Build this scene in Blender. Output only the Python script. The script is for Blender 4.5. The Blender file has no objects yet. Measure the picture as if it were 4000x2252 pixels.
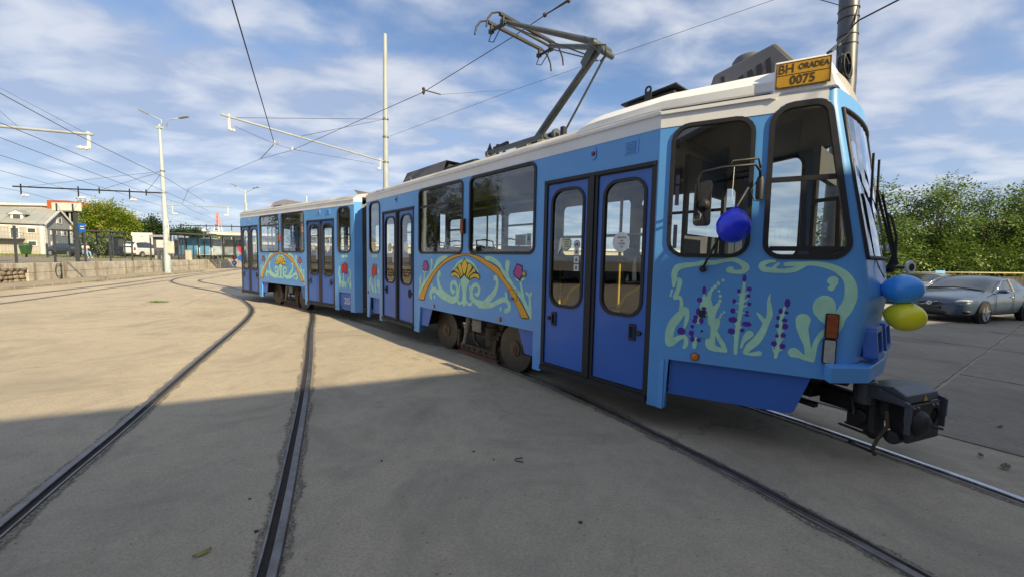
import bpy, math, random, colorsys
import numpy as np
from mathutils import Vector, Matrix
from mathutils.geometry import tessellate_polygon
random.seed(7)
sc = bpy.context.scene
col = sc.collection
R = math.radians

# ---------------------------------------------------------------- camera, sky, sun, exposure
CAM_H = 1.6664
PITCH, ROLL, FPX = 0.07442, 0.02055, 1532.0
_cp, _sp = math.cos(PITCH), math.sin(PITCH)
_f = Vector((0, _cp, -_sp)); _d = Vector((0, -_sp, -_cp)); _r = Vector((1, 0, 0))
_cr, _sr = math.cos(ROLL), math.sin(ROLL)
CR = _r * _cr - _d * _sr
CD = _r * _sr + _d * _cr
CF = _f
cam = bpy.data.cameras.new('camera')
cam.sensor_width = 36.0
cam.lens = 36.0 * FPX / 4000.0
cam.clip_start = 0.05
cam.clip_end = 3000
camo = bpy.data.objects.new('camera', cam)
col.objects.link(camo)
camo.matrix_world = Matrix(((CR.x, -CD.x, -CF.x, 0), (CR.y, -CD.y, -CF.y, 0), (CR.z, -CD.z, -CF.z, CAM_H), (0, 0, 0, 1)))
sc.camera = camo

def at(u, v, y):
    """point at forward distance y on the sight line of a place in the photograph (4000 px wide)"""
    d = CR * ((u - 2000) / FPX) + CD * ((v - 1126) / FPX) + CF
    return Vector((0, 0, CAM_H)) + d * (y / d.y)
def atz(u, v, z):
    d = CR * ((u - 2000) / FPX) + CD * ((v - 1126) / FPX) + CF
    return Vector((0, 0, CAM_H)) + d * ((z - CAM_H) / d.z)

SUN_AZ = R(-45.5)        # direction towards the sun in the xy plane
SUN_EL = R(32.0)
to_sun = Vector((math.cos(SUN_AZ) * math.cos(SUN_EL), math.sin(SUN_AZ) * math.cos(SUN_EL), math.sin(SUN_EL)))
sl = bpy.data.lights.new('sun', 'SUN')
sl.energy = 5.0
sl.angle = R(0.5)
sl.color = (1.0, 0.83, 0.53)
so = bpy.data.objects.new('sun', sl)
col.objects.link(so)
so.rotation_euler = to_sun.to_track_quat('Z', 'Y').to_euler()

w = bpy.data.worlds.new('World')
sc.world = w
w.use_nodes = True
nt = w.node_tree
nt.nodes.clear()
N = nt.nodes.new
L = nt.links.new
wo = N('ShaderNodeOutputWorld'); bg = N('ShaderNodeBackground')
sky = N('ShaderNodeTexSky'); sky.sky_type = 'NISHITA'; sky.sun_disc = False
sky.sun_elevation = SUN_EL
sky.sun_rotation = math.atan2(to_sun.x, to_sun.y)
sky.altitude = 120; sky.air_density = 1.0; sky.dust_density = 0.4; sky.ozone_density = 3.6
tc = N('ShaderNodeTexCoord')
sep = N('ShaderNodeSeparateXYZ'); L(tc.outputs['Generated'], sep.inputs[0])
mx = N('ShaderNodeMath'); mx.operation = 'MAXIMUM'; mx.inputs[1].default_value = 0.0; L(sep.outputs[2], mx.inputs[0])
ad = N('ShaderNodeMath'); ad.operation = 'ADD'; ad.inputs[1].default_value = 0.16; L(mx.outputs[0], ad.inputs[0])
dx = N('ShaderNodeMath'); dx.operation = 'DIVIDE'; L(sep.outputs[0], dx.inputs[0]); L(ad.outputs[0], dx.inputs[1])
dy = N('ShaderNodeMath'); dy.operation = 'DIVIDE'; L(sep.outputs[1], dy.inputs[0]); L(ad.outputs[0], dy.inputs[1])
cmb = N('ShaderNodeCombineXYZ'); L(dx.outputs[0], cmb.inputs[0]); L(dy.outputs[0], cmb.inputs[1])
mp = N('ShaderNodeMapping'); mp.inputs['Rotation'].default_value = (0, 0, R(-28)); mp.inputs['Scale'].default_value = (1.0, 1.45, 1); mp.inputs['Location'].default_value = (5.6, 8.2, 1.54)
L(cmb.outputs[0], mp.inputs[0])
n1 = N('ShaderNodeTexNoise'); n1.inputs['Scale'].default_value = 0.42; n1.inputs['Detail'].default_value = 2; L(mp.outputs[0], n1.inputs['Vector'])
n2 = N('ShaderNodeTexNoise'); n2.inputs['Scale'].default_value = 3.2; n2.inputs['Detail'].default_value = 6; n2.inputs['Roughness'].default_value = 0.48
n2.inputs['Distortion'].default_value = 0.25; L(mp.outputs[0], n2.inputs['Vector'])
mm = N('ShaderNodeMath'); mm.operation = 'MULTIPLY_ADD'; mm.inputs[1].default_value = 1.5; L(n1.outputs[0], mm.inputs[0]); L(n2.outputs[0], mm.inputs[2])
cr_ = N('ShaderNodeMapRange'); cr_.interpolation_type = 'SMOOTHSTEP'
cr_.inputs['From Min'].default_value = 0.88; cr_.inputs['From Max'].default_value = 1.36
cr_.inputs['To Min'].default_value = 0.0; cr_.inputs['To Max'].default_value = 0.90
L(mm.outputs[0], cr_.inputs['Value'])
mixc = N('ShaderNodeMix'); mixc.data_type = 'RGBA'
hz = N('ShaderNodeMapRange'); hz.interpolation_type = 'SMOOTHSTEP'; hz.inputs['From Min'].default_value = 0.42; hz.inputs['From Max'].default_value = 0.04; L(mx.outputs[0], hz.inputs['Value'])
hm = N('ShaderNodeMix'); hm.data_type = 'FLOAT'; L(hz.outputs[0], hm.inputs['Factor']); L(cr_.outputs[0], hm.inputs['A']); hm.inputs['B'].default_value = 0.80
L(hm.outputs['Result'], mixc.inputs['Factor']); L(sky.outputs[0], mixc.inputs['A'])
chi = N('ShaderNodeMapRange'); chi.inputs['To Max'].default_value = 0.9; chi.inputs['From Min'].default_value = 0.42; chi.inputs['From Max'].default_value = 0.66; L(n2.outputs[0], chi.inputs['Value'])
ccol = N('ShaderNodeMix'); ccol.data_type = 'RGBA'; L(chi.outputs[0], ccol.inputs['Factor']); ccol.inputs['A'].default_value = (2.45, 2.95, 4.05, 1); ccol.inputs['B'].default_value = (4.5, 4.7, 5.15, 1)
L(ccol.outputs['Result'], mixc.inputs['B'])
L(mixc.outputs['Result'], bg.inputs[0])
bg.inputs[1].default_value = 0.113
L(bg.outputs[0], wo.inputs[0])

vs = sc.view_settings
vs.view_transform = 'Standard'; vs.look = 'None'; vs.exposure = 0.60; vs.gamma = 1.0; vs.use_curve_mapping = False
sc.cycles.max_bounces = 8
sc.cycles.transparent_max_bounces = 24
sc.cycles.caustics_reflective = False
sc.cycles.caustics_refractive = False

# ---------------------------------------------------------------- helpers
def tag(o, label=None, cat=None, group=None, kind=None):
    if label: o['label'] = label
    if cat: o['category'] = cat
    if group: o['group'] = group
    if kind: o['kind'] = kind
    return o
def empty(name, loc=(0, 0, 0), rz=0.0, parent=None):
    o = bpy.data.objects.new(name, None)
    col.objects.link(o)
    o.location = loc; o.rotation_euler = (0, 0, rz); o.empty_display_size = 0.2
    o.parent = parent
    return o
def srgb(r, g, b):
    f = lambda c: (c / 255 / 12.92) if c <= 10 else ((c / 255 + 0.055) / 1.055) ** 2.4
    return (f(r), f(g), f(b))

MATS = {}
def mat(name, c, rough=0.5, metal=0.0, var=0.12, scale=6.0, bump=0.0, bscale=60.0, coat=0.0, dirt=None, dscale=1.2, spec=0.5):
    """procedural paint / metal / plaster: two noises vary colour and gloss, optional dirt and fine relief"""
    if name in MATS: return MATS[name]
    m = bpy.data.materials.new(name); m.use_nodes = True
    t = m.node_tree; b = t.nodes['Principled BSDF']
    b.inputs['Metallic'].default_value = metal
    b.inputs['Coat Weight'].default_value = coat
    b.inputs['Specular IOR Level'].default_value = spec
    g = t.nodes.new('ShaderNodeNewGeometry')
    n = t.nodes.new('ShaderNodeTexNoise'); n.inputs['Scale'].default_value = scale; n.inputs['Detail'].default_value = 6
    t.links.new(g.outputs['Position'], n.inputs['Vector'])
    mr = t.nodes.new('ShaderNodeMapRange'); mr.inputs['From Min'].default_value = 0.3; mr.inputs['From Max'].default_value = 0.7
    mr.inputs['To Min'].default_value = 1 - var; mr.inputs['To Max'].default_value = 1 + var
    t.links.new(n.outputs[0], mr.inputs['Value'])
    vm = t.nodes.new('ShaderNodeVectorMath'); vm.operation = 'SCALE'; vm.inputs[0].default_value = c
    t.links.new(mr.outputs[0], vm.inputs['Scale'])
    out = vm.outputs[0]
    if dirt:
        n3 = t.nodes.new('ShaderNodeTexNoise'); n3.inputs['Scale'].default_value = dscale; n3.inputs['Detail'].default_value = 8; n3.inputs['Roughness'].default_value = 0.65
        t.links.new(g.outputs['Position'], n3.inputs['Vector'])
        r3 = t.nodes.new('ShaderNodeMapRange'); r3.inputs['From Min'].default_value = 0.5; r3.inputs['From Max'].default_value = 0.75
        r3.inputs['To Max'].default_value = dirt[3] if len(dirt) > 3 else 0.6
        t.links.new(n3.outputs[0], r3.inputs['Value'])
        mi = t.nodes.new('ShaderNodeMix'); mi.data_type = 'RGBA'
        t.links.new(r3.outputs[0], mi.inputs['Factor']); t.links.new(out, mi.inputs['A']); mi.inputs['B'].default_value = (*dirt[:3], 1)
        out = mi.outputs['Result']
    t.links.new(out, b.inputs['Base Color'])
    rr = t.nodes.new('ShaderNodeMapRange'); rr.inputs['To Min'].default_value = max(0.03, rough - 0.12); rr.inputs['To Max'].default_value = min(1, rough + 0.12)
    t.links.new(n.outputs[0], rr.inputs['Value']); t.links.new(rr.outputs[0], b.inputs['Roughness'])
    if bump:
        n2 = t.nodes.new('ShaderNodeTexNoise'); n2.inputs['Scale'].default_value = bscale; n2.inputs['Detail'].default_value = 5
        t.links.new(g.outputs['Position'], n2.inputs['Vector'])
        bp = t.nodes.new('ShaderNodeBump'); bp.inputs['Strength'].default_value = bump; bp.inputs['Distance'].default_value = 0.02
        t.links.new(n2.outputs[0], bp.inputs['Height']); t.links.new(bp.outputs[0], b.inputs['Normal'])
    MATS[name] = m
    return m
def glass(name, tint=(0.72, 0.76, 0.76), ior=1.5, gain=1.0):
    if name in MATS: return MATS[name]
    m = bpy.data.materials.new(name); m.use_nodes = True
    t = m.node_tree; t.nodes.clear()
    o = t.nodes.new('ShaderNodeOutputMaterial'); mi = t.nodes.new('ShaderNodeMixShader')
    tr = t.nodes.new('ShaderNodeBsdfTransparent'); tr.inputs[0].default_value = (*tint, 1)
    gl = t.nodes.new('ShaderNodeBsdfGlossy'); gl.inputs['Roughness'].default_value = 0.015; gl.inputs[0].default_value = (0.95, 0.97, 1, 1)
    fr = t.nodes.new('ShaderNodeFresnel'); fr.inputs[0].default_value = ior
    g = t.nodes.new('ShaderNodeNewGeometry')
    n = t.nodes.new('ShaderNodeTexNoise'); n.inputs['Scale'].default_value = 1.7; t.links.new(g.outputs['Position'], n.inputs['Vector'])
    bp = t.nodes.new('ShaderNodeBump'); bp.inputs['Strength'].default_value = 0.05; bp.inputs['Distance'].default_value = 0.02
    t.links.new(n.outputs[0], bp.inputs['Height']); t.links.new(bp.outputs[0], gl.inputs['Normal'])
    ml = t.nodes.new('ShaderNodeMath'); ml.operation = 'MULTIPLY'; ml.inputs[1].default_value = gain; ml.use_clamp = True
    t.links.new(fr.outputs[0], ml.inputs[0])
    t.links.new(ml.outputs[0], mi.inputs[0]); t.links.new(tr.outputs[0], mi.inputs[1]); t.links.new(gl.outputs[0], mi.inputs[2]); t.links.new(mi.outputs[0], o.inputs[0])
    MATS[name] = m
    return m
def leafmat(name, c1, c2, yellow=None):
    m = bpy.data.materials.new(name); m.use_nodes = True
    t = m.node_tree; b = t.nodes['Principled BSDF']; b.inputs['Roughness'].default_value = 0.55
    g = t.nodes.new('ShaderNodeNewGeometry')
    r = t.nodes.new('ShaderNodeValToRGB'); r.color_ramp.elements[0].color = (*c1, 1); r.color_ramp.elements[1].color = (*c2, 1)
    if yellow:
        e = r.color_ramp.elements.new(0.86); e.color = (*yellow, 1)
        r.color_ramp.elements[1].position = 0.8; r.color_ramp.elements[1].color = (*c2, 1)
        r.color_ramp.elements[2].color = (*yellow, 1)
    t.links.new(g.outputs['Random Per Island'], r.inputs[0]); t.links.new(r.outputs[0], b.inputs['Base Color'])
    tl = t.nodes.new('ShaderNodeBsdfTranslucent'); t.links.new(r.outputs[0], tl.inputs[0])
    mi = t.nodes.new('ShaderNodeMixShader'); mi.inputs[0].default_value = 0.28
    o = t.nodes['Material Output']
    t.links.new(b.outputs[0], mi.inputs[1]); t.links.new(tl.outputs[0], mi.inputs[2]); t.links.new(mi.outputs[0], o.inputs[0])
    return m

class MB:
    """collects shapes into one mesh"""
    def __init__(s): s.v = []; s.f = []; s.mi = []; s.cur = 0
    def add(s, vs, fs):
        o = len(s.v); s.v += [tuple(p) for p in vs]
        for f in fs: s.f.append(tuple(i + o for i in f)); s.mi.append(s.cur)
        return s
    def box(s, x0, x1, y0, y1, z0, z1, m=None):
        P = [Vector((x, y, z)) for x in (x0, x1) for y in (y0, y1) for z in (z0, z1)]
        if m is not None: P = [m @ p for p in P]
        return s.add(P, [(0, 1, 3, 2), (4, 6, 7, 5), (0, 4, 5, 1), (2, 3, 7, 6), (0, 2, 6, 4), (1, 5, 7, 3)])
    def bar(s, a, b, wd, ht, up=(0, 0, 1)):
        a = Vector(a); b = Vector(b); d = (b - a); ln = d.length; d.normalize()
        u = Vector(up); x = d.cross(u)
        if x.length < 1e-4: x = d.cross(Vector((1, 0, 0)))
        x.normalize(); u = x.cross(d)
        m = Matrix(((d.x, x.x, u.x, a.x), (d.y, x.y, u.y, a.y), (d.z, x.z, u.z, a.z), (0, 0, 0, 1)))
        return s.box(0, ln, -wd / 2, wd / 2, -ht / 2, ht / 2, m)
    def tube(s, pts, r, n=8, cap=True):
        pts = [Vector(p) for p in pts]; rr = r if isinstance(r, (list, tuple)) else [r] * len(pts)
        rings = []; px = None
        for i, p in enumerate(pts):
            d = (pts[min(i + 1, len(pts) - 1)] - pts[max(i - 1, 0)])
            if d.length < 1e-9: d = Vector((0, 0, 1))
            d.normalize()
            if px is None:
                px = d.orthogonal().normalized()
            else:
                px = px - d * px.dot(d)
                px = px.normalized() if px.length > 1e-6 else d.orthogonal().normalized()
            py = d.cross(px)
            rings.append([p + (px * math.cos(2 * math.pi * k / n) + py * math.sin(2 * math.pi * k / n)) * rr[i] for k in range(n)])
        V = [q for ring in rings for q in ring]; F = []
        for i in range(len(pts) - 1):
            for k in range(n):
                F.append((i * n + k, i * n + (k + 1) % n, (i + 1) * n + (k + 1) % n, (i + 1) * n + k))
        if cap:
            F.append(tuple(reversed(range(n)))); F.append(tuple(range((len(pts) - 1) * n, len(pts) * n)))
        return s.add(V, F)
    def lathe(s, prof, origin, axis, n=24, sx=1.0):
        """prof: (radius, distance along axis)"""
        o = Vector(origin); a = Vector(axis).normalized(); x = a.orthogonal().normalized(); y = a.cross(x)
        V = []; F = []
        for r, h in prof:
            for k in range(n):
                t = 2 * math.pi * k / n
                V.append(o + a * h + (x * math.cos(t) + y * math.sin(t)) * r)
        for i in range(len(prof) - 1):
            for k in range(n): F.append((i * n + k, i * n + (k + 1) % n, (i + 1) * n + (k + 1) % n, (i + 1) * n + k))
        F.append(tuple(reversed(range(n)))); F.append(tuple(range((len(prof) - 1) * n, len(prof) * n)))
        return s.add(V, F)
    def ball(s, c, r, nu=16, nv=10, shape=None):
        c = Vector(c); rx, ry, rz = (r if isinstance(r, (tuple, list)) else (r, r, r)); V = []; F = []
        for i in range(nv + 1):
            ph = math.pi * i / nv
            for k in range(nu):
                t = 2 * math.pi * k / nu
                p = Vector((math.sin(ph) * math.cos(t), math.sin(ph) * math.sin(t), math.cos(ph)))
                if shape: p = shape(p)
                V.append(c + Vector((p.x * rx, p.y * ry, p.z * rz)))
        for i in range(nv):
            for k in range(nu): F.append((i * nu + k, (i + 1) * nu + k, (i + 1) * nu + (k + 1) % nu, i * nu + (k + 1) % nu))
        return s.add(V, F)
    def panel(s, outer, holes, mp, th):
        """flat sheet with holes: outline and holes in (a, z), mp(a, z, off) -> 3d, th thickness inwards"""
        loops = [list(outer)] + [list(h) for h in holes]
        tris = tessellate_polygon([[Vector((a, z, 0)) for a, z in l] for l in loops])
        flat = [p for l in loops for p in l]; n = len(flat)
        V = [mp(a, z, 0) for a, z in flat] + [mp(a, z, -th) for a, z in flat]
        F = []
        for t in tris:
            a, b, c = [Vector((*flat[i], 0)) for i in t]
            cw = (b - a).cross(c - a).z
            t = tuple(t) if cw > 0 else tuple(reversed(t))
            F.append(t)
            if th: F.append(tuple(i + n for i in reversed(t)))
        if th:
            o = 0
            for l in loops:
                k = len(l)
                for i in range(k): F.append((o + i, o + (i + 1) % k, n + o + (i + 1) % k, n + o + i))
                o += k
        else:
            V = V[:n]
        return s.add(V, F)
    def prism(s, prof, a, b, up=(0, 0, 1)):
        """profile (x across, z up) swept straight from a to b"""
        a = Vector(a); b = Vector(b); d = (b - a).normalized(); x = d.cross(Vector(up)).normalized(); u = x.cross(d)
        n = len(prof); V = [a + x * p + u * q for p, q in prof] + [b + x * p + u * q for p, q in prof]
        F = [(i, (i + 1) % n, n + (i + 1) % n, n + i) for i in range(n)] + [tuple(reversed(range(n))), tuple(range(n, 2 * n))]
        return s.add(V, F)
    def build(s, name, m, parent=None, mtx=None, smooth=False, bevel=0.0, sub=0, recalc=True):
        me = bpy.data.meshes.new(name)
        me.from_pydata([tuple(p) for p in s.v], [], s.f)
        ms = m if isinstance(m, (list, tuple)) else [m]
        for q in ms: me.materials.append(q)
        if len(ms) > 1: me.polygons.foreach_set('material_index', s.mi)
        if recalc:
            import bmesh
            bm = bmesh.new(); bm.from_mesh(me); bmesh.ops.recalc_face_normals(bm, faces=bm.faces); bm.to_mesh(me); bm.free()
        o = bpy.data.objects.new(name, me); col.objects.link(o)
        if parent is not None: o.parent = parent
        if mtx is not None: o.matrix_local = mtx
        if smooth:
            me.shade_smooth()
            if smooth is not True: me.set_sharp_from_angle(angle=R(smooth))
        if bevel:
            b = o.modifiers.new('bevel', 'BEVEL'); b.width = bevel; b.segments = 2; b.limit_method = 'ANGLE'; b.angle_limit = R(40)
        if sub:
            q = o.modifiers.new('sub', 'SUBSURF'); q.levels = sub; q.render_levels = sub
        return o
def share(o, parent=None, mtx=None, name=None):
    c = o.copy(); col.objects.link(c)
    if parent is not None: c.parent = parent
    if mtx is not None: c.matrix_local = mtx
    return c
def copy_tree(o, parent=None):
    c = o.copy(); col.objects.link(c)
    if parent is not None: c.parent = parent
    for ch in o.children: copy_tree(ch, c)
    return c
def rrect(x0, x1, z0, z1, r, n=5):
    out = []
    for cx, cz, a0 in ((x1 - r, z0 + r, -90), (x1 - r, z1 - r, 0), (x0 + r, z1 - r, 90), (x0 + r, z0 + r, 180)):
        for k in range(n + 1):
            a = R(a0 + 90 * k / n); out.append((cx + r * math.cos(a), cz + r * math.sin(a)))
    return out
def rpoly(pts, rad, n=5):
    out = []; m = len(pts)
    for i in range(m):
        p = Vector((*pts[i], 0)); a = (Vector((*pts[i - 1], 0)) - p).normalized(); b = (Vector((*pts[(i + 1) % m], 0)) - p).normalized()
        r = rad[i] if isinstance(rad, (list, tuple)) else rad
        ang = a.angle(b); d = r / math.tan(ang / 2); c = p + (a + b).normalized() * (r / math.sin(ang / 2))
        s = p + a * d; e = p + b * d
        a0 = math.atan2(s.y - c.y, s.x - c.x); a1 = math.atan2(e.y - c.y, e.x - c.x)
        da = (a1 - a0 + math.pi) % (2 * math.pi) - math.pi
        for k in range(n + 1): out.append((c.x + r * math.cos(a0 + da * k / n), c.y + r * math.sin(a0 + da * k / n)))
    return out
def grow(loop, d):
    """offset a convex-ish loop outwards by d"""
    n = len(loop); out = []
    ar = sum(loop[i - 1][0] * loop[i][1] - loop[i][0] * loop[i - 1][1] for i in range(n)); sg = 1 if ar > 0 else -1
    for i in range(n):
        ax, az = loop[i - 1]; bx, bz = loop[(i + 1) % n]; tx, tz = bx - ax, bz - az; l = math.hypot(tx, tz) or 1
        out.append((loop[i][0] + sg * tz / l * d, loop[i][1] - sg * tx / l * d))
    return out
def text(name, body, m, parent, mtx, size=0.1, ext=0.002, sx=1.0, bold=0.0, align='CENTER', space=1.0):
    c = bpy.data.curves.new(name, 'FONT'); c.body = body; c.size = size; c.extrude = ext; c.offset = bold
    c.align_x = align; c.align_y = 'CENTER'; c.space_character = space; c.resolution_u = 4
    c.materials.append(m)
    t = bpy.data.objects.new(name, c); col.objects.link(t)
    me = bpy.data.meshes.new_from_object(t); col.objects.unlink(t); bpy.data.objects.remove(t)
    o = bpy.data.objects.new(name, me); col.objects.link(o); o.parent = parent
    o.matrix_local = mtx @ Matrix.Diagonal((sx, 1, 1, 1))
    return o
def frame(p, ax, nrm):
    """local x = ax, local z = nrm (outwards), local y = up"""
    ax = Vector(ax).normalized(); nrm = Vector(nrm).normalized(); up = nrm.cross(ax)
    return Matrix(((ax.x, up.x, nrm.x, p[0]), (ax.y, up.y, nrm.y, p[1]), (ax.z, up.z, nrm.z, p[2]), (0, 0, 0, 1)))
def smooth_path(pts, n=6):
    P = [Vector(p) for p in pts]; P = [P[0] * 2 - P[1]] + P + [P[-1] * 2 - P[-2]]; out = []
    for i in range(1, len(P) - 2):
        for k in range(n):
            t = k / n; a, b, c, d = P[i - 1:i + 3]
            out.append(0.5 * ((2 * b) + (c - a) * t + (2 * a - 5 * b + 4 * c - d) * t * t + (3 * b - a - 3 * c + d) * t ** 3))
    out.append(P[-2]); return out

ARCH={'g': [('s',[(-774,1359,19),(-800,1410,36),(-833,1365,38),(-849,1294,36),(-814,1192,41),(-729,1093,51),(-613,1024,62),(-485,984,66),(-376,969,61),(-285,994,52),(-241,1047,41),(-235,1105,34),(-236,1162,32),(-252,1219,35),(-320,1268,37),(-396,1243,38),(-414,1200,30),(-410,1142,36),(-355,1096,35),(-318,1124,26)]),('s',[(-1081,945,30),(-1108,992,41),(-1082,1058,47),(-985,1096,46),(-881,1073,49),(-761,1021,44),(-629,980,44),(-532,972,42)]),('s',[(-1057,1176,27),(-1056,1123,16)]),('s',[(-963,982,22),(-962,960,20)]),('s',[(748,1362,17),(745,1394,24),(782,1396,28),(807,1336,29),(803,1264,35),(742,1166,43),(626,1076,49),(507,990,51),(381,985,51),(277,1006,42),(209,1054,37),(181,1114,34),(180,1176,32),(212,1233,34),(284,1264,33),(362,1235,31),(376,1175,30),(333,1111,29),(274,1121,21)]),('s',[(1008,938,34),(1077,970,35),(1085,1034,33),(1036,1085,35),(948,1094,38),(837,1052,37),(700,994,36),(544,964,41),(381,962,46)]),('s',[(1005,1190,22),(1023,1132,25),(1025,1090,27)]),('s',[(896,964,24),(897,943,22)]),('s',[(-226,999,23),(-195,945,32),(-122,936,20),(-80,980,17)]),('s',[(210,1015,23),(158,955,28),(103,942,22),(47,976,16)]),('s',[(-157,1241,16),(-163,1200,21),(-184,1142,23),(-198,1084,25),(-197,1026,25)]),('s',[(118,1234,13),(139,1181,24),(154,1120,27),(156,1049,32)]),('s',[(-384,1451,14),(-280,1536,21),(-178,1595,25),(-36,1630,27),(103,1617,23),(238,1558,21),(344,1454,14)]),('s',[(-575,1672,34),(-737,1644,44),(-853,1591,49),(-921,1528,39),(-972,1483,23)]),('s',[(-937,1493,19),(-1094,1381,29),(-1239,1265,34),(-1388,1156,40),(-1484,1037,43),(-1542,910,22)]),('s',[(-1079,1604,40),(-1069,1551,33),(-1086,1470,16),(-1130,1379,16)]),('s',[(-1327,1389,14),(-1342,1297,20),(-1379,1193,21),(-1445,1096,22),(-1522,958,14)]),('s',[(-1466,1328,20),(-1466,1244,17),(-1494,1149,17)]),('s',[(-1524,1274,23),(-1514,1185,20),(-1513,1091,17),(-1542,985,15)]),('s',[(526,1668,32),(647,1663,35),(776,1621,36),(868,1567,32),(925,1498,29),(1015,1418,34),(1091,1353,35),(1167,1282,36),(1261,1214,35),(1332,1166,33),(1383,1117,33),(1424,1055,31),(1474,987,28),(1515,913,16)]),('s',[(1031,1606,48),(1027,1550,44),(1023,1488,31),(1047,1419,26)]),('s',[(1311,1352,21),(1328,1286,23),(1351,1214,25),(1373,1143,23)]),('s',[(1428,1224,20),(1477,1198,20),(1498,1141,21),(1500,1076,24),(1507,998,28),(1524,908,16)]),('s',[(1518,1231,18),(1505,1194,20)]),('s',[(-1371,1411,23),(-1367,1406,20)]),('s',[(-1273,1413,24),(-1286,1405,20)]),('s',[(1203,1427,13),(1235,1395,19),(1285,1384,10)]),('s',[(1393,1416,10),(1354,1398,17),(1305,1388,10)]),('p',[(-144,1314),(-87,1350),(-31,1392),(26,1355),(109,1320),(103,1273),(56,1215),(37,1150),(32,1070),(40,1007),(34,951),(21,910),(-57,902),(-86,947),(-80,996),(-74,1077),(-91,1173),(-128,1251)])],'k': [('s',[(-1551,882,13),(-1464,982,13),(-1331,1131,13),(-1148,1306,12),(-971,1437,12),(-802,1523,12),(-670,1603,11),(-543,1655,11),(-388,1696,10),(-254,1716,11),(-38,1722,10),(168,1721,10),(299,1707,9),(465,1668,9),(527,1637,9),(684,1592,8),(818,1538,8),(896,1477,8),(963,1404,8),(1063,1326,8),(1170,1244,8),(1233,1187,8),(1296,1118,8),(1378,1032,8),(1449,947,8),(1485,899,8),(1340,890,7),(1287,979,8),(1212,1074,8),(1159,1144,8),(1072,1227,8),(972,1321,8),(857,1407,8),(740,1474,9),(620,1529,8),(495,1581,9),(368,1631,9),(235,1679,9),(101,1704,10),(-37,1709,10),(-180,1694,10),(-332,1665,10),(-487,1621,11),(-647,1559,11),(-811,1477,12),(-929,1393,11),(-1033,1298,12),(-1157,1174,12),(-1248,1067,13),(-1316,961,13),(-1344,884,13),(-1551,882,13)]),('p',[(-158,1314),(-232,1342),(-322,1371),(-383,1352),(-436,1341),(-429,1391),(-399,1446),(-324,1474),(-235,1505),(-236,1538),(-178,1583),(-113,1581),(-85,1613),(-57,1645),(-37,1665),(-8,1650),(-1,1623),(48,1592),(103,1593),(184,1564),(199,1526),(245,1535),(272,1490),(298,1468),(357,1440),(397,1381),(385,1335),(333,1355),(255,1366),(176,1347),(109,1320),(40,1356),(-31,1392),(-101,1349)]),('p',[(-1386,1419),(-1376,1507),(-1376,1579),(-1316,1605),(-1245,1604),(-1208,1557),(-1190,1521),(-1171,1504),(-1198,1429),(-1277,1414)]),('p',[(1159,1459),(1152,1493),(1186,1548),(1226,1611),(1280,1599),(1346,1581),(1343,1526),(1354,1480),(1324,1416),(1306,1368),(1275,1383),(1193,1423)])],'o': [('p',[(-1551,882),(-1464,982),(-1331,1131),(-1148,1306),(-971,1437),(-802,1523),(-670,1603),(-543,1655),(-388,1696),(-254,1716),(-38,1722),(168,1721),(299,1707),(465,1668),(527,1637),(684,1592),(818,1538),(896,1477),(963,1404),(1063,1326),(1170,1244),(1233,1187),(1296,1118),(1378,1032),(1449,947),(1485,899),(1340,890),(1287,979),(1212,1074),(1159,1144),(1072,1227),(972,1321),(857,1407),(740,1474),(620,1529),(495,1581),(368,1631),(235,1679),(101,1704),(-37,1709),(-180,1694),(-332,1665),(-487,1621),(-647,1559),(-811,1477),(-929,1393),(-1033,1298),(-1157,1174),(-1248,1067),(-1316,961),(-1344,884)]),('e',[(-1387,1475,17,19)]),('e',[(1374,1475,24,25)])],'y': [('p',[(-421,1354),(-414,1396),(-338,1428),(-263,1423),(-189,1385),(-151,1334),(-173,1329),(-247,1366),(-322,1383),(-390,1355)]),('p',[(-324,1465),(-250,1496),(-175,1442),(-123,1380),(-123,1352),(-167,1394),(-234,1436),(-301,1450)]),('p',[(-221,1538),(-178,1575),(-127,1571),(-97,1493),(-74,1406),(-94,1365),(-131,1420),(-191,1482)]),('p',[(-91,1581),(-50,1622),(-36,1654),(-8,1622),(42,1584),(49,1545),(10,1449),(-31,1400),(-67,1446),(-98,1525)]),('p',[(76,1577),(117,1582),(171,1556),(179,1518),(119,1461),(66,1396),(32,1367),(18,1386),(51,1467),(63,1530)]),('p',[(193,1479),(225,1519),(245,1516),(279,1463),(214,1449),(134,1407),(81,1354),(67,1365),(93,1413)]),('p',[(122,1352),(161,1401),(240,1431),(345,1424),(384,1380),(378,1350),(320,1370),(242,1381),(176,1359),(122,1336)])],'p': [('p',[(-1356,1430),(-1349,1508),(-1344,1563),(-1307,1587),(-1260,1583),(-1241,1547),(-1219,1512),(-1200,1494),(-1231,1439),(-1305,1425)]),('p',[(1171,1473),(1200,1535),(1229,1590),(1269,1584),(1329,1566),(1326,1512),(1332,1473),(1304,1425),(1285,1404),(1213,1434)])],'d': [('e',[(-1390,1475,42,41)]),('e',[(1376,1471,48,49)])]}
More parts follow.
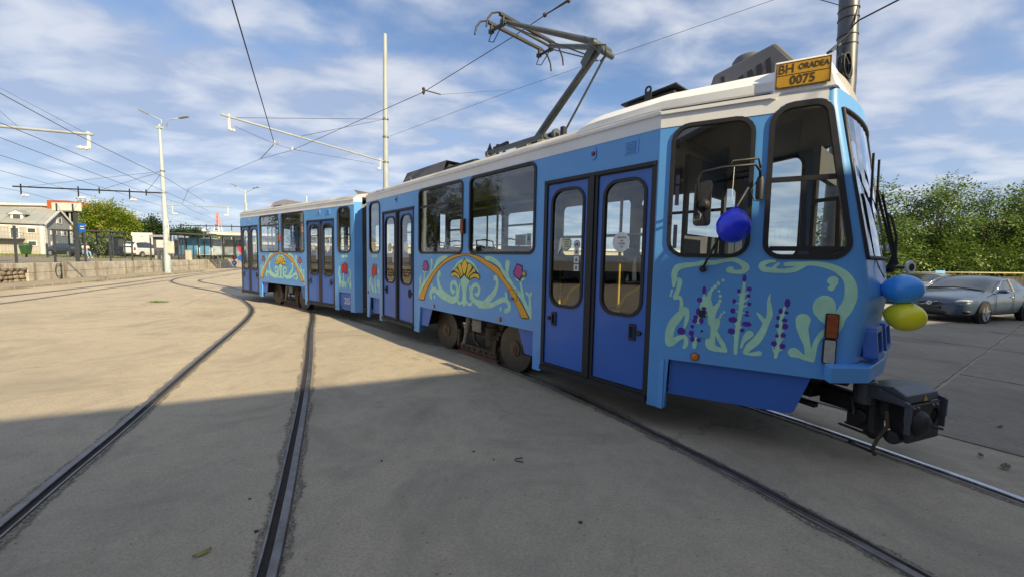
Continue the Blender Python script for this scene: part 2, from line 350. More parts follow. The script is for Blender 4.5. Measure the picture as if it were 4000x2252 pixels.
CAB={'g': [('s',[(186,1441,12),(186,1512,24),(187,1568,27),(211,1618,30),(274,1641,25),(349,1650,19),(429,1669,22),(502,1670,22),(589,1689,16),(664,1703,19),(723,1678,21),(764,1640,29),(749,1604,22),(694,1593,18),(635,1607,22),(651,1627,14),(668,1628,7)]),('s',[(206,1509,12),(236,1496,22),(230,1429,19),(213,1372,20),(204,1336,20),(244,1339,17),(262,1291,15),(258,1234,18)]),('s',[(294,1233,23),(233,1147,38),(184,1064,38),(168,983,38),(169,903,35),(173,878,17)]),('s',[(301,1223,30),(316,1168,19),(307,1104,17),(296,1054,8)]),('s',[(193,899,31),(243,948,24),(294,975,19),(317,950,19),(317,900,20),(305,873,17)]),('s',[(450,1376,8),(453,1311,26),(437,1269,18),(425,1206,12),(416,1135,12),(409,1093,16),(400,1022,17),(397,959,17),(390,902,19),(392,881,15)]),('s',[(498,1403,16),(488,1348,21),(485,1286,39),(513,1227,29),(522,1159,32),(526,1091,29),(524,1008,35),(522,932,42),(542,900,32),(603,887,22),(651,880,13)]),('s',[(569,1299,16),(542,1250,22),(527,1201,26)]),('s',[(574,1157,18),(573,1116,18),(560,1074,19)]),('s',[(565,1040,16),(592,989,18),(624,938,20),(645,886,18)]),('s',[(502,1198,6),(471,1196,6)]),('s',[(761,1510,11),(759,1445,13),(751,1365,20),(747,1286,17),(743,1213,15),(735,1139,17),(731,1058,18),(727,978,17),(728,873,15)]),('s',[(723,1403,5),(741,1384,6)]),('s',[(794,1420,6),(772,1403,6)]),('s',[(702,1319,6),(734,1318,6)]),('s',[(801,1370,5),(773,1340,7)]),('s',[(794,1309,6),(764,1287,7)]),('s',[(695,1260,6),(733,1238,6)]),('s',[(778,1243,5),(755,1234,6)]),('s',[(713,1140,6),(723,1111,6)]),('s',[(760,1111,6),(744,1093,6)]),('s',[(706,1032,6),(723,1017,6)]),('s',[(825,1055,32),(799,1019,24),(779,977,13),(769,929,9)]),('s',[(869,1247,6),(899,1213,15),(934,1165,16)]),('s',[(940,1146,21),(917,1079,27),(878,1002,33),(831,944,30),(800,890,17)]),('s',[(801,877,9),(851,880,15),(906,894,22)]),('e',[(173,1402,12,12)]),('e',[(168,1378,12,13)]),('e',[(161,1353,12,13)]),('e',[(595,1516,13,15)]),('e',[(560,1486,15,17)]),('e',[(535,1456,16,18)]),('e',[(513,1430,14,17)]),('e',[(568,1419,11,12)]),('e',[(581,1373,14,16)]),('e',[(580,1330,15,17)]),('e',[(619,1232,10,12)]),('e',[(600,1212,10,11)]),('e',[(591,1187,11,13)]),('s',[(957,1411,5),(950,1360,11),(958,1300,19),(963,1234,21),(943,1164,23),(916,1080,26),(875,1000,30)]),('s',[(973,1693,11),(927,1689,16),(883,1662,23),(897,1625,24),(959,1617,22),(1025,1613,18),(1094,1621,21),(1141,1642,20),(1185,1672,16)]),('s',[(1053,1670,17),(1101,1673,19),(1170,1675,18),(1236,1680,18),(1308,1669,22),(1374,1646,25),(1424,1613,30),(1466,1563,33),(1487,1496,39),(1490,1422,41),(1479,1366,41),(1459,1314,44),(1433,1256,39),(1428,1192,31),(1426,1142,11)]),('s',[(999,1674,12),(963,1634,12)]),('s',[(1353,1261,62),(1377,1213,40),(1361,1147,23),(1333,1119,20),(1306,1071,18),(1288,1010,18),(1282,945,20),(1276,891,21)]),('s',[(1198,1215,52),(1197,1150,41),(1217,1073,32),(1238,1004,23),(1250,927,23),(1265,887,17)]),('s',[(1152,934,42),(1189,919,27),(1238,893,17)]),('s',[(1373,1543,39),(1382,1515,17),(1364,1486,22)]),('s',[(1065,1309,9),(1052,1241,11),(1045,1181,14),(1044,1107,13),(1043,1033,13),(1033,951,17),(1026,876,12)]),('s',[(1035,1253,4),(1048,1228,5)]),('s',[(1074,1250,4),(1055,1235,5)]),('s',[(1021,1125,5),(1036,1093,5)]),('s',[(1071,1117,4),(1052,1095,5)]),('s',[(1022,1044,5),(1032,1019,5)]),('s',[(1072,1047,4),(1052,1014,5)]),('s',[(999,967,5),(1011,921,5)]),('s',[(1069,949,5),(1043,932,5)]),('e',[(1330,1329,76,98)])],'v': [('e',[(447,1420,16,37)]),('e',[(414,1328,23,23)]),('e',[(408,1222,19,34)]),('e',[(453,1253,21,15)]),('e',[(388,1168,20,18)]),('e',[(382,1130,22,22)]),('e',[(437,1138,19,26)]),('e',[(364,1077,16,18)]),('e',[(361,1014,23,26)]),('e',[(371,959,19,28)]),('e',[(424,955,19,18)]),('e',[(272,1023,35,36)]),('e',[(760,1539,15,33)]),('e',[(723,1429,14,20)]),('e',[(801,1450,19,18)]),('e',[(692,1337,15,21)]),('e',[(799,1390,14,16)]),('e',[(808,1319,16,17)]),('e',[(687,1251,20,24)]),('e',[(795,1249,16,11)]),('e',[(795,1219,19,11)]),('e',[(691,1171,35,26)]),('e',[(798,1142,37,22)]),('e',[(684,1067,29,26)]),('e',[(767,1084,18,17)]),('e',[(1082,1348,19,37)]),('e',[(1039,1275,15,24)]),('e',[(1081,1266,15,15)]),('e',[(1024,1217,13,19)]),('e',[(1072,1201,20,16)]),('e',[(1022,1150,15,18)]),('e',[(1078,1149,21,25)]),('e',[(1025,1063,13,16)]),('e',[(1069,1073,19,20)]),('e',[(1008,993,22,23)]),('e',[(1069,979,22,23)])]}
REDL={'g': [('s',[(-687,1365,29),(-720,1290,26),(-738,1206,27),(-723,1157,26),(-678,1085,35),(-688,1001,36),(-690,926,26),(-683,869,29)]),('s',[(-507,1223,14),(-508,1133,26),(-518,1034,33),(-528,927,70),(-560,876,36)]),('s',[(-619,988,30),(-590,915,47)]),('s',[(-383,992,23),(-407,926,35),(-431,867,29)]),('s',[(-466,988,18),(-452,939,23)]),('s',[(-236,1314,25),(-186,1259,20),(-187,1179,18),(-196,1098,20),(-190,1018,20),(-192,921,45),(-193,857,17)]),('s',[(-240,1113,20),(-285,1062,25),(-287,973,26)]),('e',[(-528,1643,76,41)]),('e',[(-363,1649,72,39)])],'k': [('s',[(-448,1502,9),(-426,1466,9),(-351,1460,9),(-322,1424,9),(-331,1384,9),(-312,1336,9),(-340,1278,9),(-319,1230,9),(-372,1202,9),(-446,1217,9),(-491,1240,9),(-552,1222,9),(-590,1237,9),(-574,1278,9),(-596,1327,9),(-587,1393,9),(-532,1435,9),(-494,1460,9),(-448,1502,9)]),('s',[(-494,1444,5),(-504,1362,5),(-482,1298,5),(-506,1240,5)])],'r': [('p',[(-448,1502),(-426,1466),(-351,1460),(-322,1424),(-331,1384),(-312,1336),(-340,1278),(-319,1230),(-372,1202),(-446,1217),(-491,1240),(-552,1222),(-590,1237),(-574,1278),(-596,1327),(-587,1393),(-532,1435),(-494,1460)])],'d': [('e',[(-593,1462,46,45)])],'o': [('e',[(-593,1462,22,21)])]}
REDR={'g': [('s',[(-3661,1147,38),(-3701,1093,27),(-3722,1009,27),(-3713,926,27),(-3705,859,35)]),('s',[(-3632,1119,27),(-3634,1029,30),(-3558,959,46),(-3502,874,40)]),('s',[(-3491,956,20),(-3492,904,26)]),('s',[(-3387,1234,13),(-3385,1132,23),(-3377,1022,32),(-3360,928,32),(-3361,862,36),(-3287,890,23)]),('s',[(-3181,1351,28),(-3155,1273,18),(-3148,1180,17),(-3140,1073,23),(-3141,987,23),(-3151,892,32),(-3148,864,30)]),('s',[(-3202,1098,48),(-3212,1025,51),(-3213,975,19)]),('e',[(-3490,1663,66,36)]),('e',[(-3322,1668,77,35)])],'k': [('s',[(-3417,1500,7),(-3390,1468,8),(-3344,1411,8),(-3281,1384,7),(-3300,1325,8),(-3282,1282,8),(-3319,1230,8),(-3384,1249,8),(-3421,1203,8),(-3469,1157,7),(-3487,1208,8),(-3554,1220,8),(-3562,1316,8),(-3561,1367,8),(-3512,1450,8),(-3455,1459,8),(-3417,1500,7)])],'r': [('p',[(-3417,1500),(-3390,1468),(-3344,1411),(-3281,1384),(-3300,1325),(-3282,1282),(-3319,1230),(-3384,1249),(-3421,1203),(-3469,1157),(-3487,1208),(-3554,1220),(-3562,1316),(-3561,1367),(-3512,1450),(-3455,1459)])],'d': [('e',[(-3325,1448,51,50)])],'o': [('e',[(-3335,1455,23,21)])]}

# ---------------------------------------------------------------- tram frames (also used for the track)
T_O = Vector((-0.93087, 6.46013, 0)); T_YAW = -0.85392; T_BEND = 0.2073
DR = Vector((math.cos(T_YAW), math.sin(T_YAW), 0)); NIN = Vector((-DR.y, DR.x, 0))
E_O = Vector((-3.93721, 9.78465, 0)); E_YAW = -0.64662
DE = Vector((math.cos(E_YAW), math.sin(E_YAW), 0)); NE = Vector((-DE.y, DE.x, 0))
fw = lambda s, t, z=0: T_O + DR * s + NIN * t + Vector((0, 0, z))
rw = lambda s, t, z=0: E_O + DE * s + NE * t + Vector((0, 0, z))

# ---------------------------------------------------------------- ground
def concrete(name, base, tint, dark, joint=False):
    m = bpy.data.materials.new(name); m.use_nodes = True; t = m.node_tree; b = t.nodes['Principled BSDF']
    g = t.nodes.new('ShaderNodeNewGeometry'); P = g.outputs['Position']
    def noise(scale, detail, rough=0.6, dist=0.0, stretch=None):
        n = t.nodes.new('ShaderNodeTexNoise'); n.inputs['Scale'].default_value = scale; n.inputs['Detail'].default_value = detail
        n.inputs['Roughness'].default_value = rough; n.inputs['Distortion'].default_value = dist
        if stretch:
            mp = t.nodes.new('ShaderNodeMapping'); mp.inputs['Rotation'].default_value = (0, 0, stretch[0]); mp.inputs['Scale'].default_value = stretch[1]
            t.links.new(P, mp.inputs[0]); t.links.new(mp.outputs[0], n.inputs['Vector'])
        else: t.links.new(P, n.inputs['Vector'])
        return n.outputs[0]
    def rng(x, a, c, lo=0.0, hi=1.0):
        r = t.nodes.new('ShaderNodeMapRange'); r.inputs['From Min'].default_value = a; r.inputs['From Max'].default_value = c
        r.inputs['To Min'].default_value = lo; r.inputs['To Max'].default_value = hi
        t.links.new(x, r.inputs['Value']); return r.outputs[0]
    def mix(f, a, c):
        mi = t.nodes.new('ShaderNodeMix'); mi.data_type = 'RGBA'; t.links.new(f, mi.inputs['Factor'])
        for s, k in ((a, 'A'), (c, 'B')):
            if isinstance(s, tuple): mi.inputs[k].default_value = (*s, 1)
            else: t.links.new(s, mi.inputs[k])
        return mi.outputs['Result']
    c = mix(rng(noise(0.35, 5), 0.38, 0.66), base, tint)
    c = mix(rng(noise(0.75, 8, 0.70, 0.8), 0.47, 0.68, 0, 0.85), c, dark)
    c = mix(rng(noise(2.2, 8, 0.7, 0.3, (R(35), (1.0, 0.35, 1))), 0.56, 0.72, 0, 0.45), c, tuple(x * 1.22 for x in base))
    c = mix(rng(noise(5.0, 8, 0.7), 0.46, 0.66, 0, 0.50), c, tuple(x * 0.66 for x in base))
    c = mix(rng(noise(52, 6, 0.78), 0.42, 0.64, 0, 0.70), c, tuple(x * 0.55 for x in base))
    c = mix(rng(noise(140, 3, 0.7), 0.56, 0.70, 0, 0.55), c, tuple(min(.8, x * 1.5) for x in base))
    vo = t.nodes.new('ShaderNodeTexVoronoi'); vo.inputs['Scale'].default_value = 17; t.links.new(P, vo.inputs['Vector'])
    pit = rng(vo.outputs['Distance'], 0.05, 0.13, 1, 0)
    pm = t.nodes.new('ShaderNodeMath'); pm.operation = 'MULTIPLY'; t.links.new(pit, pm.inputs[0]); t.links.new(rng(noise(5, 3), 0.48, 0.60, 0, 0.9), pm.inputs[1])
    c = mix(pm.outputs[0], c, tuple(x * 0.32 for x in base))
    # hairline cracks
    v2 = t.nodes.new('ShaderNodeTexVoronoi'); v2.feature = 'DISTANCE_TO_EDGE'; v2.inputs['Scale'].default_value = 0.16
    dn = t.nodes.new('ShaderNodeTexNoise'); dn.inputs['Scale'].default_value = 1.6; dn.inputs['Detail'].default_value = 8; t.links.new(P, dn.inputs['Vector'])
    va = t.nodes.new('ShaderNodeVectorMath'); va.operation = 'MULTIPLY_ADD'; va.inputs[1].default_value = (1.3, 1.3, 0); t.links.new(dn.outputs[1], va.inputs[0]); t.links.new(P, va.inputs[2])
    t.links.new(va.outputs[0], v2.inputs['Vector'])
    ck = t.nodes.new('ShaderNodeMath'); ck.operation = 'MULTIPLY'; t.links.new(rng(v2.outputs['Distance'], 0.0, 0.0040, 1, 0), ck.inputs[0]); t.links.new(rng(noise(0.6, 2), 0.45, 0.58, 0, 0.65), ck.inputs[1])
    c = mix(ck.outputs[0], c, tuple(x * 0.4 for x in base))
    t.links.new(c, b.inputs['Base Color'])
    b.inputs['Roughness'].default_value = 0.88; b.inputs['Specular IOR Level'].default_value = 0.3
    h = t.nodes.new('ShaderNodeMath'); h.operation = 'ADD'; t.links.new(noise(85, 6, 0.75), h.inputs[0]); t.links.new(noise(9, 5), h.inputs[1])
    h2 = t.nodes.new('ShaderNodeMath'); h2.operation = 'SUBTRACT'; t.links.new(h.outputs[0], h2.inputs[0]); t.links.new(pm.outputs[0], h2.inputs[1])
    bp = t.nodes.new('ShaderNodeBump'); bp.inputs['Strength'].default_value = 0.8; bp.inputs['Distance'].default_value = 0.015
    t.links.new(h2.outputs[0], bp.inputs['Height']); t.links.new(bp.outputs[0], b.inputs['Normal'])
    return m
m_yard = concrete('yard concrete', (0.525, 0.450, 0.338), (0.440, 0.385, 0.298), (0.265, 0.236, 0.192))
m_slab = concrete('slab concrete', (0.330, 0.290, 0.230), (0.270, 0.240, 0.195), (0.150, 0.136, 0.115))
m_steel = mat('rail steel', (0.23, 0.215, 0.205), 0.42, 0.85, 0.3, 9, dirt=(0.13, 0.085, 0.055, 0.75), dscale=5)
m_shiny = mat('polished rail steel', (0.52, 0.53, 0.55), 0.25, 0.95, 0.2, 14)
m_groove = mat('rail groove dirt', (0.028, 0.023, 0.02), 0.95, 0, 0.4, 30, bump=0.6)
m_gravel = mat('broken joint gravel', (0.290, 0.252, 0.198), 0.95, 0, 0.75, 70, bump=1.0, bscale=150)
_t = m_gravel.node_tree; _b = _t.nodes['Principled BSDF']      # ragged alpha: gravel thins out away from the rail
_a = _t.nodes.new('ShaderNodeAttribute'); _a.attribute_name = 'edge'; _g = _t.nodes.new('ShaderNodeNewGeometry')
_n = _t.nodes.new('ShaderNodeTexNoise'); _n.inputs['Scale'].default_value = 34; _n.inputs['Detail'].default_value = 6; _n.inputs['Roughness'].default_value = .7; _t.links.new(_g.outputs['Position'], _n.inputs['Vector'])
_n2 = _t.nodes.new('ShaderNodeTexNoise'); _n2.inputs['Scale'].default_value = 3.0; _n2.inputs['Detail'].default_value = 3; _t.links.new(_g.outputs['Position'], _n2.inputs['Vector'])
_m1 = _t.nodes.new('ShaderNodeMath'); _m1.operation = 'ADD'; _t.links.new(_n.outputs[0], _m1.inputs[0]); _t.links.new(_n2.outputs[0], _m1.inputs[1])
_m2 = _t.nodes.new('ShaderNodeMath'); _m2.operation = 'SUBTRACT'; _t.links.new(_m1.outputs[0], _m2.inputs[0]); _t.links.new(_a.outputs['Fac'], _m2.inputs[1])
_r = _t.nodes.new('ShaderNodeMapRange'); _r.inputs['From Min'].default_value = .68; _r.inputs['From Max'].default_value = .88; _t.links.new(_m2.outputs[0], _r.inputs['Value']); _t.links.new(_r.outputs[0], _b.inputs['Alpha'])
m_terr = mat('terrace ground', (0.22, 0.19, 0.14), 0.95, 0, 0.25, 1.2, dirt=(0.09, 0.12, 0.04, 0.8), dscale=0.35)

mb = MB(); mb.add([(-900, -300, 0), (900, -300, 0), (900, 1500, 0), (-900, 1500, 0)], [(0, 1, 2, 3)])
yard = tag(mb.build('ground', m_yard, recalc=False), kind='structure')
# slabs right of the tram, each laid on its own
ga = Vector((0.56, -0.83, 0)).normalized(); gb = Vector((0.83, 0.56, 0)).normalized()
for i in range(6):
    for j in range(5):
        b0 = 5.7 + 3.55 * i; a0 = -11.6 + 3.5 * j
        cx = gb * (b0 + 1.77) + ga * (a0 + 1.75)
        if cx.x < 2 or cx.y < -1.5 or cx.y > 17: continue
        z = 0.010 + random.uniform(0, 0.008)
        me = MB(); g_ = 0.016; pts = []
        hl = lambda: random.uniform(-0.012, 0.012)
        for k in range(12): pts.append((b0 + g_ + (3.55 - 2 * g_) * k / 12, a0 + g_ + hl()))
        for k in range(12): pts.append((b0 + 3.55 - g_ + hl(), a0 + g_ + (3.5 - 2 * g_) * k / 12))
        for k in range(12): pts.append((b0 + 3.55 - g_ - (3.55 - 2 * g_) * k / 12, a0 + 3.5 - g_ + hl()))
        for k in range(12): pts.append((b0 + g_ + hl(), a0 + 3.5 - g_ - (3.5 - 2 * g_) * k / 12))
        n = len(pts); tilt = random.uniform(-.001, .001)
        V = [gb * p + ga * q + Vector((0, 0, z + tilt * (p - b0))) for p, q in pts] + [gb * p + ga * q + Vector((0, 0, 0.002)) for p, q in pts]
        me.add(V, [tuple(range(n))] + [(k, (k + 1) % n, n + (k + 1) % n, n + k) for k in range(n)])
        me.build('concrete_slab', m_slab, yard)

# ---------------------------------------------------------------- tracks
def rail(path, side, track, shiny=False, z=0.0):
    """side = +1: running head lies left of the groove when walking along the path"""
    P = smooth_path(path, 8); n = len(P)
    nr = []
    for i in range(n):
        d = (P[min(i + 1, n - 1)] - P[max(i - 1, 0)]).normalized(); nr.append(Vector((-d.y, d.x, 0)) * side)
    def strip(prof, name, m):
        V = []; F = []; k = len(prof)
        for i in range(n):
            for o_, z_ in prof: V.append(P[i] + nr[i] * o_ + Vector((0, 0, z_ + z)))
        for i in range(n - 1):
            for j in range(k - 1): F.append((i * k + j, i * k + j + 1, (i + 1) * k + j + 1, (i + 1) * k + j))
        q = MB(); q.add(V, F); return q.build(name, m, track, smooth=25)
    strip([(0.0, 0.0), (0.001, 0.018), (0.006, 0.022), (0.046, 0.022), (0.052, 0.018), (0.054, 0.0)], 'rail', m_shiny if shiny else m_steel)
    strip([(-0.060, 0.0), (-0.058, 0.014), (-0.044, 0.014), (-0.042, 0.005)], 'guard_lip', m_steel)
    strip([(-0.041, 0.004), (-0.001, 0.004)], 'flange_groove', m_groove)
    # crumbled edge of the concrete along the rail
    for a, s in ((0.055, 1), (-0.061, -1)):
        V = []; F = []; AT = []
        for i in range(n):
            e = a + s * (0.10 + 0.05 * random.random()); AT += [0.0, 1.0]
            V += [P[i] + nr[i] * a + Vector((0, 0, 0.005 + z)), P[i] + nr[i] * e + Vector((0, 0, 0.0035 + z))]
        for i in range(n - 1): F.append((2 * i, 2 * i + 1, 2 * i + 3, 2 * i + 2))
        q = MB(); q.add(V, F); o = q.build('crumbled_edge', m_gravel, track, recalc=False)
        at_ = o.data.attributes.new('edge', 'FLOAT', 'POINT'); at_.data.foreach_set('value', AT)
def track(name, label):
    t = empty(name); return tag(t, label, 'tram track', kind='structure')
tk = track('tram_track', 'embedded tram track under the blue tram curving away behind it')
near = [fw(s, t) for s, t in ((9.5, -2.45), (8.2, -1.72), (6.8, -1.05), (5.44, -.54), (4.9, -.386), (4.4, -.242), (3.5, -.035), (2.9, .09), (2.42, .17), (1.8, .25), (1.1, .30), (-.7, .34))]
near += [rw(s, t) for s, t in ((-2.0, .34), (-4.0, .32), (-6.0, .27), (-7.3, .16), (-8.2, .06))]
near += [Vector((*p, 0)) for p in ((-12.2, 16.45), (-13.9, 17.75), (-15.9, 19.2), (-18.0, 20.9), (-19.8, 22.7), (-21.5, 25.2), (-22.8, 27.8), (-25.0, 33.0), (-28.9, 41.8), (-33, 52))]
far = [fw(s, t) for s, t in ((10.3, -1.05), (8.9, -.30), (7.4, .40), (5.88, 1.02), (5.3, 1.20), (4.3, 1.475), (2.9, 1.70), (1.3, 1.83), (-.7, 1.86))]
far += [rw(s, t) for s, t in ((-2.0, 1.86), (-5.0, 1.84), (-8.2, 1.72))]
far += [Vector((*p, 0)) for p in ((-12.8, 18.4), (-14.3, 19.65), (-16.0, 20.95), (-17.8, 22.4), (-19.2, 24.1), (-20.3, 26.4), (-21.3, 28.9), (-23.5, 33.8), (-27.4, 42.6), (-31.5, 53))]
rail(near, 1, tk); rail(far, -1, tk, shiny=True)
tk2 = track('tram_track', 'embedded side track curving through the foreground to join the tram track')
A = [Vector((*p, 0)) for p in ((-2.35, .8), (-2.72, 1.6), (-3.01, 2.21), (-3.27, 2.75), (-3.57, 3.4), (-3.89, 4.06), (-4.38, 5.05), (-5.2, 6.72), (-6.02, 8.42), (-6.87, 10.1), (-7.75, 11.6), (-8.9, 13.1), (-10.3, 14.7), (-11.4, 15.75))]
B = [Vector((*p, 0)) for p in ((-.75, .6), (-.98, 1.25), (-1.24, 1.91), (-1.48, 2.46), (-1.84, 3.25), (-2.38, 4.41), (-3.22, 6.15), (-4.45, 8.6), (-5.12, 10.0), (-5.8, 11.3), (-6.5, 12.3))]
rail(A, 1, tk2); rail(B, -1, tk2)
tk3 = track('tram_track', 'pair of dark rails running along the concrete retaining wall')
W1 = [Vector((*p, 0)) for p in ((-16.0, 8), (-17.0, 11), (-17.78, 13.54), (-18.5, 15.8), (-19.6, 18.8), (-21.0, 22.0), (-22.5, 25.2), (-23.6, 27.8), (-26.2, 34), (-30, 43.5))]
W2 = [Vector((*p, 0)) for p in ((-13.9, 7), (-14.8, 9.8), (-15.6, 12.0), (-16.6, 14.4), (-17.9, 17.3), (-19.2, 20.4), (-20.4, 23.2))]
rail(W1, 1, tk3); rail(W2, -1, tk3)

# ---------------------------------------------------------------- depot hall behind the camera (casts the foreground shade, shows in the panes)
e_u = Vector((0.9111, 0.4122, 0)); e_n = Vector((0.4122, -0.9111, 0))     # along the eaves / away from the yard
HB = 9.0
p0 = Vector((-0.44, 5.77, 0)) + Vector((math.cos(SUN_AZ), math.sin(SUN_AZ), 0)) * (HB / math.tan(SUN_EL))
dm = Matrix(((e_u.x, e_n.x, 0, p0.x), (e_u.y, e_n.y, 0, p0.y), (0, 0, 1, 0), (0, 0, 0, 1)))
hall = empty('depot_hall'); hall.matrix_world = dm
tag(hall, 'tall ochre tram depot hall behind the viewer, shading the foreground', 'building')
m_ochre = mat('ochre render', (0.30, 0.25, 0.17), 0.9, 0, 0.15, 0.8, dirt=(0.16, 0.14, 0.11, 0.6))
m_dglass = mat('dark window glass', (0.03, 0.035, 0.04), 0.12, 0, 0.2, 2)
m_trim = mat('grey trim', (0.24, 0.24, 0.24), 0.7)
MB().box(-27, 30, 0.3, 16, 0, HB - 0.3).build('wall', m_ochre, hall)
MB().box(-27.4, 30.4, 0, 16.4, HB - 0.3, HB).build('roof', m_trim, hall)
wm = None
for i in range(13):
    for zz in (1.2, 5.0):
        if wm is None:
            q = MB(); q.box(-1.0, 1.0, -0.06, 0.1, 0, 2.4); wm = q.build('window', m_dglass, hall, Matrix.Translation((-24 + 4.2 * i, 0.3, zz)))
        else: share(wm, hall, Matrix.Translation((-24 + 4.2 * i, 0.3, zz)))

# ---------------------------------------------------------------- tram
m_lblue = mat('light blue tram paint', (0.108, 0.345, 0.740), 0.36, 0, 0.06, 1.6, coat=0.2, bump=0.12, bscale=3.0, dirt=(0.10, 0.24, 0.46, 0.35), dscale=1.4)
m_dblue = mat('deep blue door paint', (0.030, 0.130, 0.500), 0.38, 0, 0.07, 1.8, coat=0.2, bump=0.08, bscale=3.5, dirt=(0.05, 0.11, 0.30, 0.4), dscale=1.7)
m_skirt = mat('violet blue skirt paint', (0.060, 0.150, 0.500), 0.42, 0, 0.06, 2)
m_white = mat('tram white paint', (0.80, 0.805, 0.80), 0.45, 0, 0.04, 1.5, dirt=(0.52, 0.51, 0.48, 0.35), dscale=2.2)
m_roof = mat('roof grey paint', (0.42, 0.42, 0.42), 0.7, 0, 0.15, 2, dirt=(0.2, 0.19, 0.18, 0.6))
m_rub = mat('black rubber', (0.014, 0.014, 0.016), 0.55, 0, 0.25, 12)
m_blk = mat('black painted metal', (0.020, 0.020, 0.022), 0.55, 0.0, 0.3, 9)
m_lining = mat('cream interior lining', (0.24, 0.235, 0.21), 0.6, 0, 0.05, 2)
m_seat = mat('dark seat plastic', (0.045, 0.055, 0.085), 0.5)
m_yel = mat('yellow grab rail', (0.52, 0.36, 0.03), 0.4)
m_floor = mat('tram floor', (0.06, 0.06, 0.06), 0.8)
m_rust = mat('rusty brown steel', (0.085, 0.060, 0.038), 0.85, 0.1, 0.35, 9, bump=0.4, dirt=(0.035, 0.028, 0.022, 0.8), dscale=5)
m_wheel = mat('dusty wheel disc', (0.150, 0.105, 0.055), 0.85, 0.0, 0.25, 8, bump=0.3, dirt=(0.07, 0.05, 0.032, 0.7), dscale=5)
m_tyre = mat('wheel tyre steel', (0.085, 0.075, 0.062), 0.5, 0.6, 0.2, 10)
m_under = mat('grimy underframe', (0.016, 0.014, 0.012), 0.9, 0, 0.4, 6)
m_gal = mat('galvanised grey steel', (0.20, 0.22, 0.22), 0.5, 0.5, 0.2, 8)
m_dgrey = mat('dark grey plastic', (0.115, 0.118, 0.130), 0.6, 0, 0.1, 6, bump=0.2, bscale=200)
m_amber = mat('amber lens', (0.62, 0.16, 0.012), 0.2, 0, 0.1, 20, coat=0.5)
m_amber2 = mat('dull amber lens', (0.30, 0.055, 0.012), 0.25, 0, 0.25, 20, coat=0.5)
m_red = mat('red lens', (0.22, 0.012, 0.015), 0.2, 0, 0.1, 20, coat=0.5)
m_clear = mat('milky lens', (0.38, 0.38, 0.34), 0.3, 0, 0.15, 20, coat=0.3)
m_g1 = glass('tram window glass', (0.84, 0.88, 0.87), 1.55, 2.1)
m_g2 = glass('windscreen glass', (0.90, 0.93, 0.93), 1.5, 1.8)
m_plate = mat('yellow plate enamel', (0.50, 0.270, 0.010), 0.35, 0, 0.08, 8)
m_ink = mat('dark plate lettering', (0.045, 0.028, 0.008), 0.5)
m_paper = mat('white sticker', (0.72, 0.72, 0.70), 0.6)
m_gpaint = {'g': mat('mint mural paint', (0.420, 0.740, 0.540), 0.5, 0, 0.10, 9), 'k': mat('black mural paint', (0.012, 0.012, 0.012), 0.5),
            'o': mat('orange mural paint', (0.780, 0.370, 0.018), 0.5, 0, 0.05, 6), 'y': mat('yellow mural paint', (0.800, 0.560, 0.035), 0.5, 0, 0.05, 6),
            'p': mat('pink mural paint', (0.470, 0.060, 0.290), 0.5), 'd': mat('moss mural paint', (0.075, 0.170, 0.085), 0.5),
            'v': mat('purple mural paint', (0.090, 0.022, 0.300), 0.5), 'r': mat('red mural paint', (0.560, 0.022, 0.016), 0.5)}

tram = empty('tram', T_O, T_YAW)
tag(tram, 'light blue articulated tram with white roof and painted flower murals', 'tram')
RL = Matrix.Translation((-4.48149, -0.08205, 0)) @ Matrix.Rotation(T_BEND, 4, 'Z')
WID = 2.2
TC, TS = 0.9398, 0.3417
mpN = lambda a, z, o=0: Vector((a, -o, z))
mpF = lambda a, z, o=0: Vector((a, WID + o, z))
mpT = lambda a, z, o=0: Vector((3.51 + a * TC + o * TS, a * TS - o * TC, z))
mpTF = lambda a, z, o=0: Vector((3.51 + a * TC + o * TS, WID - (a * TS - o * TC), z))
mpE = lambda a, z, o=0: Vector((-7.36 - a * TC - o * TS, a * TS - o * TC, z))
mpEF = lambda a, z, o=0: Vector((-7.36 - a * TC - o * TS, WID - (a * TS - o * TC), z))
off = lambda mp, d: (lambda a, z, o=0: mp(a, z, o + d))

def win(loop, mp, mtx=None, divs=(), g=None, vdiv=(), wd=0.034):
    """rubber frame with its pane and bars"""
    inner = grow(loop, -wd)
    f = MB().panel(grow(loop, 0.004), [inner], off(mp, 0.012), 0.05).build('window', m_rub, tram, mtx, smooth=40)
    MB().panel(grow(inner, 0.004), [], off(mp, -0.012), 0).build('pane', g or m_g1, f, recalc=False)
    def span(z):
        xs = []
        for (a0, z0), (a1, z1) in zip(inner, inner[1:] + inner[:1]):
            if (z0 - z) * (z1 - z) < 0: xs.append(a0 + (a1 - a0) * (z - z0) / (z1 - z0))
        return xs
    for z in divs:
        xs = span(z)
        MB().panel([(min(xs), z - .02), (max(xs), z - .02), (max(xs), z + .02), (min(xs), z + .02)], [], off(mp, -0.002), 0.03).build('divider', m_rub, f)
    for (a0, z0, a1, z1) in vdiv:
        MB().panel([(a0 - .02, z0), (a0 + .02, z0), (a1 + .02, z1), (a1 - .02, z1)], [], off(mp, -0.004), 0.03).build('divider', m_rub, f)
    return f

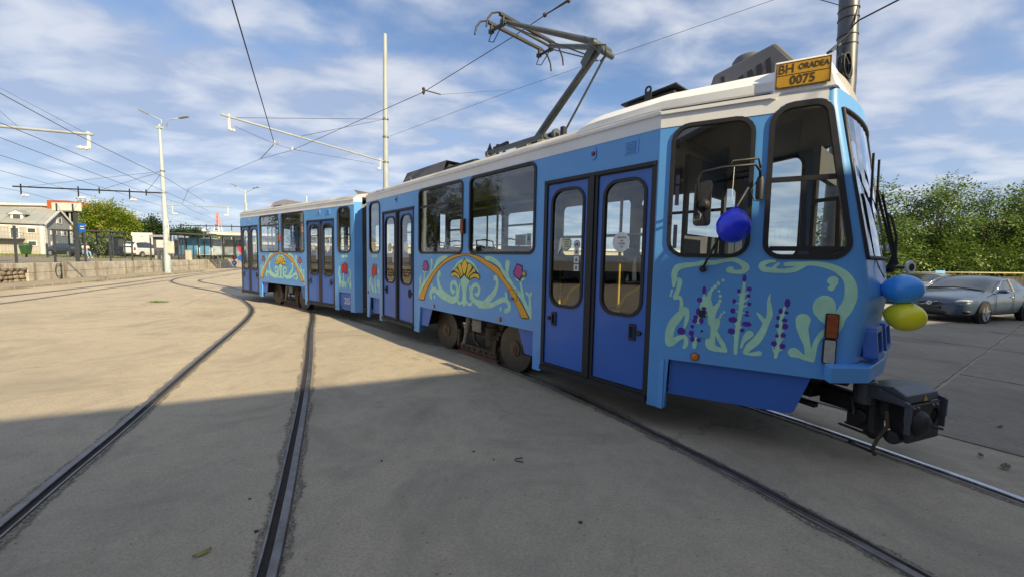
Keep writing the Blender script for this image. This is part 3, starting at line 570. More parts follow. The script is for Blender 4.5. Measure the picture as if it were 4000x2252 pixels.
def door(s0, mtx=None):
    fr = MB(); lv = [rrect(s0 + .05, s0 + .672, .375, 2.582, .015, 2), rrect(s0 + .812, s0 + 1.446, .375, 2.582, .015, 2)]
    fr.panel([(s0, .335), (s0 + 1.496, .335), (s0 + 1.496, 2.633), (s0, 2.633)], lv, off(mpN, 0.006), 0.06)
    fr.box(s0 + .01, s0 + 1.486, -.035, .10, .285, .342)
    fr.box(s0 + .715, s0 + .77, -.022, .02, .345, 2.60)
    fr.box(s0 + .02, s0 + 1.476, -.020, -.005, 2.592, 2.625)
    d = fr.build('door', m_rub, tram, mtx)
    for k, (l, w0) in enumerate(zip(lv, (.113, .878))):
        hole = rrect(s0 + w0, s0 + w0 + .518, 1.10, 2.515, .17, 6)
        MB().panel(grow(l, -.004), [hole], off(mpN, -0.012), 0.035).build('leaf', m_dblue, d)
        inner = grow(hole, -.03)
        MB().panel(grow(hole, .002), [inner], off(mpN, 0.000), 0.05).build('pane_seal', m_rub, d, smooth=40)
        MB().panel(grow(inner, .004), [], off(mpN, -0.022), 0).build('pane', m_g1, d, recalc=False)
        hs = s0 + (.207, 1.296)[k]; ks = s0 + (.126, 1.373)[k]
        q = MB(); q.panel(rrect(hs - .038, hs + .038, .865, 1.035, .012, 2), [rrect(hs - .022, hs + .022, .895, 1.005, .006, 2)], off(mpN, 0.004), 0.02)
        q.box(hs - .022, hs + .022, .012, .016, .895, 1.005)
        q.build('handle', m_blk, d)
        MB().lathe([(.026, 0), (.024, .022)], (ks, .012, .95), (0, -1, 0), 14).build('lock_knob', m_blk, d)
    return d

# side walls
zt = 2.925
outF = [(-3.88, .225), (-3.735, .225), (-3.68, .715), (-3.136, .715), (-3.136, .235), (-2.967, .235), (-2.967, 2.633), (-1.471, 2.633), (-1.471, .243), (-1.268, .243), (-1.21, .737),
        (1.850, .737), (1.850, .243), (2.0, .243), (2.0, 2.633), (3.496, 2.633), (3.496, .255), (3.51, .255), (3.51, zt), (-3.88, zt)]
wW1 = rrect(.371, 1.847, 1.734, 2.912, .11); wW2 = rrect(-1.282, .195, 1.734, 2.912, .11); wS1 = rrect(-3.705, -3.09, 1.734, 2.90, .15)
MB().panel(outF, [wW1, wW2, wS1], mpN, 0.03).build('side_panel', m_lblue, tram)
win(wW1, mpN); win(wW2, mpN, divs=(2.587,)); win(wS1, mpN)
door(2.0); door(-2.967)
outR = [(-7.36, .24), (-7.345, .24), (-7.345, 2.633), (-5.849, 2.633), (-5.849, .24), (-5.62, .24), (-5.60, .735), (-2.598, .735), (-2.598, .243), (-2.437, .243), (-2.437, 2.633), (-.941, 2.633),
        (-.941, .243), (-.745, .243), (-.742, .722), (-.183, .722), (-.183, .25), (0, .25), (0, zt), (-7.36, zt)]
wRA = rrect(-5.69, -4.24, 1.734, 2.912, .11); wRB = rrect(-4.052, -2.587, 1.734, 2.912, .11); wRS = rrect(-.767, -.169, 1.734, 2.90, .15)
MB().panel(outR, [wRA, wRB, wRS], mpN, 0.03).build('side_panel', m_lblue, tram, RL)
win(wRA, mpN, RL, (2.587,)); win(wRB, mpN, RL, (2.585,)); win(wRS, mpN, RL)
door(-2.437, RL); door(-7.345, RL)
# far sides: windows all along
def far_side(a0, a1, wins, mtx):
    hs = [rrect(x - .03, x + wd + .03, 1.734, 2.70, .11) for x, wd in wins]
    MB().panel([(a0, .5), (a1, .5), (a1, zt), (a0, zt)], hs, mpF, 0.03).build('side_panel', m_lblue, tram, mtx)
    for k, h in enumerate(hs): win(h, mpF, mtx, divs=(2.40,) if k % 2 == 0 else (), wd=.028)
far_side(-3.88, 3.51, [(-3.70, .61), (-2.93, 1.475), (-1.282, 1.475), (.371, 1.475), (2.02, 1.40)], None)
far_side(-7.36, 0, [(-.767, .6), (-2.40, 1.475), (-4.052, 1.465), (-5.69, 1.45), (-7.30, 1.45)], RL)

# tapered cab sides
def q_of(s): return (s - 3.51) / TC
FR = [(4.944, .88), (5.0, 1.434), (4.965, 1.72), (4.742, 2.95), (4.735, 3.06)]          # front corner: s, z
edge = [(q_of(s) - .06, z) for s, z in FR]
wC2 = rpoly([(.105, 1.722), (.780, 1.722), (.772, 2.935), (.108, 2.935)], .15)
wC1 = rpoly([(.882, 1.716), (1.497, 1.716), (1.275, 2.985), (.872, 2.985)], [.13, .13, .12, .16])
outC = [(0, .257), (.150, .257), (.172, .737), (1.36, .737)] + edge[:1] + edge[1:4] + [(edge[4][0], 3.06), (0, 3.06)]
for mp, nm in ((mpT, 'n'), (mpTF, 'f')):
    MB().panel(outC, [wC1, wC2], mp, 0.03).build('cab_side_panel', m_lblue, tram)
    win(wC2, mp, wd=.030)
    win(wC1, mp, divs=(2.375, 1.80), vdiv=((1.16, 1.80, 1.135, 2.375),), wd=.036)
    # white band cut round the tall window
    top = [p for p in grow(wC1, .012) if p[1] > 2.93]
    top.sort(key=lambda p: p[0])
    MB().panel([(0, 2.925), (top[0][0], 2.925)] + top + [(edge[3][0] - .0, 2.955), (edge[4][0] + .01, 3.06), (edge[4][0] + .01, 3.072), (0, 3.072)], [], off(mp, .004), .02).build('white_band', m_white, tram)
    MB().panel([(0, 3.045), (.86, 3.045), (.9, 3.03), (.93, 3.075), (0, 3.075)], [], off(mp, .022), .03).build('gutter', m_white, tram)
    MB().panel([(0, 3.076), (.86, 3.076), (.86, 3.094), (0, 3.094)], [], off(mp, .004), .03).build('roof_seam', m_blk, tram)
    MB().panel(rpoly([(.176, .39), (1.18, .393), (1.290, .733), (.180, .733)], [.01, .05, .01, .01]), [], off(mp, -.045), .015).build('skirt', m_dblue, tram)
    # rounded front corner
    q = MB(); V = []; F = []; n = 6
    for s, z in FR:
        t = (s - 3.51) * TS / TC
        a = mp(q_of(s) - .06, z); c = mp(q_of(s), z); b = Vector((s + .012, (t + .07) if nm == 'n' else WID - t - .07, z))
        for k in range(n + 1):
            u = k / n; V.append(a * (1 - u) ** 2 + c * 2 * u * (1 - u) + b * u * u)
    for i in range(4):
        for k in range(n): F.append((i * (n + 1) + k, i * (n + 1) + k + 1, (i + 1) * (n + 1) + k + 1, (i + 1) * (n + 1) + k))
    q.add(V, F).build('front_corner', m_lblue, tram, smooth=True)
    # corner lamps
    lb = MB().panel(rrect(1.342, 1.428, 1.083, 1.285, .012, 2), [], off(mp, .028), .03).build('corner_lamp', m_rub, tram)
    MB().panel(rrect(1.350, 1.420, 1.091, 1.277, .010, 2), [], off(mp, .040), .015).build('lens', m_amber2, lb, bevel=.006)
    lb = MB().panel(rrect(1.338, 1.424, .876, 1.078, .012, 2), [], off(mp, .028), .03).build('corner_lamp', m_rub, tram)
    MB().panel(rrect(1.346, 1.416, .884, 1.070, .010, 2), [], off(mp, .040), .015).build('lens', m_clear, lb, bevel=.006)
# rear end, tapered the same way
wE = rrect(.2, 1.05, 1.734, 2.9, .13)
for mp in (mpE, mpEF):
    MB().panel([(0, .28), (1.42, .74), (1.30, zt), (0, zt)] if mp is mpE else [(0, .5), (1.42, .74), (1.30, zt), (0, zt)], [wE], mp, .03).build('rear_side_panel', m_lblue, tram, RL)
    win(wE, mp, RL)
    MB().panel([(0, 2.925), (1.3, 2.925), (1.3, 3.072), (0, 3.072)], [], off(mp, .004), .02).build('white_band', m_white, tram, RL)
MB().box(-8.70, -8.66, .48, 1.72, .6, 1.73).box(-8.66, -8.62, .47, 1.73, 2.75, 3.05).box(-8.68, -8.62, .46, .54, 1.73, 2.75).box(-8.68, -8.62, 1.66, 1.74, 1.73, 2.75).build('rear_panel', m_lblue, tram, RL)
MB().add([(-8.66, .54, 1.73), (-8.66, 1.66, 1.73), (-8.63, 1.66, 2.75), (-8.63, .54, 2.75)], [(0, 1, 2, 3)]).build('rear_window', m_g2, tram, RL)
MB().box(-8.86, -8.70, .55, 1.65, .66, .80).build('rear_bumper', m_lblue, tram, RL, bevel=.01)

# front face
def front_pt(u, s, z):
    t = (s - 3.51) * TS / TC + .07; hw = 1.1 - t
    return Vector((s + .012 + .045 * (1 - u * u), 1.1 + u * hw, z))
def front_grid(rows, cols, u0=-1, u1=1):
    F = []
    V = [front_pt(u0 + (u1 - u0) * k / cols, s, z) for s, z in rows for k in range(cols + 1)]
    c = cols + 1
    for i in range(len(rows) - 1):
        for k in range(cols): F.append((i * c + k, i * c + k + 1, (i + 1) * c + k + 1, (i + 1) * c + k))
    return MB().add(V, F)
front_grid([(4.944, .88), (4.972, 1.16), (5.0, 1.434)], 10).build('front_panel', m_lblue, tram)
front_grid([(5.0, 1.434), (4.963, 1.735)], 10).build('front_panel', m_lblue, tram)
front_grid([(4.749, 2.915), (4.742, 2.95), (4.735, 3.06)], 10).build('front_header', m_lblue, tram)
ws = front_grid([(4.963, 1.735), (4.85, 2.33), (4.749, 2.915)], 10).build('windscreen', m_g2, tram, recalc=False)
rim = [front_pt(-1 + 2 * k / 10, 4.963, 1.735) for k in range(11)] + [front_pt(1, 4.85, 2.33)] + [front_pt(1 - 2 * k / 10, 4.749, 2.915) for k in range(11)] + [front_pt(-1, 4.85, 2.33), front_pt(-1, 4.963, 1.735)]
MB().tube([p + Vector((.004, 0, 0)) for p in rim], .017, 6, cap=False).build('windscreen_seal', m_rub, ws, smooth=True)
for u in (-.52, .52):
    lp = front_pt(u, 4.972, 1.045) + Vector((.012, 0, 0)); mt = Matrix.Translation(lp) @ Matrix.Rotation(R(-6), 4, 'Y')
    h = MB().panel(rrect(-.165, .165, -.125, .125, .03), [rrect(-.115, .115, -.085, .085, .02)], lambda a, z, o=0: Vector((.045 + o, a, z)), .09).build('headlamp', m_dblue, tram, mt, bevel=.008)
    MB().panel(rrect(-.117, .117, -.087, .087, .02), [], lambda a, z, o=0: Vector((.012 + o, a, z)), .01).build('lens', m_clear, h)
# wipers
for u, a in ((-.10, -.34), (.62, .22)):
    b0 = front_pt(u, 4.975, 1.66) + Vector((.02, 0, 0)); b1 = front_pt(a, 4.86, 2.30) + Vector((.05, 0, 0))
    wp = MB().tube([b0, b0 + Vector((.05, 0, .03)), b1], .010, 6).build('wiper', m_blk, tram)
    d = (b1 - b0).normalized()
    MB().bar(b1 - Vector((.03, 0, .33)) + Vector((0, .05, 0)), b1 + Vector((-.035, -.04, .30)), .014, .024).build('blade', m_rub, wp)

# bumper
bo = [(4.86, .30), (5.055, .555), (5.085, 1.1), (5.055, 1.645), (4.86, 1.90)]; bi = [(4.80, .40), (4.975, .63), (5.0, 1.1), (4.975, 1.57), (4.80, 1.80)]
q = MB(); V = []; F = []
for (x, y), (x2, y2) in zip(bo, bi): V += [(x, y, .755), (x, y, .878), (x2, y2, .886), (x2, y2, .755)]
for i in range(4):
    for k in range(4): F.append((i * 4 + k, i * 4 + (k + 1) % 4, (i + 1) * 4 + (k + 1) % 4, (i + 1) * 4 + k))
F += [(0, 1, 2, 3), (19, 18, 17, 16)]
bp = q.add(V, F).build('bumper', m_lblue, tram, bevel=.006)
for t0, t1 in ((.66, .70), (.86, .90), (1.3, 1.34), (1.5, 1.54)): MB().box(4.86, 5.0, t0, t1, .862, .882).build('bumper_bridge', m_lblue, bp)
MB().box(4.55, 4.93, .55, 1.65, .70, .84).build('bumper_beam', m_under, bp)

# white band, gutter, seam on the straight sides
for a0, a1, mtx in ((-3.88, 3.51, None), (-7.36, 0, RL)):
    for mp in (mpN, mpF):
        MB().panel([(a0, 2.925), (a1, 2.925), (a1, 3.072), (a0, 3.072)], [], off(mp, .004), .02).build('white_band', m_white, tram, mtx)
        MB().panel([(a0, 3.048), (a1, 3.048), (a1, 3.076), (a0, 3.076)], [], off(mp, .022), .03).build('gutter', m_white, tram, mtx)
# roofs
def loft(stations, prof, m, name, mtx=None, smooth=30, close=False):
    """stations: (s, half width, dz), prof: (inset from the side, z)"""
    V = []; F = []
    full = [(i, z) for i, z in prof] + [(-i - 1e-9, z) for i, z in reversed(prof)]
    k = len(full)
    for s, hw, dz in stations:
        for i, z in prof: V.append((s, 1.1 - hw + i * hw / 1.1, z + dz * (z - prof[0][1])))
        for i, z in reversed(prof): V.append((s, 1.1 + hw - i * hw / 1.1, z + dz * (z - prof[0][1])))
    for j in range(len(stations) - 1):
        for i in range(k - 1): F.append((j * k + i, j * k + i + 1, (j + 1) * k + i + 1, (j + 1) * k + i))
    F.append(tuple(range(k))); F.append(tuple(reversed(range((len(stations) - 1) * k, len(stations) * k))))
    return MB().add(V, F).build(name, m, tram, mtx, smooth=smooth)
rp_ = [(0.012, 3.06), (.03, 3.12), (.12, 3.185), (.35, 3.245), (.75, 3.275), (1.08, 3.285)]
loft([(-3.88, 1.1, 0), (3.51, 1.1, 0), (4.70, .67, 0)], rp_, m_roof, 'roof')
loft([(-8.6, .66, 0), (-7.36, 1.1, 0), (0, 1.1, 0)], rp_, m_roof, 'roof', RL)
fp_ = [(.03, 3.092), (.035, 3.186), (.15, 3.285), (.5, 3.305), (1.08, 3.31)]
loft([(2.45, 1.09, -.75), (2.50, 1.1, -.25), (2.60, 1.1, -.08), (2.74, 1.1, 0), (3.51, 1.1, 0), (4.36, .795, 0.06)], fp_, m_white, 'roof_fairing', smooth=20)
q = MB(); hb = [(4.335, .285), (4.745, .43), (4.745, 1.77), (4.335, 1.915)]; ht = [(4.335, .305), (4.655, .425), (4.655, 1.775), (4.335, 1.895)]
q.add([(x, y, 3.066) for x, y in hb] + [(x, y, 3.335) for x, y in ht], [(0, 1, 2, 3), (4, 5, 6, 7), (0, 1, 5, 4), (1, 2, 6, 5), (2, 3, 7, 6), (3, 0, 4, 7)])
box = q.build('destination_box', m_white, tram, bevel=.012)
# number plate on the box
px = Vector((TC, TS, 0)); pn = Vector((TS, -TC, 0.04)).normalized()
pc = mpT(q_of(4.517), 3.207, .020)
pm = frame(pc, px, pn)
pl = MB().box(-.182, .182, -.102, .102, -.004, .004).build('number_plate', m_plate, tram, pm, bevel=.002)
q = MB()
for x0, x1, y0, y1 in ((-.178, .178, .094, .098), (-.178, .178, -.098, -.094), (-.178, -.174, -.098, .098), (.174, .178, -.098, .098), (-.178, .178, -.002, .002)): q.box(x0, x1, y0, y1, .004, .006)
q.build('plate_border', m_ink, pl)
text('lettering', 'BH', m_ink, pl, Matrix.Translation((-.112, .046, .0055)), .105, .001, .82)
text('lettering', 'ORADEA', m_ink, pl, Matrix.Translation((.068, .050, .0055)), .062, .001, .80, bold=.0012)
text('lettering', '0075', m_ink, pl, Matrix.Translation((.0, -.050, .0055)), .098, .001, .82, bold=.002, space=1.06)
for x, y in ((-.165, -.085), (.165, -.085), (-.165, .03), (.17, .02)): MB().lathe([(.005, 0), (.004, .003)], (x, y, .004), (0, 0, 1), 8).build('plate_screw', m_gal, pl)

# numbers and skirts
MB().panel([(-.73, .285), (-.60, .285), (-.60, .27), (-.19, .27), (-.19, .722), (-.73, .722)], [], off(mpN, -.05), .015).build('skirt', m_skirt, tram, RL)
sk205 = MB().panel([(-.745, .385), (-.184, .385), (-.184, .70), (-.745, .70)], [], off(mpN, -.035), .012).build('number_panel', m_skirt, tram, RL)
text('lettering', '205', m_paper, sk205, frame((-.405, .033, .50), (1, 0, 0), (0, -1, 0)), .235, .001, .78, bold=.0015)
MB().panel([(-3.66, .33), (-3.14, .37), (-3.14, .715), (-3.68, .715)], [], off(mpN, -.06), .015).build('skirt', m_skirt, tram)
for pts, mtx in (([(-1.225, .39), (-.969, .398), (-.815, .732), (-1.225, .732)], None), ([(1.663, .405), (1.849, .396), (1.849, .733), (1.527, .733)], None),
                 ([(-5.62, .39), (-5.335, .397), (-5.20, .733), (-5.62, .733)], RL), ([(-2.789, .386), (-2.599, .378), (-2.599, .733), (-2.90, .733)], RL)):
    sk = MB().panel(pts, [], off(mpN, -.03), .012).build('skirt', m_skirt, tram, mtx)
    cx = sum(p[0] for p in pts) / 4
    for dx_, dz_ in ((-.07, .44), (.07, .44), (-.06, .69), (.08, .69)): MB().lathe([(.008, 0), (.006, .004)], (cx + dx_, .030, dz_), (0, -1, 0), 8).build('rivet', m_skirt, sk)
for s, mtx in ((-3.0, None), (-1.45, None), (1.85, None), (3.50, None), (-5.84, RL), (-2.59, RL), (-.93, RL)):
    MB().box(s, s + .14, .03, .12, .245, .73).build('step_well_side', m_lblue, tram, mtx)

# lamps and vents on the sides
def round_lamp(s, z, r, m, mp, mtx=None):
    c = mp(s, z, 0); n_ = (mp(s, z, 1) - c)
    f = MB().lathe([(r * 1.15, 0), (r * 1.1, .008)], c, n_, 18).build('side_marker', m_blk, tram, mtx)
    MB().lathe([(r, .006), (r * .92, .018), (r * .4, .024)], c, n_, 18).build('lens', m, f, smooth=40)
for s, z, mtx in ((-.702, .802, None), (1.168, .806, None), (-3.80, .82, None), (-5.123, .805, RL), (-2.567, .802, RL)): round_lamp(s, z, .030, m_amber, mpN, mtx)
round_lamp(.400, .795, .034, m_amber, mpT)
for s, z, mtx in ((2.738, 2.833, None), (-2.25, 2.83, None), (-6.571, 2.822, RL), (-1.688, 2.838, RL)):
    f = MB().panel(rrect(s - .035, s + .035, z - .065, z + .065, .034, 5), [], off(mpN, .012), .012).build('door_lamp', m_lblue, tram, mtx)
    MB().lathe([(.026, 0), (.024, .012), (.012, .020)], (s, -.012, z), (0, -1, 0), 16).build('lens', m_red, f, smooth=40)
for s, mtx in ((3.20, None), (-1.222, RL)):
    f = MB().panel(rrect(s - .085, s + .085, 2.745, 2.885, .006, 2), [], off(mpN, .006), .006).build('side_vent', m_lblue, tram, mtx)
    for k in range(6): MB().panel([(s - .055, 2.762 + .019 * k), (s + .055, 2.762 + .019 * k), (s + .055, 2.771 + .019 * k), (s - .055, 2.771 + .019 * k)], [], off(mpN, .016), .012).build('louvre', m_lblue, f)
il = MB().panel(rrect(.185, .255, 2.06, 2.27, .02, 3), [], off(mpN, .05), .05).build('turn_signal', m_amber2, tram, bevel=.01)
MB().box(.17, .27, -.03, .0, 2.05, 2.28).build('lamp_base', m_blk, il)
il = MB().panel(rrect(-4.17, -4.12, 2.06, 2.26, .02, 3), [], off(mpN, .04), .04).build('turn_signal', m_amber2, tram, RL)
hc = MB().panel(rrect(.383, .513, .983, 1.104, .008, 2), [], off(mpT, .009), .004).build('inspection_cover', m_lblue, tram)
MB().lathe([(.011, 0), (.008, .006)], mpT(.447, 1.043, .009), (TS, -TC, 0), 12).build('lock', m_blk, hc)
MB().panel([(.417, 1.172), (.470, 1.172), (.468, 1.237), (.417, 1.237)], [], off(mpT, .018), .012).build('socket_cover', m_blk, tram)
fl = MB().panel(rrect(1.355, 1.53, 1.105, 1.255, .006, 2), [grow(rrect(1.355, 1.53, 1.105, 1.255, .006, 2), -.004)], off(mpN, .0085), .002).build('filler_flap', m_blk, tram)
MB().panel([(1.405, 1.122), (1.475, 1.122), (1.475, 1.138), (1.405, 1.138)], [], off(mpN, .0090), .004).build('flap_latch', m_blk, fl)

# murals: painted areas, a few millimetres proud of the panels
def fill_mesh(shapes, mp, o_, cell):
    sh = []
    for kind, pts in shapes:
        P = np.array(pts, float) / 1000.0; sh.append((kind, P))
    lo = np.min([p[:, :2].min(0) - (p[:, 2].max() if k != 'p' else 0) - .02 for k, p in sh], 0); hi = np.max([p[:, :2].max(0) + (p[:, 2].max() if k != 'p' else 0) + .02 for k, p in sh], 0)
    for k, p in sh:
        if k == 'e': lo = np.minimum(lo, p[0, :2] - p[0, 2:] - .02); hi = np.maximum(hi, p[0, :2] + p[0, 2:] + .02)
    nx, nz = (np.ceil((hi - lo) / cell)).astype(int) + 1
    X, Z = np.meshgrid(lo[0] + np.arange(nx) * cell, lo[1] + np.arange(nz) * cell, indexing='ij'); D = np.full(X.shape, 9.0)
    for k, p in sh:
        if k == 'e':
            D = np.minimum(D, (np.hypot((X - p[0, 0]) / p[0, 2], (Z - p[0, 1]) / p[0, 3]) - 1) * min(p[0, 2], p[0, 3]))
        elif k == 's':
            if len(p) > 2:
                q = np.array([tuple(v) for v in smooth_path([Vector(v) for v in p], 3)])
            else: q = p
            for a, b in zip(q[:-1], q[1:]):
                d = b[:2] - a[:2]; l2 = max(d @ d, 1e-9)
                t = np.clip(((X - a[0]) * d[0] + (Z - a[1]) * d[1]) / l2, 0, 1)
                D = np.minimum(D, np.hypot(X - a[0] - t * d[0], Z - a[1] - t * d[1]) - (a[2] + t * (b[2] - a[2])))
        else:
            q = np.vstack([p, p[:1]]); dd = np.full(X.shape, 9.0); ins = np.zeros(X.shape, bool)
            for a, b in zip(q[:-1], q[1:]):
                d = b - a; l2 = max(d @ d, 1e-12); t = np.clip(((X - a[0]) * d[0] + (Z - a[1]) * d[1]) / l2, 0, 1)
                dd = np.minimum(dd, np.hypot(X - a[0] - t * d[0], Z - a[1] - t * d[1]))
                if a[1] != b[1]: ins ^= ((a[1] > Z) != (b[1] > Z)) & (X < (b[0] - a[0]) * (Z - a[1]) / (b[1] - a[1]) + a[0])
            D = np.minimum(D, np.where(ins, -dd, dd))
    I = D < 0; cnt = I[:-1, :-1].astype(int) + I[1:, :-1] + I[1:, 1:] + I[:-1, 1:]
    mb = MB(); full = cnt == 4
    def add(poly):
        o = len(mb.v); mb.v += [mp(a, z, o_) for a, z in poly]; mb.f.append(tuple(range(o, o + len(poly)))); mb.mi.append(0)
    for j in range(nz - 1):
        i = 0
        while i < nx - 1:
            if full[i, j]:
                k = i
                while k < nx - 1 and full[k, j]: k += 1
                add([(X[i, j], Z[i, j]), (X[k, j], Z[i, j]), (X[k, j], Z[i, j + 1]), (X[i, j], Z[i, j + 1])]); i = k
            else: i += 1
    for i, j in zip(*np.nonzero((cnt > 0) & (cnt < 4))):
        cs = [(i, j), (i + 1, j), (i + 1, j + 1), (i, j + 1)]; poly = []
        for e in range(4):
            a, b = cs[e], cs[(e + 1) % 4]; da, db = D[a], D[b]
            if da < 0: poly.append((X[a], Z[a]))
            if (da < 0) != (db < 0):
                t = da / (da - db); poly.append((X[a] + t * (X[b] - X[a]), Z[a] + t * (Z[b] - Z[a])))
        if len(poly) > 2: add(poly)
    return mb
PNAMES = {'g': 'mint_scrolls', 'k': 'black_outlines', 'o': 'orange_arch', 'y': 'yellow_petals', 'p': 'pink_tulips', 'd': 'moss_discs', 'v': 'purple_buds', 'r': 'red_flower'}
def mural(data, mp, mtx, cell, label, shift=0):
    lv = {'g': .0025, 'v': .0040, 'k': .0035, 'd': .0045, 'o': .0055, 'y': .0050, 'p': .0050, 'r': .0042}
    if 'r' in data: lv['k'] = .0050
    root = None
    mp2 = lambda a, z, o=0: mp(a + shift, z, o)
    for k in 'gkodypvr':
        if k not in data: continue
        mb = fill_mesh(data[k], mp2, lv[k], cell)
        if root is None:
            root = mb.build('mural', m_gpaint[k], tram, mtx, recalc=False); root['label'] = label
        elif k in 'pd':
            for sh_ in data[k]: fill_mesh([sh_], mp2, lv[k], cell).build({'p': 'pink_tulip', 'd': 'moss_disc'}[k], m_gpaint[k], root, recalc=False)
        else: mb.build(PNAMES[k], m_gpaint[k], root, recalc=False)
mural(ARCH, mpN, None, .008, 'orange arch with yellow fan flower and mint scrolls', .283)
mural(ARCH, mpN, RL, .010, 'orange arch with yellow fan flower and mint scrolls', -4.147)
mural(CAB, mpT, None, .005, 'mint vines and purple lavender painted on the cab side')
mural(REDL, mpN, RL, .007, 'red flower with mint leaves beside the bellows')
mural(REDR, mpN, None, .007, 'red flower with mint leaves beside the bellows')

# end of the rear section, bellows
MB().add([(0, 0, .25), (.10, .16, .25), (.10, .16, 3.0), (0, 0, 3.0)], [(0, 1, 2, 3)]).build('end_panel', m_lblue, tram, RL)
MB().add([(0, 2.2, .25), (.10, 2.04, .25), (.10, 2.04, 3.0), (0, 2.2, 3.0)], [(0, 3, 2, 1)]).build('end_panel', m_lblue, tram, RL)
MB().add([(0, 0, 3.0), (.10, .16, 3.0), (.10, .16, 3.12), (0, 0, 3.10)], [(0, 1, 2, 3)]).add([(0, .0, 3.10), (.10, .16, 3.12), (.10, 2.04, 3.12), (0, 2.2, 3.1)], [(0, 1, 2, 3)]).build('end_cap', m_white, tram, RL)
MB().add([(-3.88, 0, .25), (-4.0, .2, .25), (-4.0, .2, 3.0), (-3.88, 0, 3.0)], [(0, 1, 2, 3)]).build('end_panel', m_lblue, tram)
m_bel = mat('bellows rubber', (0.050, 0.046, 0.044), 0.5, 0, 0.3, 4, dirt=(0.11, 0.075, 0.065, 0.5), dscale=3)
def ring(s, mt, k):
    g_ = .05 if k % 2 else 0.0
    lp = [(.16 + g_, .38), (2.04 - g_, .38), (2.04 - g_, 2.86), (1.9 - g_, 3.02 - g_), (.30 + g_, 3.02 - g_), (.16 + g_, 2.86)]
    return [mt @ Vector((s, t, z)) for t, z in lp]
A4 = [ring(-3.95, Matrix.Identity(4), 0)[i] for i in range(6)]; B4 = ring(.10, RL, 0)
V = []; F = []; nk = 13
for k in range(nk):
    u = k / (nk - 1); g_ = .085 if k % 2 else 0.0; c = Vector((0, 0, 0))
    row = [a.lerp(b, u) for a, b in zip(A4, B4)]; c = sum(row, Vector()) / 6
    V += [p + (c - p) * (g_ / .95) for p in row]
for k in range(nk - 1):
    for i in range(6): F.append((k * 6 + i, k * 6 + (i + 1) % 6, (k + 1) * 6 + (i + 1) % 6, (k + 1) * 6 + i))
MB().add(V, F).build('bellows', m_bel, tram, bevel=.012)

# underframe, floor, lining
for a0, a1, mtx, b0, b1 in ((-3.85, 3.5, None, -1.15, 1.55), (-7.3, -.02, RL, -5.35, -2.75)):
    MB().box(a0, a1, .10, 2.1, .80, .90).build('floor', m_floor, tram, mtx)
    u = MB(); u.box(a0 + .02, b0, .09, 2.1, .40, .79); u.box(b1, a1 - .02, .09, 2.1, .36, .79); u.box(b0, b1, .9, 1.3, .5, .79); u.build('underframe', m_under, tram, mtx)
    MB().box(a0, a1, .05, 2.15, 2.93, 2.96).build('ceiling', m_lining, tram, mtx)
    MB().box(a0, a1, .06, .42, 2.82, 2.925).box(a0, a1, 1.78, 2.14, 2.82, 2.925).build('ceiling_duct', m_lining, tram, mtx)
MB().add([(3.5, .1, .85), (4.9, .6, .85), (4.9, 1.6, .85), (3.5, 2.1, .85)], [(0, 1, 2, 3)]).add([(3.5, .06, 2.94), (4.72, .5, 2.94), (4.72, 1.7, 2.94), (3.5, 2.14, 2.94)], [(0, 1, 2, 3)]).build('cab_floor', m_lining, tram)
MB().add([(3.5, .2, .35), (4.6, .55, .5), (4.6, 1.65, .5), (3.5, 2.0, .35)], [(0, 1, 2, 3)]).build('cab_underside', m_under, tram)
u = MB(); u.box(3.5, 4.5, .55, 1.65, .40, .80); u.build('underframe', m_under, tram)
for lo, hi, mp, hs, mtx in ((-3.86, 3.5, mpN, [wW1, wW2, wS1], None), (-7.34, -.02, mpN, [wRA, wRB, wRS], RL)):
    # inner lining between the door wells
    segs = ((-3.86, -3.0, [wS1]), (-1.44, 1.97, [wW1, wW2])) if mtx is None else ((-5.82, -2.46, [wRA, wRB]), (-.91, -.02, [wRS]))
    for a, b, h in segs: MB().panel([(a, .9), (b, .9), (b, 2.92), (a, 2.92)], [grow(x, -.03) for x in h], off(mp, -.05), .01).build('lining', m_lining, tram, mtx)
for a, b, wins, mtx in ((-3.86, 3.5, [(-3.70, .61), (-2.93, 1.475), (-1.282, 1.475), (.371, 1.475), (2.02, 1.40)], None), (-7.34, -.02, [(-.767, .6), (-2.40, 1.475), (-4.052, 1.465), (-5.69, 1.45), (-7.30, 1.45)], RL)):
    MB().panel([(a, .9), (b, .9), (b, 2.92), (a, 2.92)], [grow(rrect(x - .03, x + wd + .03, 1.734, 2.70, .11), -.02) for x, wd in wins], off(mpF, -.05), .01).build('lining', m_lining, tram, mtx)
# cab partition, desk, driver seat
MB().box(3.30, 3.34, .95, 2.1, .9, 2.0).box(3.30, 3.34, .95, 1.02, 2.0, 2.9).box(3.30, 3.34, 2.02, 2.1, 2.0, 2.9).box(3.30, 3.34, .95, 2.1, 2.5, 2.9).build('cab_partition', m_dgrey, tram)
MB().add([(4.40, .50, 1.5), (4.88, .62, 1.66), (4.88, 1.58, 1.66), (4.40, 1.7, 1.5), (4.40, .50, .9), (4.88, .62, .9), (4.88, 1.58, .9), (4.40, 1.7, .9)], [(0, 1, 2, 3), (4, 5, 6, 7), (0, 1, 5, 4), (3, 0, 4, 7), (1, 2, 6, 5), (2, 3, 7, 6)]).build('driver_desk', m_dgrey, tram)
sd = MB().box(3.75, 4.15, .95, 1.4, 1.25, 1.38).build('driver_seat', m_seat, tram, bevel=.04)
MB().box(3.70, 3.82, .97, 1.38, 1.36, 2.02).build('seat_back', m_seat, sd, bevel=.04)
MB().box(4.55, 4.60, .75, 1.45, 2.45, 2.70).build('sun_visor', m_dgrey, tram)
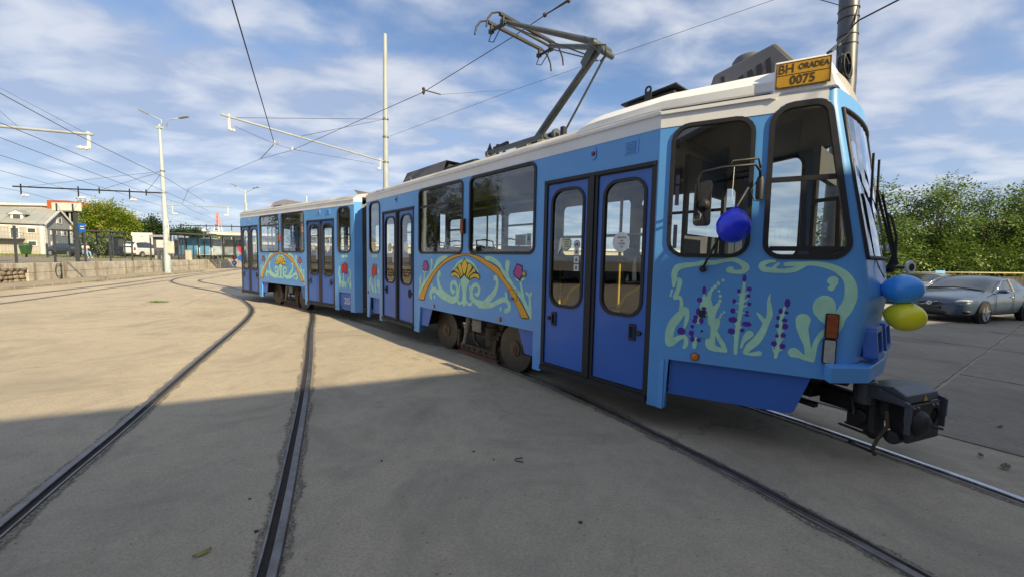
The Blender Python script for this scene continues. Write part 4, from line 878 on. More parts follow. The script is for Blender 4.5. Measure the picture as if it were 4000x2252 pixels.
# passenger seats
seat0 = None
def seat(s, t, mtx, flip=1):
    global seat0
    loc = Matrix.Translation((s, t, .9)) @ Matrix.Rotation(0 if flip > 0 else math.pi, 4, 'Z')
    mm_ = loc if mtx is None else mtx @ loc
    if seat0 is None:
        seat0 = MB().box(-.2, .2, -.21, .21, .40, .46).box(-.03, .03, -.03, .03, 0, .40).build('seat', m_seat, tram, mm_, bevel=.03)
        MB().add([(-.20, -.2, .46), (-.24, -.2, .95), (-.24, .2, .95), (-.20, .2, .46), (-.16, -.2, .46), (-.20, -.2, .97), (-.20, .2, .97), (-.16, .2, .46)], [(0, 1, 2, 3), (4, 7, 6, 5), (0, 4, 5, 1), (1, 5, 6, 2), (2, 6, 7, 3), (0, 3, 7, 4)]).build('backrest', m_seat, seat0, bevel=.03)
        MB().tube([(-.23, -.17, .9), (-.25, -.17, 1.05), (-.25, .0, 1.07), (-.25, .17, 1.05), (-.23, .17, .9)], .012, 6).build('grab_handle', m_blk, seat0, smooth=True)
    else:
        c = copy_tree(seat0, tram); c.matrix_local = mm_
for s in (-1.0, -.25, .55, 1.2): seat(s, .36, None); 
for s in (-3.3, -2.5, -1.7, -.9, -.1, .7, 1.5, 2.3): seat(s, 1.85, None)
for s in (-5.3, -4.5, -3.7, -2.95): seat(s, .36, RL)
for s in (-6.6, -5.8, -5.0, -4.2, -3.4, -2.6, -1.8): seat(s, 1.85, RL)
for s, t, mtx in ((1.93, .40, None), (2.75, .55, None), (3.30, .55, None), (.30, .62, None), (-1.40, .42, None), (-2.2, .6, None), (-3.0, .42, None), (-2.5, .42, RL), (-1.7, .6, RL), (-.9, .42, RL), (-4.1, .62, RL), (-5.8, .42, RL), (-6.6, .6, RL), (.5, 1.55, None), (-1.2, 1.55, None), (2.6, 1.6, None)):
    MB().tube([(s, t, .9), (s, t, 2.93)], .018, 8).build('grab_pole', m_yel, tram, mtx, smooth=60)
for mtx, a, b in ((None, -3.8, 3.2), (RL, -7.2, -.1)):
    for t in (.75, 1.45): MB().tube([(a, t, 2.74), (b, t, 2.74)], .016, 8).build('grab_rail', m_yel, tram, mtx, smooth=60)
for s, mtx in ((2.16, None), (2.93, None), (-2.8, None), (-2.27, RL)):
    MB().tube([(s, .16, 1.02), (s + .18, .16, 1.30), (s + .38, .16, 1.42)], .018, 8).build('door_grab_bar', m_yel, tram, mtx, smooth=60)
MB().tube([(2.05, .2, 1.95), (3.4, .2, 1.95)], .016, 8).build('grab_rail', m_yel, tram, smooth=60)
MB().box(2.98, 3.14, .48, .62, 2.05, 2.30).build('ticket_validator', mat('validator orange', (0.25, 0.07, 0.02), 0.5), tram, bevel=.03)

# stickers and posters on the panes
def sticker(pts, m, o_=-.016, mtx=None, mp=mpN): return MB().panel(pts, [], off(mp, o_), 0).build('sticker', m, tram, mtx, recalc=False)
circ = lambda a, z, r, n=20: [(a + r * math.cos(2 * math.pi * k / n), z + r * math.sin(2 * math.pi * k / n)) for k in range(n)]
m_mint = mat('mint sticker', (0.20, 0.42, 0.36), 0.6); m_pinks = mat('pink sticker', (0.48, 0.20, 0.34), 0.6); m_cream = mat('pale yellow sticker', (0.62, 0.60, 0.36), 0.6); m_pink2 = mat('lilac tape', (0.55, 0.42, 0.62), 0.6); m_txt = mat('grey print', (0.16, 0.18, 0.18), 0.6)
for s0, mtx in ((2.0, None), (-2.967, None), (-2.437, RL), (-7.345, RL)):
    sticker(circ(s0 + .36, 1.86, .085), m_mint, -.018, mtx); sticker(circ(s0 + .36, 1.86, .066), m_cream, -.016, mtx)
    sticker([(s0 + .235, 1.74), (s0 + .285, 1.80), (s0 + .31, 1.93), (s0 + .265, 1.93), (s0 + .25, 1.84)], m_paper, -.014, mtx)
    sticker(circ(s0 + .525, 1.85, .050), m_pinks, -.018, mtx); sticker(circ(s0 + .525, 1.85, .038), m_paper, -.016, mtx); sticker([(s0 + .495, 1.83), (s0 + .555, 1.83), (s0 + .545, 1.875), (s0 + .505, 1.865)], m_txt, -.014, mtx)
    for k in range(3):
        z = 1.765 - .092 * k; sticker([(s0 + .488, z - .038), (s0 + .562, z - .038), (s0 + .562, z + .038), (s0 + .488, z + .038)], m_paper, -.016, mtx)
        sticker([(s0 + .505, z - .02), (s0 + .545, z - .02), (s0 + .535, z + .022), (s0 + .512, z + .018)], m_txt, -.014, mtx)
    sticker(circ(s0 + 1.115, 1.865, .105), m_paper, -.018, mtx)
    if mtx is None and s0 > 0:
        for k, tx in enumerate(('Bemerket', 'zum', 'Greifen', 'mit.')):
            text('lettering', tx, m_txt, tram, frame((s0 + 1.125, .0145, 1.915 - .032 * k), (1, 0, 0), (0, -1, 0)), .032, .0003, .8)
        for k in range(4): sticker([(s0 + .335, 1.90 - .026 * k), (s0 + .405, 1.90 - .026 * k), (s0 + .405, 1.911 - .026 * k), (s0 + .335, 1.911 - .026 * k)], m_txt, -.0135, mtx)
sticker([(1.444, 1.845), (1.662, 1.846), (1.662, 1.995), (1.444, 1.995)], m_paper)
for k in range(6): sticker([(1.46, 1.865 + .02 * k), (1.645 - .02 * (k % 2), 1.865 + .02 * k), (1.645 - .02 * (k % 2), 1.873 + .02 * k), (1.46, 1.873 + .02 * k)], m_txt, -.012)
sticker([(1.668, 1.845), (1.762, 1.845), (1.762, 2.004), (1.668, 2.004)], m_paper); sticker([(1.685, 1.915), (1.745, 1.915), (1.715, 1.985)], m_txt, -.012)
sticker([(1.45, 1.76), (1.77, 1.76), (1.77, 1.84), (1.45, 1.84)], mat('dark red notice', (0.12, 0.03, 0.03), 0.6))
sticker([(-2.79, 1.80), (-2.63, 1.80), (-2.63, 1.86), (-2.79, 1.86)], m_paper, -.016, RL); sticker([(-2.67, 1.80), (-2.62, 1.80), (-2.62, 1.97), (-2.67, 1.97)], m_paper, -.014, RL)
for z0, z1 in ((2.40, 2.48), (2.20, 2.38), (1.80, 2.02)): sticker([(.155, z0), (.19, z0), (.19, z1), (.155, z1)], m_pink2, -.016, None, mpT)
dd = MB().box(-2.86, -2.57, .05, .10, 2.29, 2.50).build('display', m_blk, tram, RL)
m_led = bpy.data.materials.new('orange display letters'); m_led.use_nodes = True
_b = m_led.node_tree.nodes['Principled BSDF']; _b.inputs['Base Color'].default_value = (.6, .1, .02, 1); _b.inputs['Emission Color'].default_value = (1, .16, .03, 1); _b.inputs['Emission Strength'].default_value = 1.0
text('lettering', 'DT', m_led, dd, frame((-2.72, .045, 2.395), (1, 0, 0), (0, -1, 0)), .19, .001, .85, bold=.003)

# bogies
def bogie(c, mtx):
    bg_ = MB()
    bg_.box(c - 1.0, c + 1.0, .46, .58, .50, .62).box(c - .45, c + .45, .42, .60, .36, .50).box(c - 1.0, c + 1.0, 1.62, 1.74, .50, .62).box(c - .12, c + .12, .4, 1.8, .42, .62)
    b = bg_.build('bogie', m_rust, tram, mtx, bevel=.02)
    for k in (-1, 1):
        for t, d in ((.33, -1), (1.87, 1)):
            w_ = MB()
            ax = Vector((0, d, 0)); o = Vector((c + .95 * k, t, .352))
            w_.lathe([(.372, -.07), (.372, -.045), (.350, -.04), (.350, .045), (.340, .055), (.305, .055)], o, ax, 36)
            ty = w_.build('wheel', m_tyre, b, smooth=35)
            MB().lathe([(.304, .02), (.304, .045), (.296, .030), (.270, .022), (.16, .030), (.118, .045), (.112, .075), (.080, .080), (.072, .096), (.045, .098), (.040, .115), (.02, .118)], o, ax, 36).build('wheel_disc', m_wheel, b, smooth=35)
            h = MB()
            for j in range(6):
                a = j * math.pi / 3 + .3; h.lathe([(.014, .03), (.012, .055)], o + Vector((math.cos(a) * .135, 0, math.sin(a) * .135)), ax, 6)
            h.build("hub_bolts", m_rust, b)
        # guard over the wheel
        gpts = [(c + .95 * k + .40 * math.cos(R(a)), .36 + .40 * math.sin(R(a))) for a in range(25, 165, 10)]
        q = MB(); V = []; F = []
        for x_, z_ in gpts: V += [(x_, .30, z_), (x_, .52, z_)]
        for i in range(len(gpts) - 1): F.append((2 * i, 2 * i + 1, 2 * i + 3, 2 * i + 2))
        q.add(V, F).build('wheel_guard', m_rust, b)
        MB().box(c + .95 * k - .17, c + .95 * k + .17, .285, .30, .60, .76).build('guard_plate', m_rust, b)
    br = MB(); br.box(c - .52, c + .50, .28, .36, .085, .195)
    br.build('track_brake', m_rust, b, bevel=.01)
    MB().box(c - .55, c + .53, .275, .365, .035, .075).build('brake_shoe', mat('reddish brake iron', (0.14, 0.05, 0.03), 0.8), b)
    for j in range(6): MB().lathe([(.020, 0), (.020, .012)], (c - .40 + .16 * j, .28, .14), (0, -1, 0), 10).build('brake_bolt', m_under, b)
    MB().lathe([(.04, 0), (.04, .02), (.17, .03), (.18, .34), (.15, .36), (.15, .42)], (c + .18, .52, .20), (0, 0, 1), 20).build('motor_housing', m_rust, b, smooth=35)
    q = MB(); q.box(c - .20, c + .06, .30, .45, .44, .64); q.box(c - .22, c + .08, .29, .46, .64, .665); q.build('brake_unit', m_gal, b, bevel=.02)
    q = MB(); q.tube([(c - .42, .31, .19), (c - .36, .31, .40)], .040, 12); q.tube([(c - .36, .31, .38), (c - .29, .31, .66)], .050, 12); q.lathe([(.05, -.03), (.05, .03)], (c - .425, .31, .17), (0, 1, 0), 14)
    q.build('shock_absorber', mat('dusty damper', (0.22, 0.20, 0.16), 0.7, 0, .2, 9), b, smooth=40)
    q = MB(); q.bar((c + .42, .30, .10), (c + .46, .30, .44), .05, .09); q.bar((c + .44, .30, .42), (c + .56, .30, .44), .05, .06); q.bar((c - .58, .30, .12), (c - .56, .30, .42), .05, .07); q.build('brake_hanger', m_rust, b)
    q = MB(); q.bar((c - .2, .34, .44), (c - .16, .34, .28), .03, .05); q.bar((c - .16, .34, .28), (c - .02, .34, .20), .03, .04); q.build('brake_lever', m_rust, b)
bogie(.25, None); bogie(-4.15, RL)

m_pan = mat('pantograph steel', (0.105, 0.118, 0.120), 0.45, 0.5, 0.2, 8)
# pantograph
pg = MB(); zb = 3.42
for s in (.05, 1.35):
    pg.bar((s, .55, zb), (s, 1.65, zb), .06, .06)
for t in (.6, 1.6): pg.bar((.0, t, zb + .03), (1.4, t, zb + .03), .06, .06)
pan = pg.build('pantograph', m_pan, tram)
for s in (.08, 1.32):
    for t in (.6, 1.6): MB().lathe([(.05, 0), (.085, .02), (.05, .035), (.085, .06), (.05, .075), (.07, .10), (.03, .12)], (s, t, zb - .13), (0, 0, 1), 14).build('insulator', m_clear, pan, smooth=40)
MB().tube([(.52, 1.1, 3.50), (1.0, 1.1, 3.90), (1.90, 1.1, 4.62)], [.06, .062, .05], 14).build('lower_arm', m_pan, pan, smooth=50)
MB().box(.38, .66, .92, 1.28, 3.44, 3.58).build('arm_bearing', m_pan, pan, bevel=.02)
MB().tube([(1.22, 1.1, 3.52), (2.02, 1.1, 4.50)], .016, 8).build('control_rod', m_pan, pan, smooth=50)
MB().add([(1.72, 1.0, 4.40), (1.98, 1.0, 4.66), (1.86, 1.0, 4.74), (1.66, 1.0, 4.50), (1.72, 1.02, 4.40), (1.98, 1.02, 4.66), (1.86, 1.02, 4.74), (1.66, 1.02, 4.50)], [(0, 1, 2, 3), (4, 7, 6, 5), (0, 4, 5, 1), (1, 5, 6, 2), (2, 6, 7, 3), (3, 7, 4, 0)]).build('knee_plate', m_pan, pan)
q = MB(); q.lathe([(.05, 0), (.058, .02), (.058, .40), (.05, .42)], (1.93, .89, 4.64), (0, 1, 0), 16); q.lathe([(.04, 0), (.04, .30)], (2.03, .95, 4.53), (0, 1, 0), 12); q.build('knee_tube', m_pan, pan, smooth=40)
for t0, t1 in ((1.0, .58), (1.2, 1.62)):
    MB().tube([(1.92, t0, 4.68), (.42, t1, 5.42)], [.046, .032], 12).build('upper_arm', m_pan, pan, smooth=50)
    MB().tube([(1.80, t0 + .02, 4.55), (.50, t1, 5.33)], .010, 6).build('guide_rod', m_pan, pan, smooth=50)
MB().tube([(.42, .52, 5.42), (.42, 1.68, 5.42)], .022, 10).build('cross_tube', m_pan, pan, smooth=50)
for s in (.14, .44):
    MB().tube([(s, .22, 5.20), (s, .25, 5.33), (s, .33, 5.44), (s, .45, 5.50), (s, 1.1, 5.515), (s, 1.75, 5.50), (s, 1.87, 5.44), (s, 1.95, 5.33), (s, 1.98, 5.20)], .015, 8).build('collector_horn', m_blk, pan, smooth=60)
    MB().box(s - .025, s + .025, .48, 1.72, 5.47, 5.512).build('contact_strip', m_blk, pan)
    for t in (.55, 1.65):
        q = MB(); q.lathe([(.025, 0), (.025, .14)], (s, t, 5.36), (0, 0, 1), 10); q.box(s - .04, s + .04, t - .03, t + .03, 5.34, 5.40); q.build('spring_box', m_blk, pan)
for t in (.55, 1.65):
    MB().bar((.10, t, 5.37), (.50, t, 5.37), .03, .04).build('head_link', m_blk, pan)
    MB().tube([(.14, t, 5.34), (.10, t - .02, 5.22), (.2, t, 5.18), (.32, t, 5.28), (.42, t, 5.36)], .008, 6).build('jumper_cable', m_blk, pan, smooth=True)
MB().tube([(1.98, .95, 4.60), (2.12, .97, 4.56), (2.10, 1.0, 4.45), (1.98, 1.05, 4.42)], .010, 6).build('jumper_cable', m_blk, pan, smooth=True)
sp = MB()
for k in range(14): sp.lathe([(.062, 0), (.075, .012), (.062, .024)], (.86 + .030 * k, .9, 3.50 + .002 * k), (1, 0, .05), 14)
sp.build('raising_spring', m_blk, pan)
MB().lathe([(.085, 0), (.085, .05)], (1.30, .9, 3.54), (1, 0, .05), 16).build('spring_cap', m_pan, pan)
MB().box(1.44, 1.50, .86, .94, 3.36, 3.62).box(1.60, 2.05, .80, 1.10, 3.30, 3.46).build('roof_lever', m_blk, tram)
q = MB(); q.box(-.55, .0, .80, .90, 3.40, 3.46); q.box(-.62, -.56, .78, .92, 3.30, 3.50); q.bar((-.02, .85, 3.40), (-.02, .85, 3.66), .03, .05); q.bar((.16, .85, 3.40), (.16, .85, 3.62), .03, .05); q.bar((-.12, .85, 3.60), (.26, .85, 3.63), .05, .05)
ra = q.build('lightning_arrester', m_blk, tram)
MB().lathe([(.02, 0), (.05, .05), (.05, .13), (.03, .17), (.01, .24)], (-.24, .85, 3.48), (0, 0, 1), 12).build('arrester_cap', m_blk, ra, smooth=40)
for s in (-.50, .10): MB().lathe([(.12, 0), (.12, .03), (.06, .06), (.05, .12)], (s, .8, 3.28), (0, 0, 1), 14).build('insulator', m_clear if s > 0 else m_blk, ra, smooth=40)
MB().box(-.85, .05, .30, .45, 3.20, 3.30).build('roof_walkway', m_blk, tram)
# boxes on the roof
m_hood = mat('weathered grey hood', (0.115, 0.110, 0.115), 0.7, 0, 0.12, 3, dirt=(0.06, 0.055, 0.05, 0.5), dscale=2)
m_hood2 = mat('pale grey hood', (0.33, 0.31, 0.33), 0.7, 0, 0.1, 3)
def hood(s0, s1, mtx, m):
    V = [(s0, .42, 3.22), (s1, .42, 3.22), (s1, 1.78, 3.22), (s0, 1.78, 3.22), (s0 + .12, .52, 3.53), (s1 - .02, .52, 3.53), (s1 - .02, 1.68, 3.53), (s0 + .12, 1.68, 3.53)]
    h = MB().add(V, [(0, 1, 5, 4), (2, 3, 7, 6), (3, 0, 4, 7), (4, 5, 6, 7)]).build('roof_hood', m, tram, mtx)
    MB().add([(s1 - .10, .55, 3.2), (s1 - .10, 1.65, 3.2), (s1 - .12, 1.6, 3.45), (s1 - .12, .6, 3.45)], [(0, 1, 2, 3)]).build('hood_opening', m_under, h)
    MB().bar((s0 + (s1 - s0) * .45, .495, 3.32), (s0 + (s1 - s0) * .45, .58, 3.475), .02, .01).build('hood_seam', m_blk, h)
    MB().add([(s1, .42, 3.22), (s1 + .55, .50, 3.24), (s1 + .55, 1.7, 3.24), (s1, 1.78, 3.22), (s1 - .02, .58, 3.47), (s1 - .02, 1.62, 3.47)], [(0, 1, 4), (2, 3, 5)]).build('hood_cheek', m, h)
    MB().add([(s1 - .02, .62, 3.465), (s1 - .02, 1.58, 3.465), (s1 + .45, 1.6, 3.26), (s1 + .45, .6, 3.26)], [(0, 1, 2, 3)]).build('hood_flap', m, h)
hood(-2.95, -1.15, None, m_hood)
MB().tube([(-2.75, .42, 3.26), (-2.72, .42, 3.36), (-2.45, .42, 3.37), (-2.42, .42, 3.27)], .012, 6).build('roof_handle', m_gal, tram, smooth=True)
hr = RL @ Matrix.Translation((-8.9, 0, 0)) @ Matrix.Identity(4)
V = [(-6.1, .45, 3.22), (-3.2, .45, 3.22), (-3.2, 1.75, 3.22), (-6.1, 1.75, 3.22), (-5.95, .55, 3.46), (-5.1, .55, 3.50), (-5.1, 1.65, 3.50), (-5.95, 1.65, 3.46)]
rh = MB().add(V, [(0, 1, 5, 4), (2, 3, 7, 6), (3, 0, 4, 7), (4, 5, 6, 7), (1, 2, 6, 5)]).build('roof_hood', m_hood2, tram, RL)
MB().box(-5.75, -5.15, .47, .50, 3.24, 3.31).build('hood_opening', m_under, rh)
MB().add([(-6.1, .5, 3.26), (-6.3, .55, 3.44), (-6.3, 1.6, 3.44), (-6.1, 1.6, 3.26)], [(0, 1, 2, 3)]).build('hood_flap', m_hood2, rh)
MB().add([(-1.0, .6, 3.46), (-.2, .6, 3.30), (-.2, 1.6, 3.30), (-1.0, 1.6, 3.46), (-.75, .6, 3.28), (-.75, 1.6, 3.28)], [(0, 1, 2, 3), (0, 4, 1), (2, 5, 3)]).build('roof_lid', m_hood2, tram, RL)
# cab roof gear
ac = [(3.68, .62), (4.48, .80), (4.48, 1.5), (3.68, 1.6)]
q = MB(); V = [(3.66, .55, 3.28), (4.52, .62, 3.28), (4.52, 1.62, 3.28), (3.66, 1.65, 3.28), (3.70, .62, 3.545), (4.23, .62, 3.66), (4.23, 1.58, 3.66), (3.70, 1.58, 3.545)]
q.add(V, [(0, 1, 5, 4), (1, 2, 6, 5), (2, 3, 7, 6), (3, 0, 4, 7), (4, 5, 6, 7)])
acu = q.build('air_conditioner', m_dgrey, tram, bevel=.03)
for k in range(6):
    s = 3.80 + .075 * k; z0 = 3.36; z1 = 3.490 + .016 * k
    MB().panel(rpoly([(s + .02, z0), (s + .062, z0), (s + .022, z1), (s - .02, z1)], .012, 3), [], lambda a, z, o=0: Vector((a, .546 + (z - 3.28) * .26 - o, z)), .01).build('vent_slot', m_rub, acu)
MB().lathe([(.15, 0), (.145, .12), (.12, .155), (.02, .16)], (3.93, .88, 3.56), (0, 0, 1), 24).build('fan_dome', m_dgrey, acu, smooth=40)
q = MB(); q.box(2.72, 3.30, .62, 1.2, 3.28, 3.52); q.add([(2.66, .58, 3.52), (3.34, .58, 3.56), (3.34, 1.25, 3.56), (2.66, 1.25, 3.52), (2.66, .58, 3.535), (3.34, .58, 3.575), (3.34, 1.25, 3.575), (2.66, 1.25, 3.535)], [(0, 1, 2, 3), (4, 5, 6, 7), (0, 1, 5, 4), (1, 2, 6, 5), (2, 3, 7, 6), (3, 0, 4, 7)])
rb = q.build('resistor_box', m_blk, tram)
MB().panel(rrect(3.02, 3.10, 3.36, 3.60, .035, 4), [circ(3.06, 3.56, .022, 10)], lambda a, z, o=0: Vector((a, .50 - o, z)), .012).build('lifting_eye', m_blk, rb)
MB().panel(circ(2.90, 3.34, .05, 14), [circ(2.90, 3.34, .03, 14)], lambda a, z, o=0: Vector((a, .45 - o, z)), .012).build('lifting_ring', m_white, rb)

# coupler
cp = empty('coupler', (0, 0, 0), 0, tram); cp.matrix_local = Matrix.Translation((4.60, 1.33, .46)) @ Matrix.Rotation(R(-20), 4, 'Z')
m_cpl = mat('greasy coupler iron', (0.030, 0.029, 0.030), 0.5, 0.3, 0.4, 12, bump=0.3, bscale=80)
m_cov = mat('coupler cover paint', (0.075, 0.085, 0.105), 0.35, 0.2, 0.12, 10)
q = MB(); q.tube([(-.35, 0, .0), (.10, 0, .0), (.50, 0, -.03)], .065, 10); q.box(-.3, .05, -.18, .18, -.08, .10); q.box(.05, .42, -.05, .05, -.13, -.02); q.lathe([(.07, -.10), (.07, .10)], (.40, 0, -.14), (0, 1, 0), 16)
q.box(.30, .44, -.07, .07, -.26, -.12); q.bar((-.35, -.22, -.12), (.12, -.2, -.13), .07, .05); q.build('draw_bar', m_cpl, cp, bevel=.012)
q = MB()
for y in (-.09, .0, .09): q.bar((.26, y, -.265), (.50, y * 1.2, -.27), .03, .014)
q.build('foot_plate', m_rust, cp)
q = MB(); hz = .0
q.add([(.78, -.19, -.20), (.78, .24, -.20), (.78, .24, .10), (.78, -.19, .10), (.62, -.10, -.15), (.62, .14, -.15), (.62, .14, .06), (.62, -.10, .06)], [(3, 2, 6, 7), (0, 4, 5, 1), (0, 3, 7, 4), (1, 5, 6, 2)])
q.panel([(-.20, -.205), (.25, -.205), (.25, .105), (-.20, .105)], [circ(.17, -.02, .072, 16)], lambda a, z, o=0: Vector((.80 + o, a, z)), .03)
q.lathe([(.11, 0), (.10, .03), (.07, .06), (.03, .075)], (.79, -.06, -.05), (1, 0, 0), 18); q.bar((.84, .03, -.07), (.90, .06, -.075), .03, .02); q.bar((.40, .02, -.02), (.70, .02, -.04), .16, .16)
q.lathe([(.055, -.05), (.055, .05)], (.70, -.17, -.19), (0, 1, 0), 14); q.tube([(.48, -.02, .10), (.50, -.04, -.24)], [.06, .07], 10); q.ball((.50, -.04, -.24), .075, 12, 8)
q.build('coupler_head', m_cpl, cp, bevel=.008)
q = MB()
prof = [(.44, .185), (.68, .225), (.77, .175), (.78, .115), (.73, .085), (.44, .085)]
V = [(x_, -.20, z_) for x_, z_ in prof] + [(x_, .26, z_ + .0) for x_, z_ in prof]; n = len(prof)
q.add(V, [(i, (i + 1) % n, n + (i + 1) % n, n + i) for i in range(n)] + [tuple(range(n)), tuple(reversed(range(n, 2 * n)))])
q.lathe([(.085, -.08), (.085, .10), (.07, .13), (.02, .14)], (.46, -.13, .09), (0, 0, 1), 18)
cv = q.build('contact_cover', m_cov, cp, bevel=.01)
MB().add([(.782, .02, .118), (.782, .09, .118), (.775, .055, .170)], [(0, 1, 2)]).build('warning_triangle', mat('warning yellow', (0.50, 0.32, 0.05), 0.6), cv)
for y in (-.23, .29):
    q = MB(); q.bar((.60, y, .17), (.80, y, .11), .025, .04); q.bar((.80, y, .12), (.80, y, -.03), .025, .04); q.bar((.80, y, -.03), (.80, y, -.12), .018, .03); q.build('cover_linkage', m_cov, cp)
MB().tube([(.66, -.22, .02), (.68, -.23, -.10), (.64, -.27, -.22), (.62, -.29, -.31), (.65, -.31, -.35)], .014, 8).build('release_handle', m_rust, cp, smooth=True)
MB().tube([(.62, -.29, -.34), (.48, -.36, -.30)], .012, 8).build('release_grip', m_cpl, cp, smooth=True)
MB().tube([(.05, -.02, .42), (.20, -.03, .26), (.36, -.06, .14), (.46, -.10, .08)], .013, 8).build('coupler_cable', m_rub, cp, smooth=True)
for y in (-.16, -.10, .12, .18): MB().lathe([(.012, 0), (.010, .012)], (.80, y, .085), (1, 0, 0), 6).build('coupler_bolt', m_gal, cp)
for k in range(3): MB().tube([(.30, .08 + .05 * k, .02), (.42, .14 + .04 * k, -.10 - .03 * k), (.58, .12 + .03 * k, -.06), (.66, .08 + .03 * k, .06)], .012, 6).build('air_hose', m_rub, cp, smooth=True)
q = MB()
for k in range(7): q.lathe([(.010, -.006), (.010, .006)], (.36 + .004 * k, -.12, .02 - .022 * k), (1, k % 2, 0), 8)
q.build('safety_chain', m_gal, cp)
MB().add([(.84, .27, -.02), (.90, .30, -.03), (.83, .29, -.05)], [(0, 1, 2)]).build('rag', m_paper, cp)

# side mirror with its arm, lower bracket, far round mirror
mir = MB().tube([mpT(.83, 2.36, .03), mpT(.82, 2.44, .10), mpT(.78, 2.47, .22), mpT(.55, 2.455, .28), mpT(.40, 2.43, .28), mpT(.365, 2.38, .27), mpT(.365, 2.14, .26)], .011, 8).build('side_mirror', m_blk, tram, smooth=True)
MB().tube([mpT(.82, 2.46, .12), mpT(.80, 2.52, .20), mpT(.62, 2.51, .24), mpT(.60, 2.47, .27)], .009, 6).build('mirror_loop', m_blk, mir, smooth=True)
MB().lathe([(.026, 0), (.03, .03), (.03, .15), (.022, .19)], mpT(.828, 2.21, .045), (0, 0, 1), 12).build('mirror_bracket', m_blk, mir, smooth=40)
MB().panel(rrect(.340, .475, 1.985, 2.365, .03, 4), [], off(mpT, .245), .045).build('mirror_head', m_blk, mir, bevel=.015)
MB().lathe([(.045, 0), (.05, .02), (.035, .07), (.02, .085)], mpT(.42, 2.16, .235), (TS, -TC, .0), 16).build('mirror_joint', m_blk, mir, smooth=40)
MB().tube([mpT(.345, 2.04, .30), mpT(.36, 2.02, .33), mpT(.40, 2.03, .33), mpT(.405, 2.07, .32), mpT(.38, 2.10, .30)], .006, 6).build('mirror_hook', m_gal, mir, smooth=True)
MB().tube([mpT(.425, 1.615, .02), mpT(.47, 1.72, .09), mpT(.62, 2.05, .18), mpT(.74, 2.30, .15)], .011, 8).build('side_stay', m_blk, tram, smooth=True)
MB().lathe([(.03, 0), (.026, .03), (.02, .04)], mpT(.425, 1.612, 0), (TS, -TC, 0), 14).build('stay_socket', m_blk, tram, smooth=40)
MB().tube([mpT(.80, 2.36, .05), mpT(.76, 2.28, .09), mpT(.79, 2.20, .07), mpT(.83, 2.20, .04)], .004, 5).build('mirror_cable', m_blk, mir, smooth=True)
tw = tram.matrix_basis.inverted()
c_ = tw @ at(3556, 1044, 3.80); d_ = (tw.to_3x3() @ Vector((.25, -.96, .03))).normalized()
q = MB(); q.lathe([(.058, -.012), (.064, -.006), (.064, .006), (.060, .010), (.035, .008)], c_, d_, 24)
rm = q.build('round_mirror', m_white, tram, smooth=35)
MB().lathe([(.036, .011), (.034, .014)], c_, d_, 20).build('mirror_glass', m_rub, rm)
MB().tube([c_ - d_ * .04, c_ - d_ * .05 + tw.to_3x3() @ Vector((-.18, 0, 0)), tw @ at(3470, 1048, 3.75)], .016, 8).build('mirror_arm', m_blk, rm, smooth=True)
MB().tube([tw @ at(3472, 1062, 3.72), tw @ at(3492, 1000, 3.74), tw @ at(3502, 930, 3.72), tw @ at(3484, 850, 3.75), tw @ at(3465, 835, 3.78)], [.03, .022, .010, .010, .014], 8).build('far_mirror_arm', m_blk, tram, smooth=True)
MB().ball(tw @ at(3482, 968, 3.85), (.035, .035, .045), 12, 8).build('front_marker', m_white, tram, smooth=True)

# ---------------------------------------------------------------- balloons
def balloon(c, r, axis, m, label, hgt=1.18):
    e = empty('balloon', c); e.rotation_euler = Vector(axis).to_track_quat('Z', 'Y').to_euler()
    tag(e, label, 'balloon', 'balloons tied to the tram front')
    sh = lambda p: Vector((p.x * (1 - .16 * max(0, -p.z) ** 1.5), p.y * (1 - .16 * max(0, -p.z) ** 1.5), p.z * hgt))
    b = MB().ball((0, 0, 0), r, 40, 28, sh).build('skin', m, e, smooth=True)
    MB().lathe([(.004, 0), (.010, -.012), (.016, -.02), (.012, -.021)], (0, 0, -r * hgt + .002), (0, 0, 1), 12).build('knot', m, e, smooth=True)
    return e
def rubber(name, c):
    m = mat(name, c, 0.30, 0, 0.02, 3, coat=0.2); b = m.node_tree.nodes['Principled BSDF']; b.inputs['Subsurface Weight'].default_value = 0.7; b.inputs['Subsurface Radius'].default_value = (.12, .12, .12); b.inputs['Coat Weight'].default_value = 0.35; return m
bp1 = T_O + DR * 4.225 - NIN * .065 + Vector((0, 0, 1.975))
balloon(bp1, .128, (-.08, 0, -1), rubber('royal blue balloon', (0.006, 0.030, 0.80)), 'royal blue balloon hanging beside the cab mirror', 1.10)
balloon(fw(5.165, .92, 1.488), .118, DR * .93 + Vector((0, 0, .12)) * 1, rubber('sky blue balloon', (0.055, 0.36, 0.90)), 'sky blue balloon at the tram front above the yellow one', 1.12)
balloon(fw(5.195, .92, 1.272), .116, DR * .9 + Vector((0, 0, -.15)), rubber('yellow balloon', (0.84, 0.78, 0.015)), 'yellow balloon below the sky blue one at the tram front', 1.12)
MB().tube([tuple(bp1 + Vector((0, 0, .14))), tuple(bp1 + Vector((-.02, .01, .25))), tuple(fw(4.20, -.05, 2.45))], .0018, 4).build('balloon_string', m_paper, None)
tag(bpy.data.objects['balloon_string'], 'thin white string holding the royal blue balloon', 'string')
MB().tube([tuple(fw(5.06, .86, 1.58)), tuple(fw(5.03, .80, 1.66)), tuple(fw(4.99, .78, 1.78))], .004, 6).build('balloon_tie', m_blk, None, smooth=True)
tag(bpy.data.objects['balloon_tie'], 'dark tie fixing the front balloons below the windscreen', 'tie')

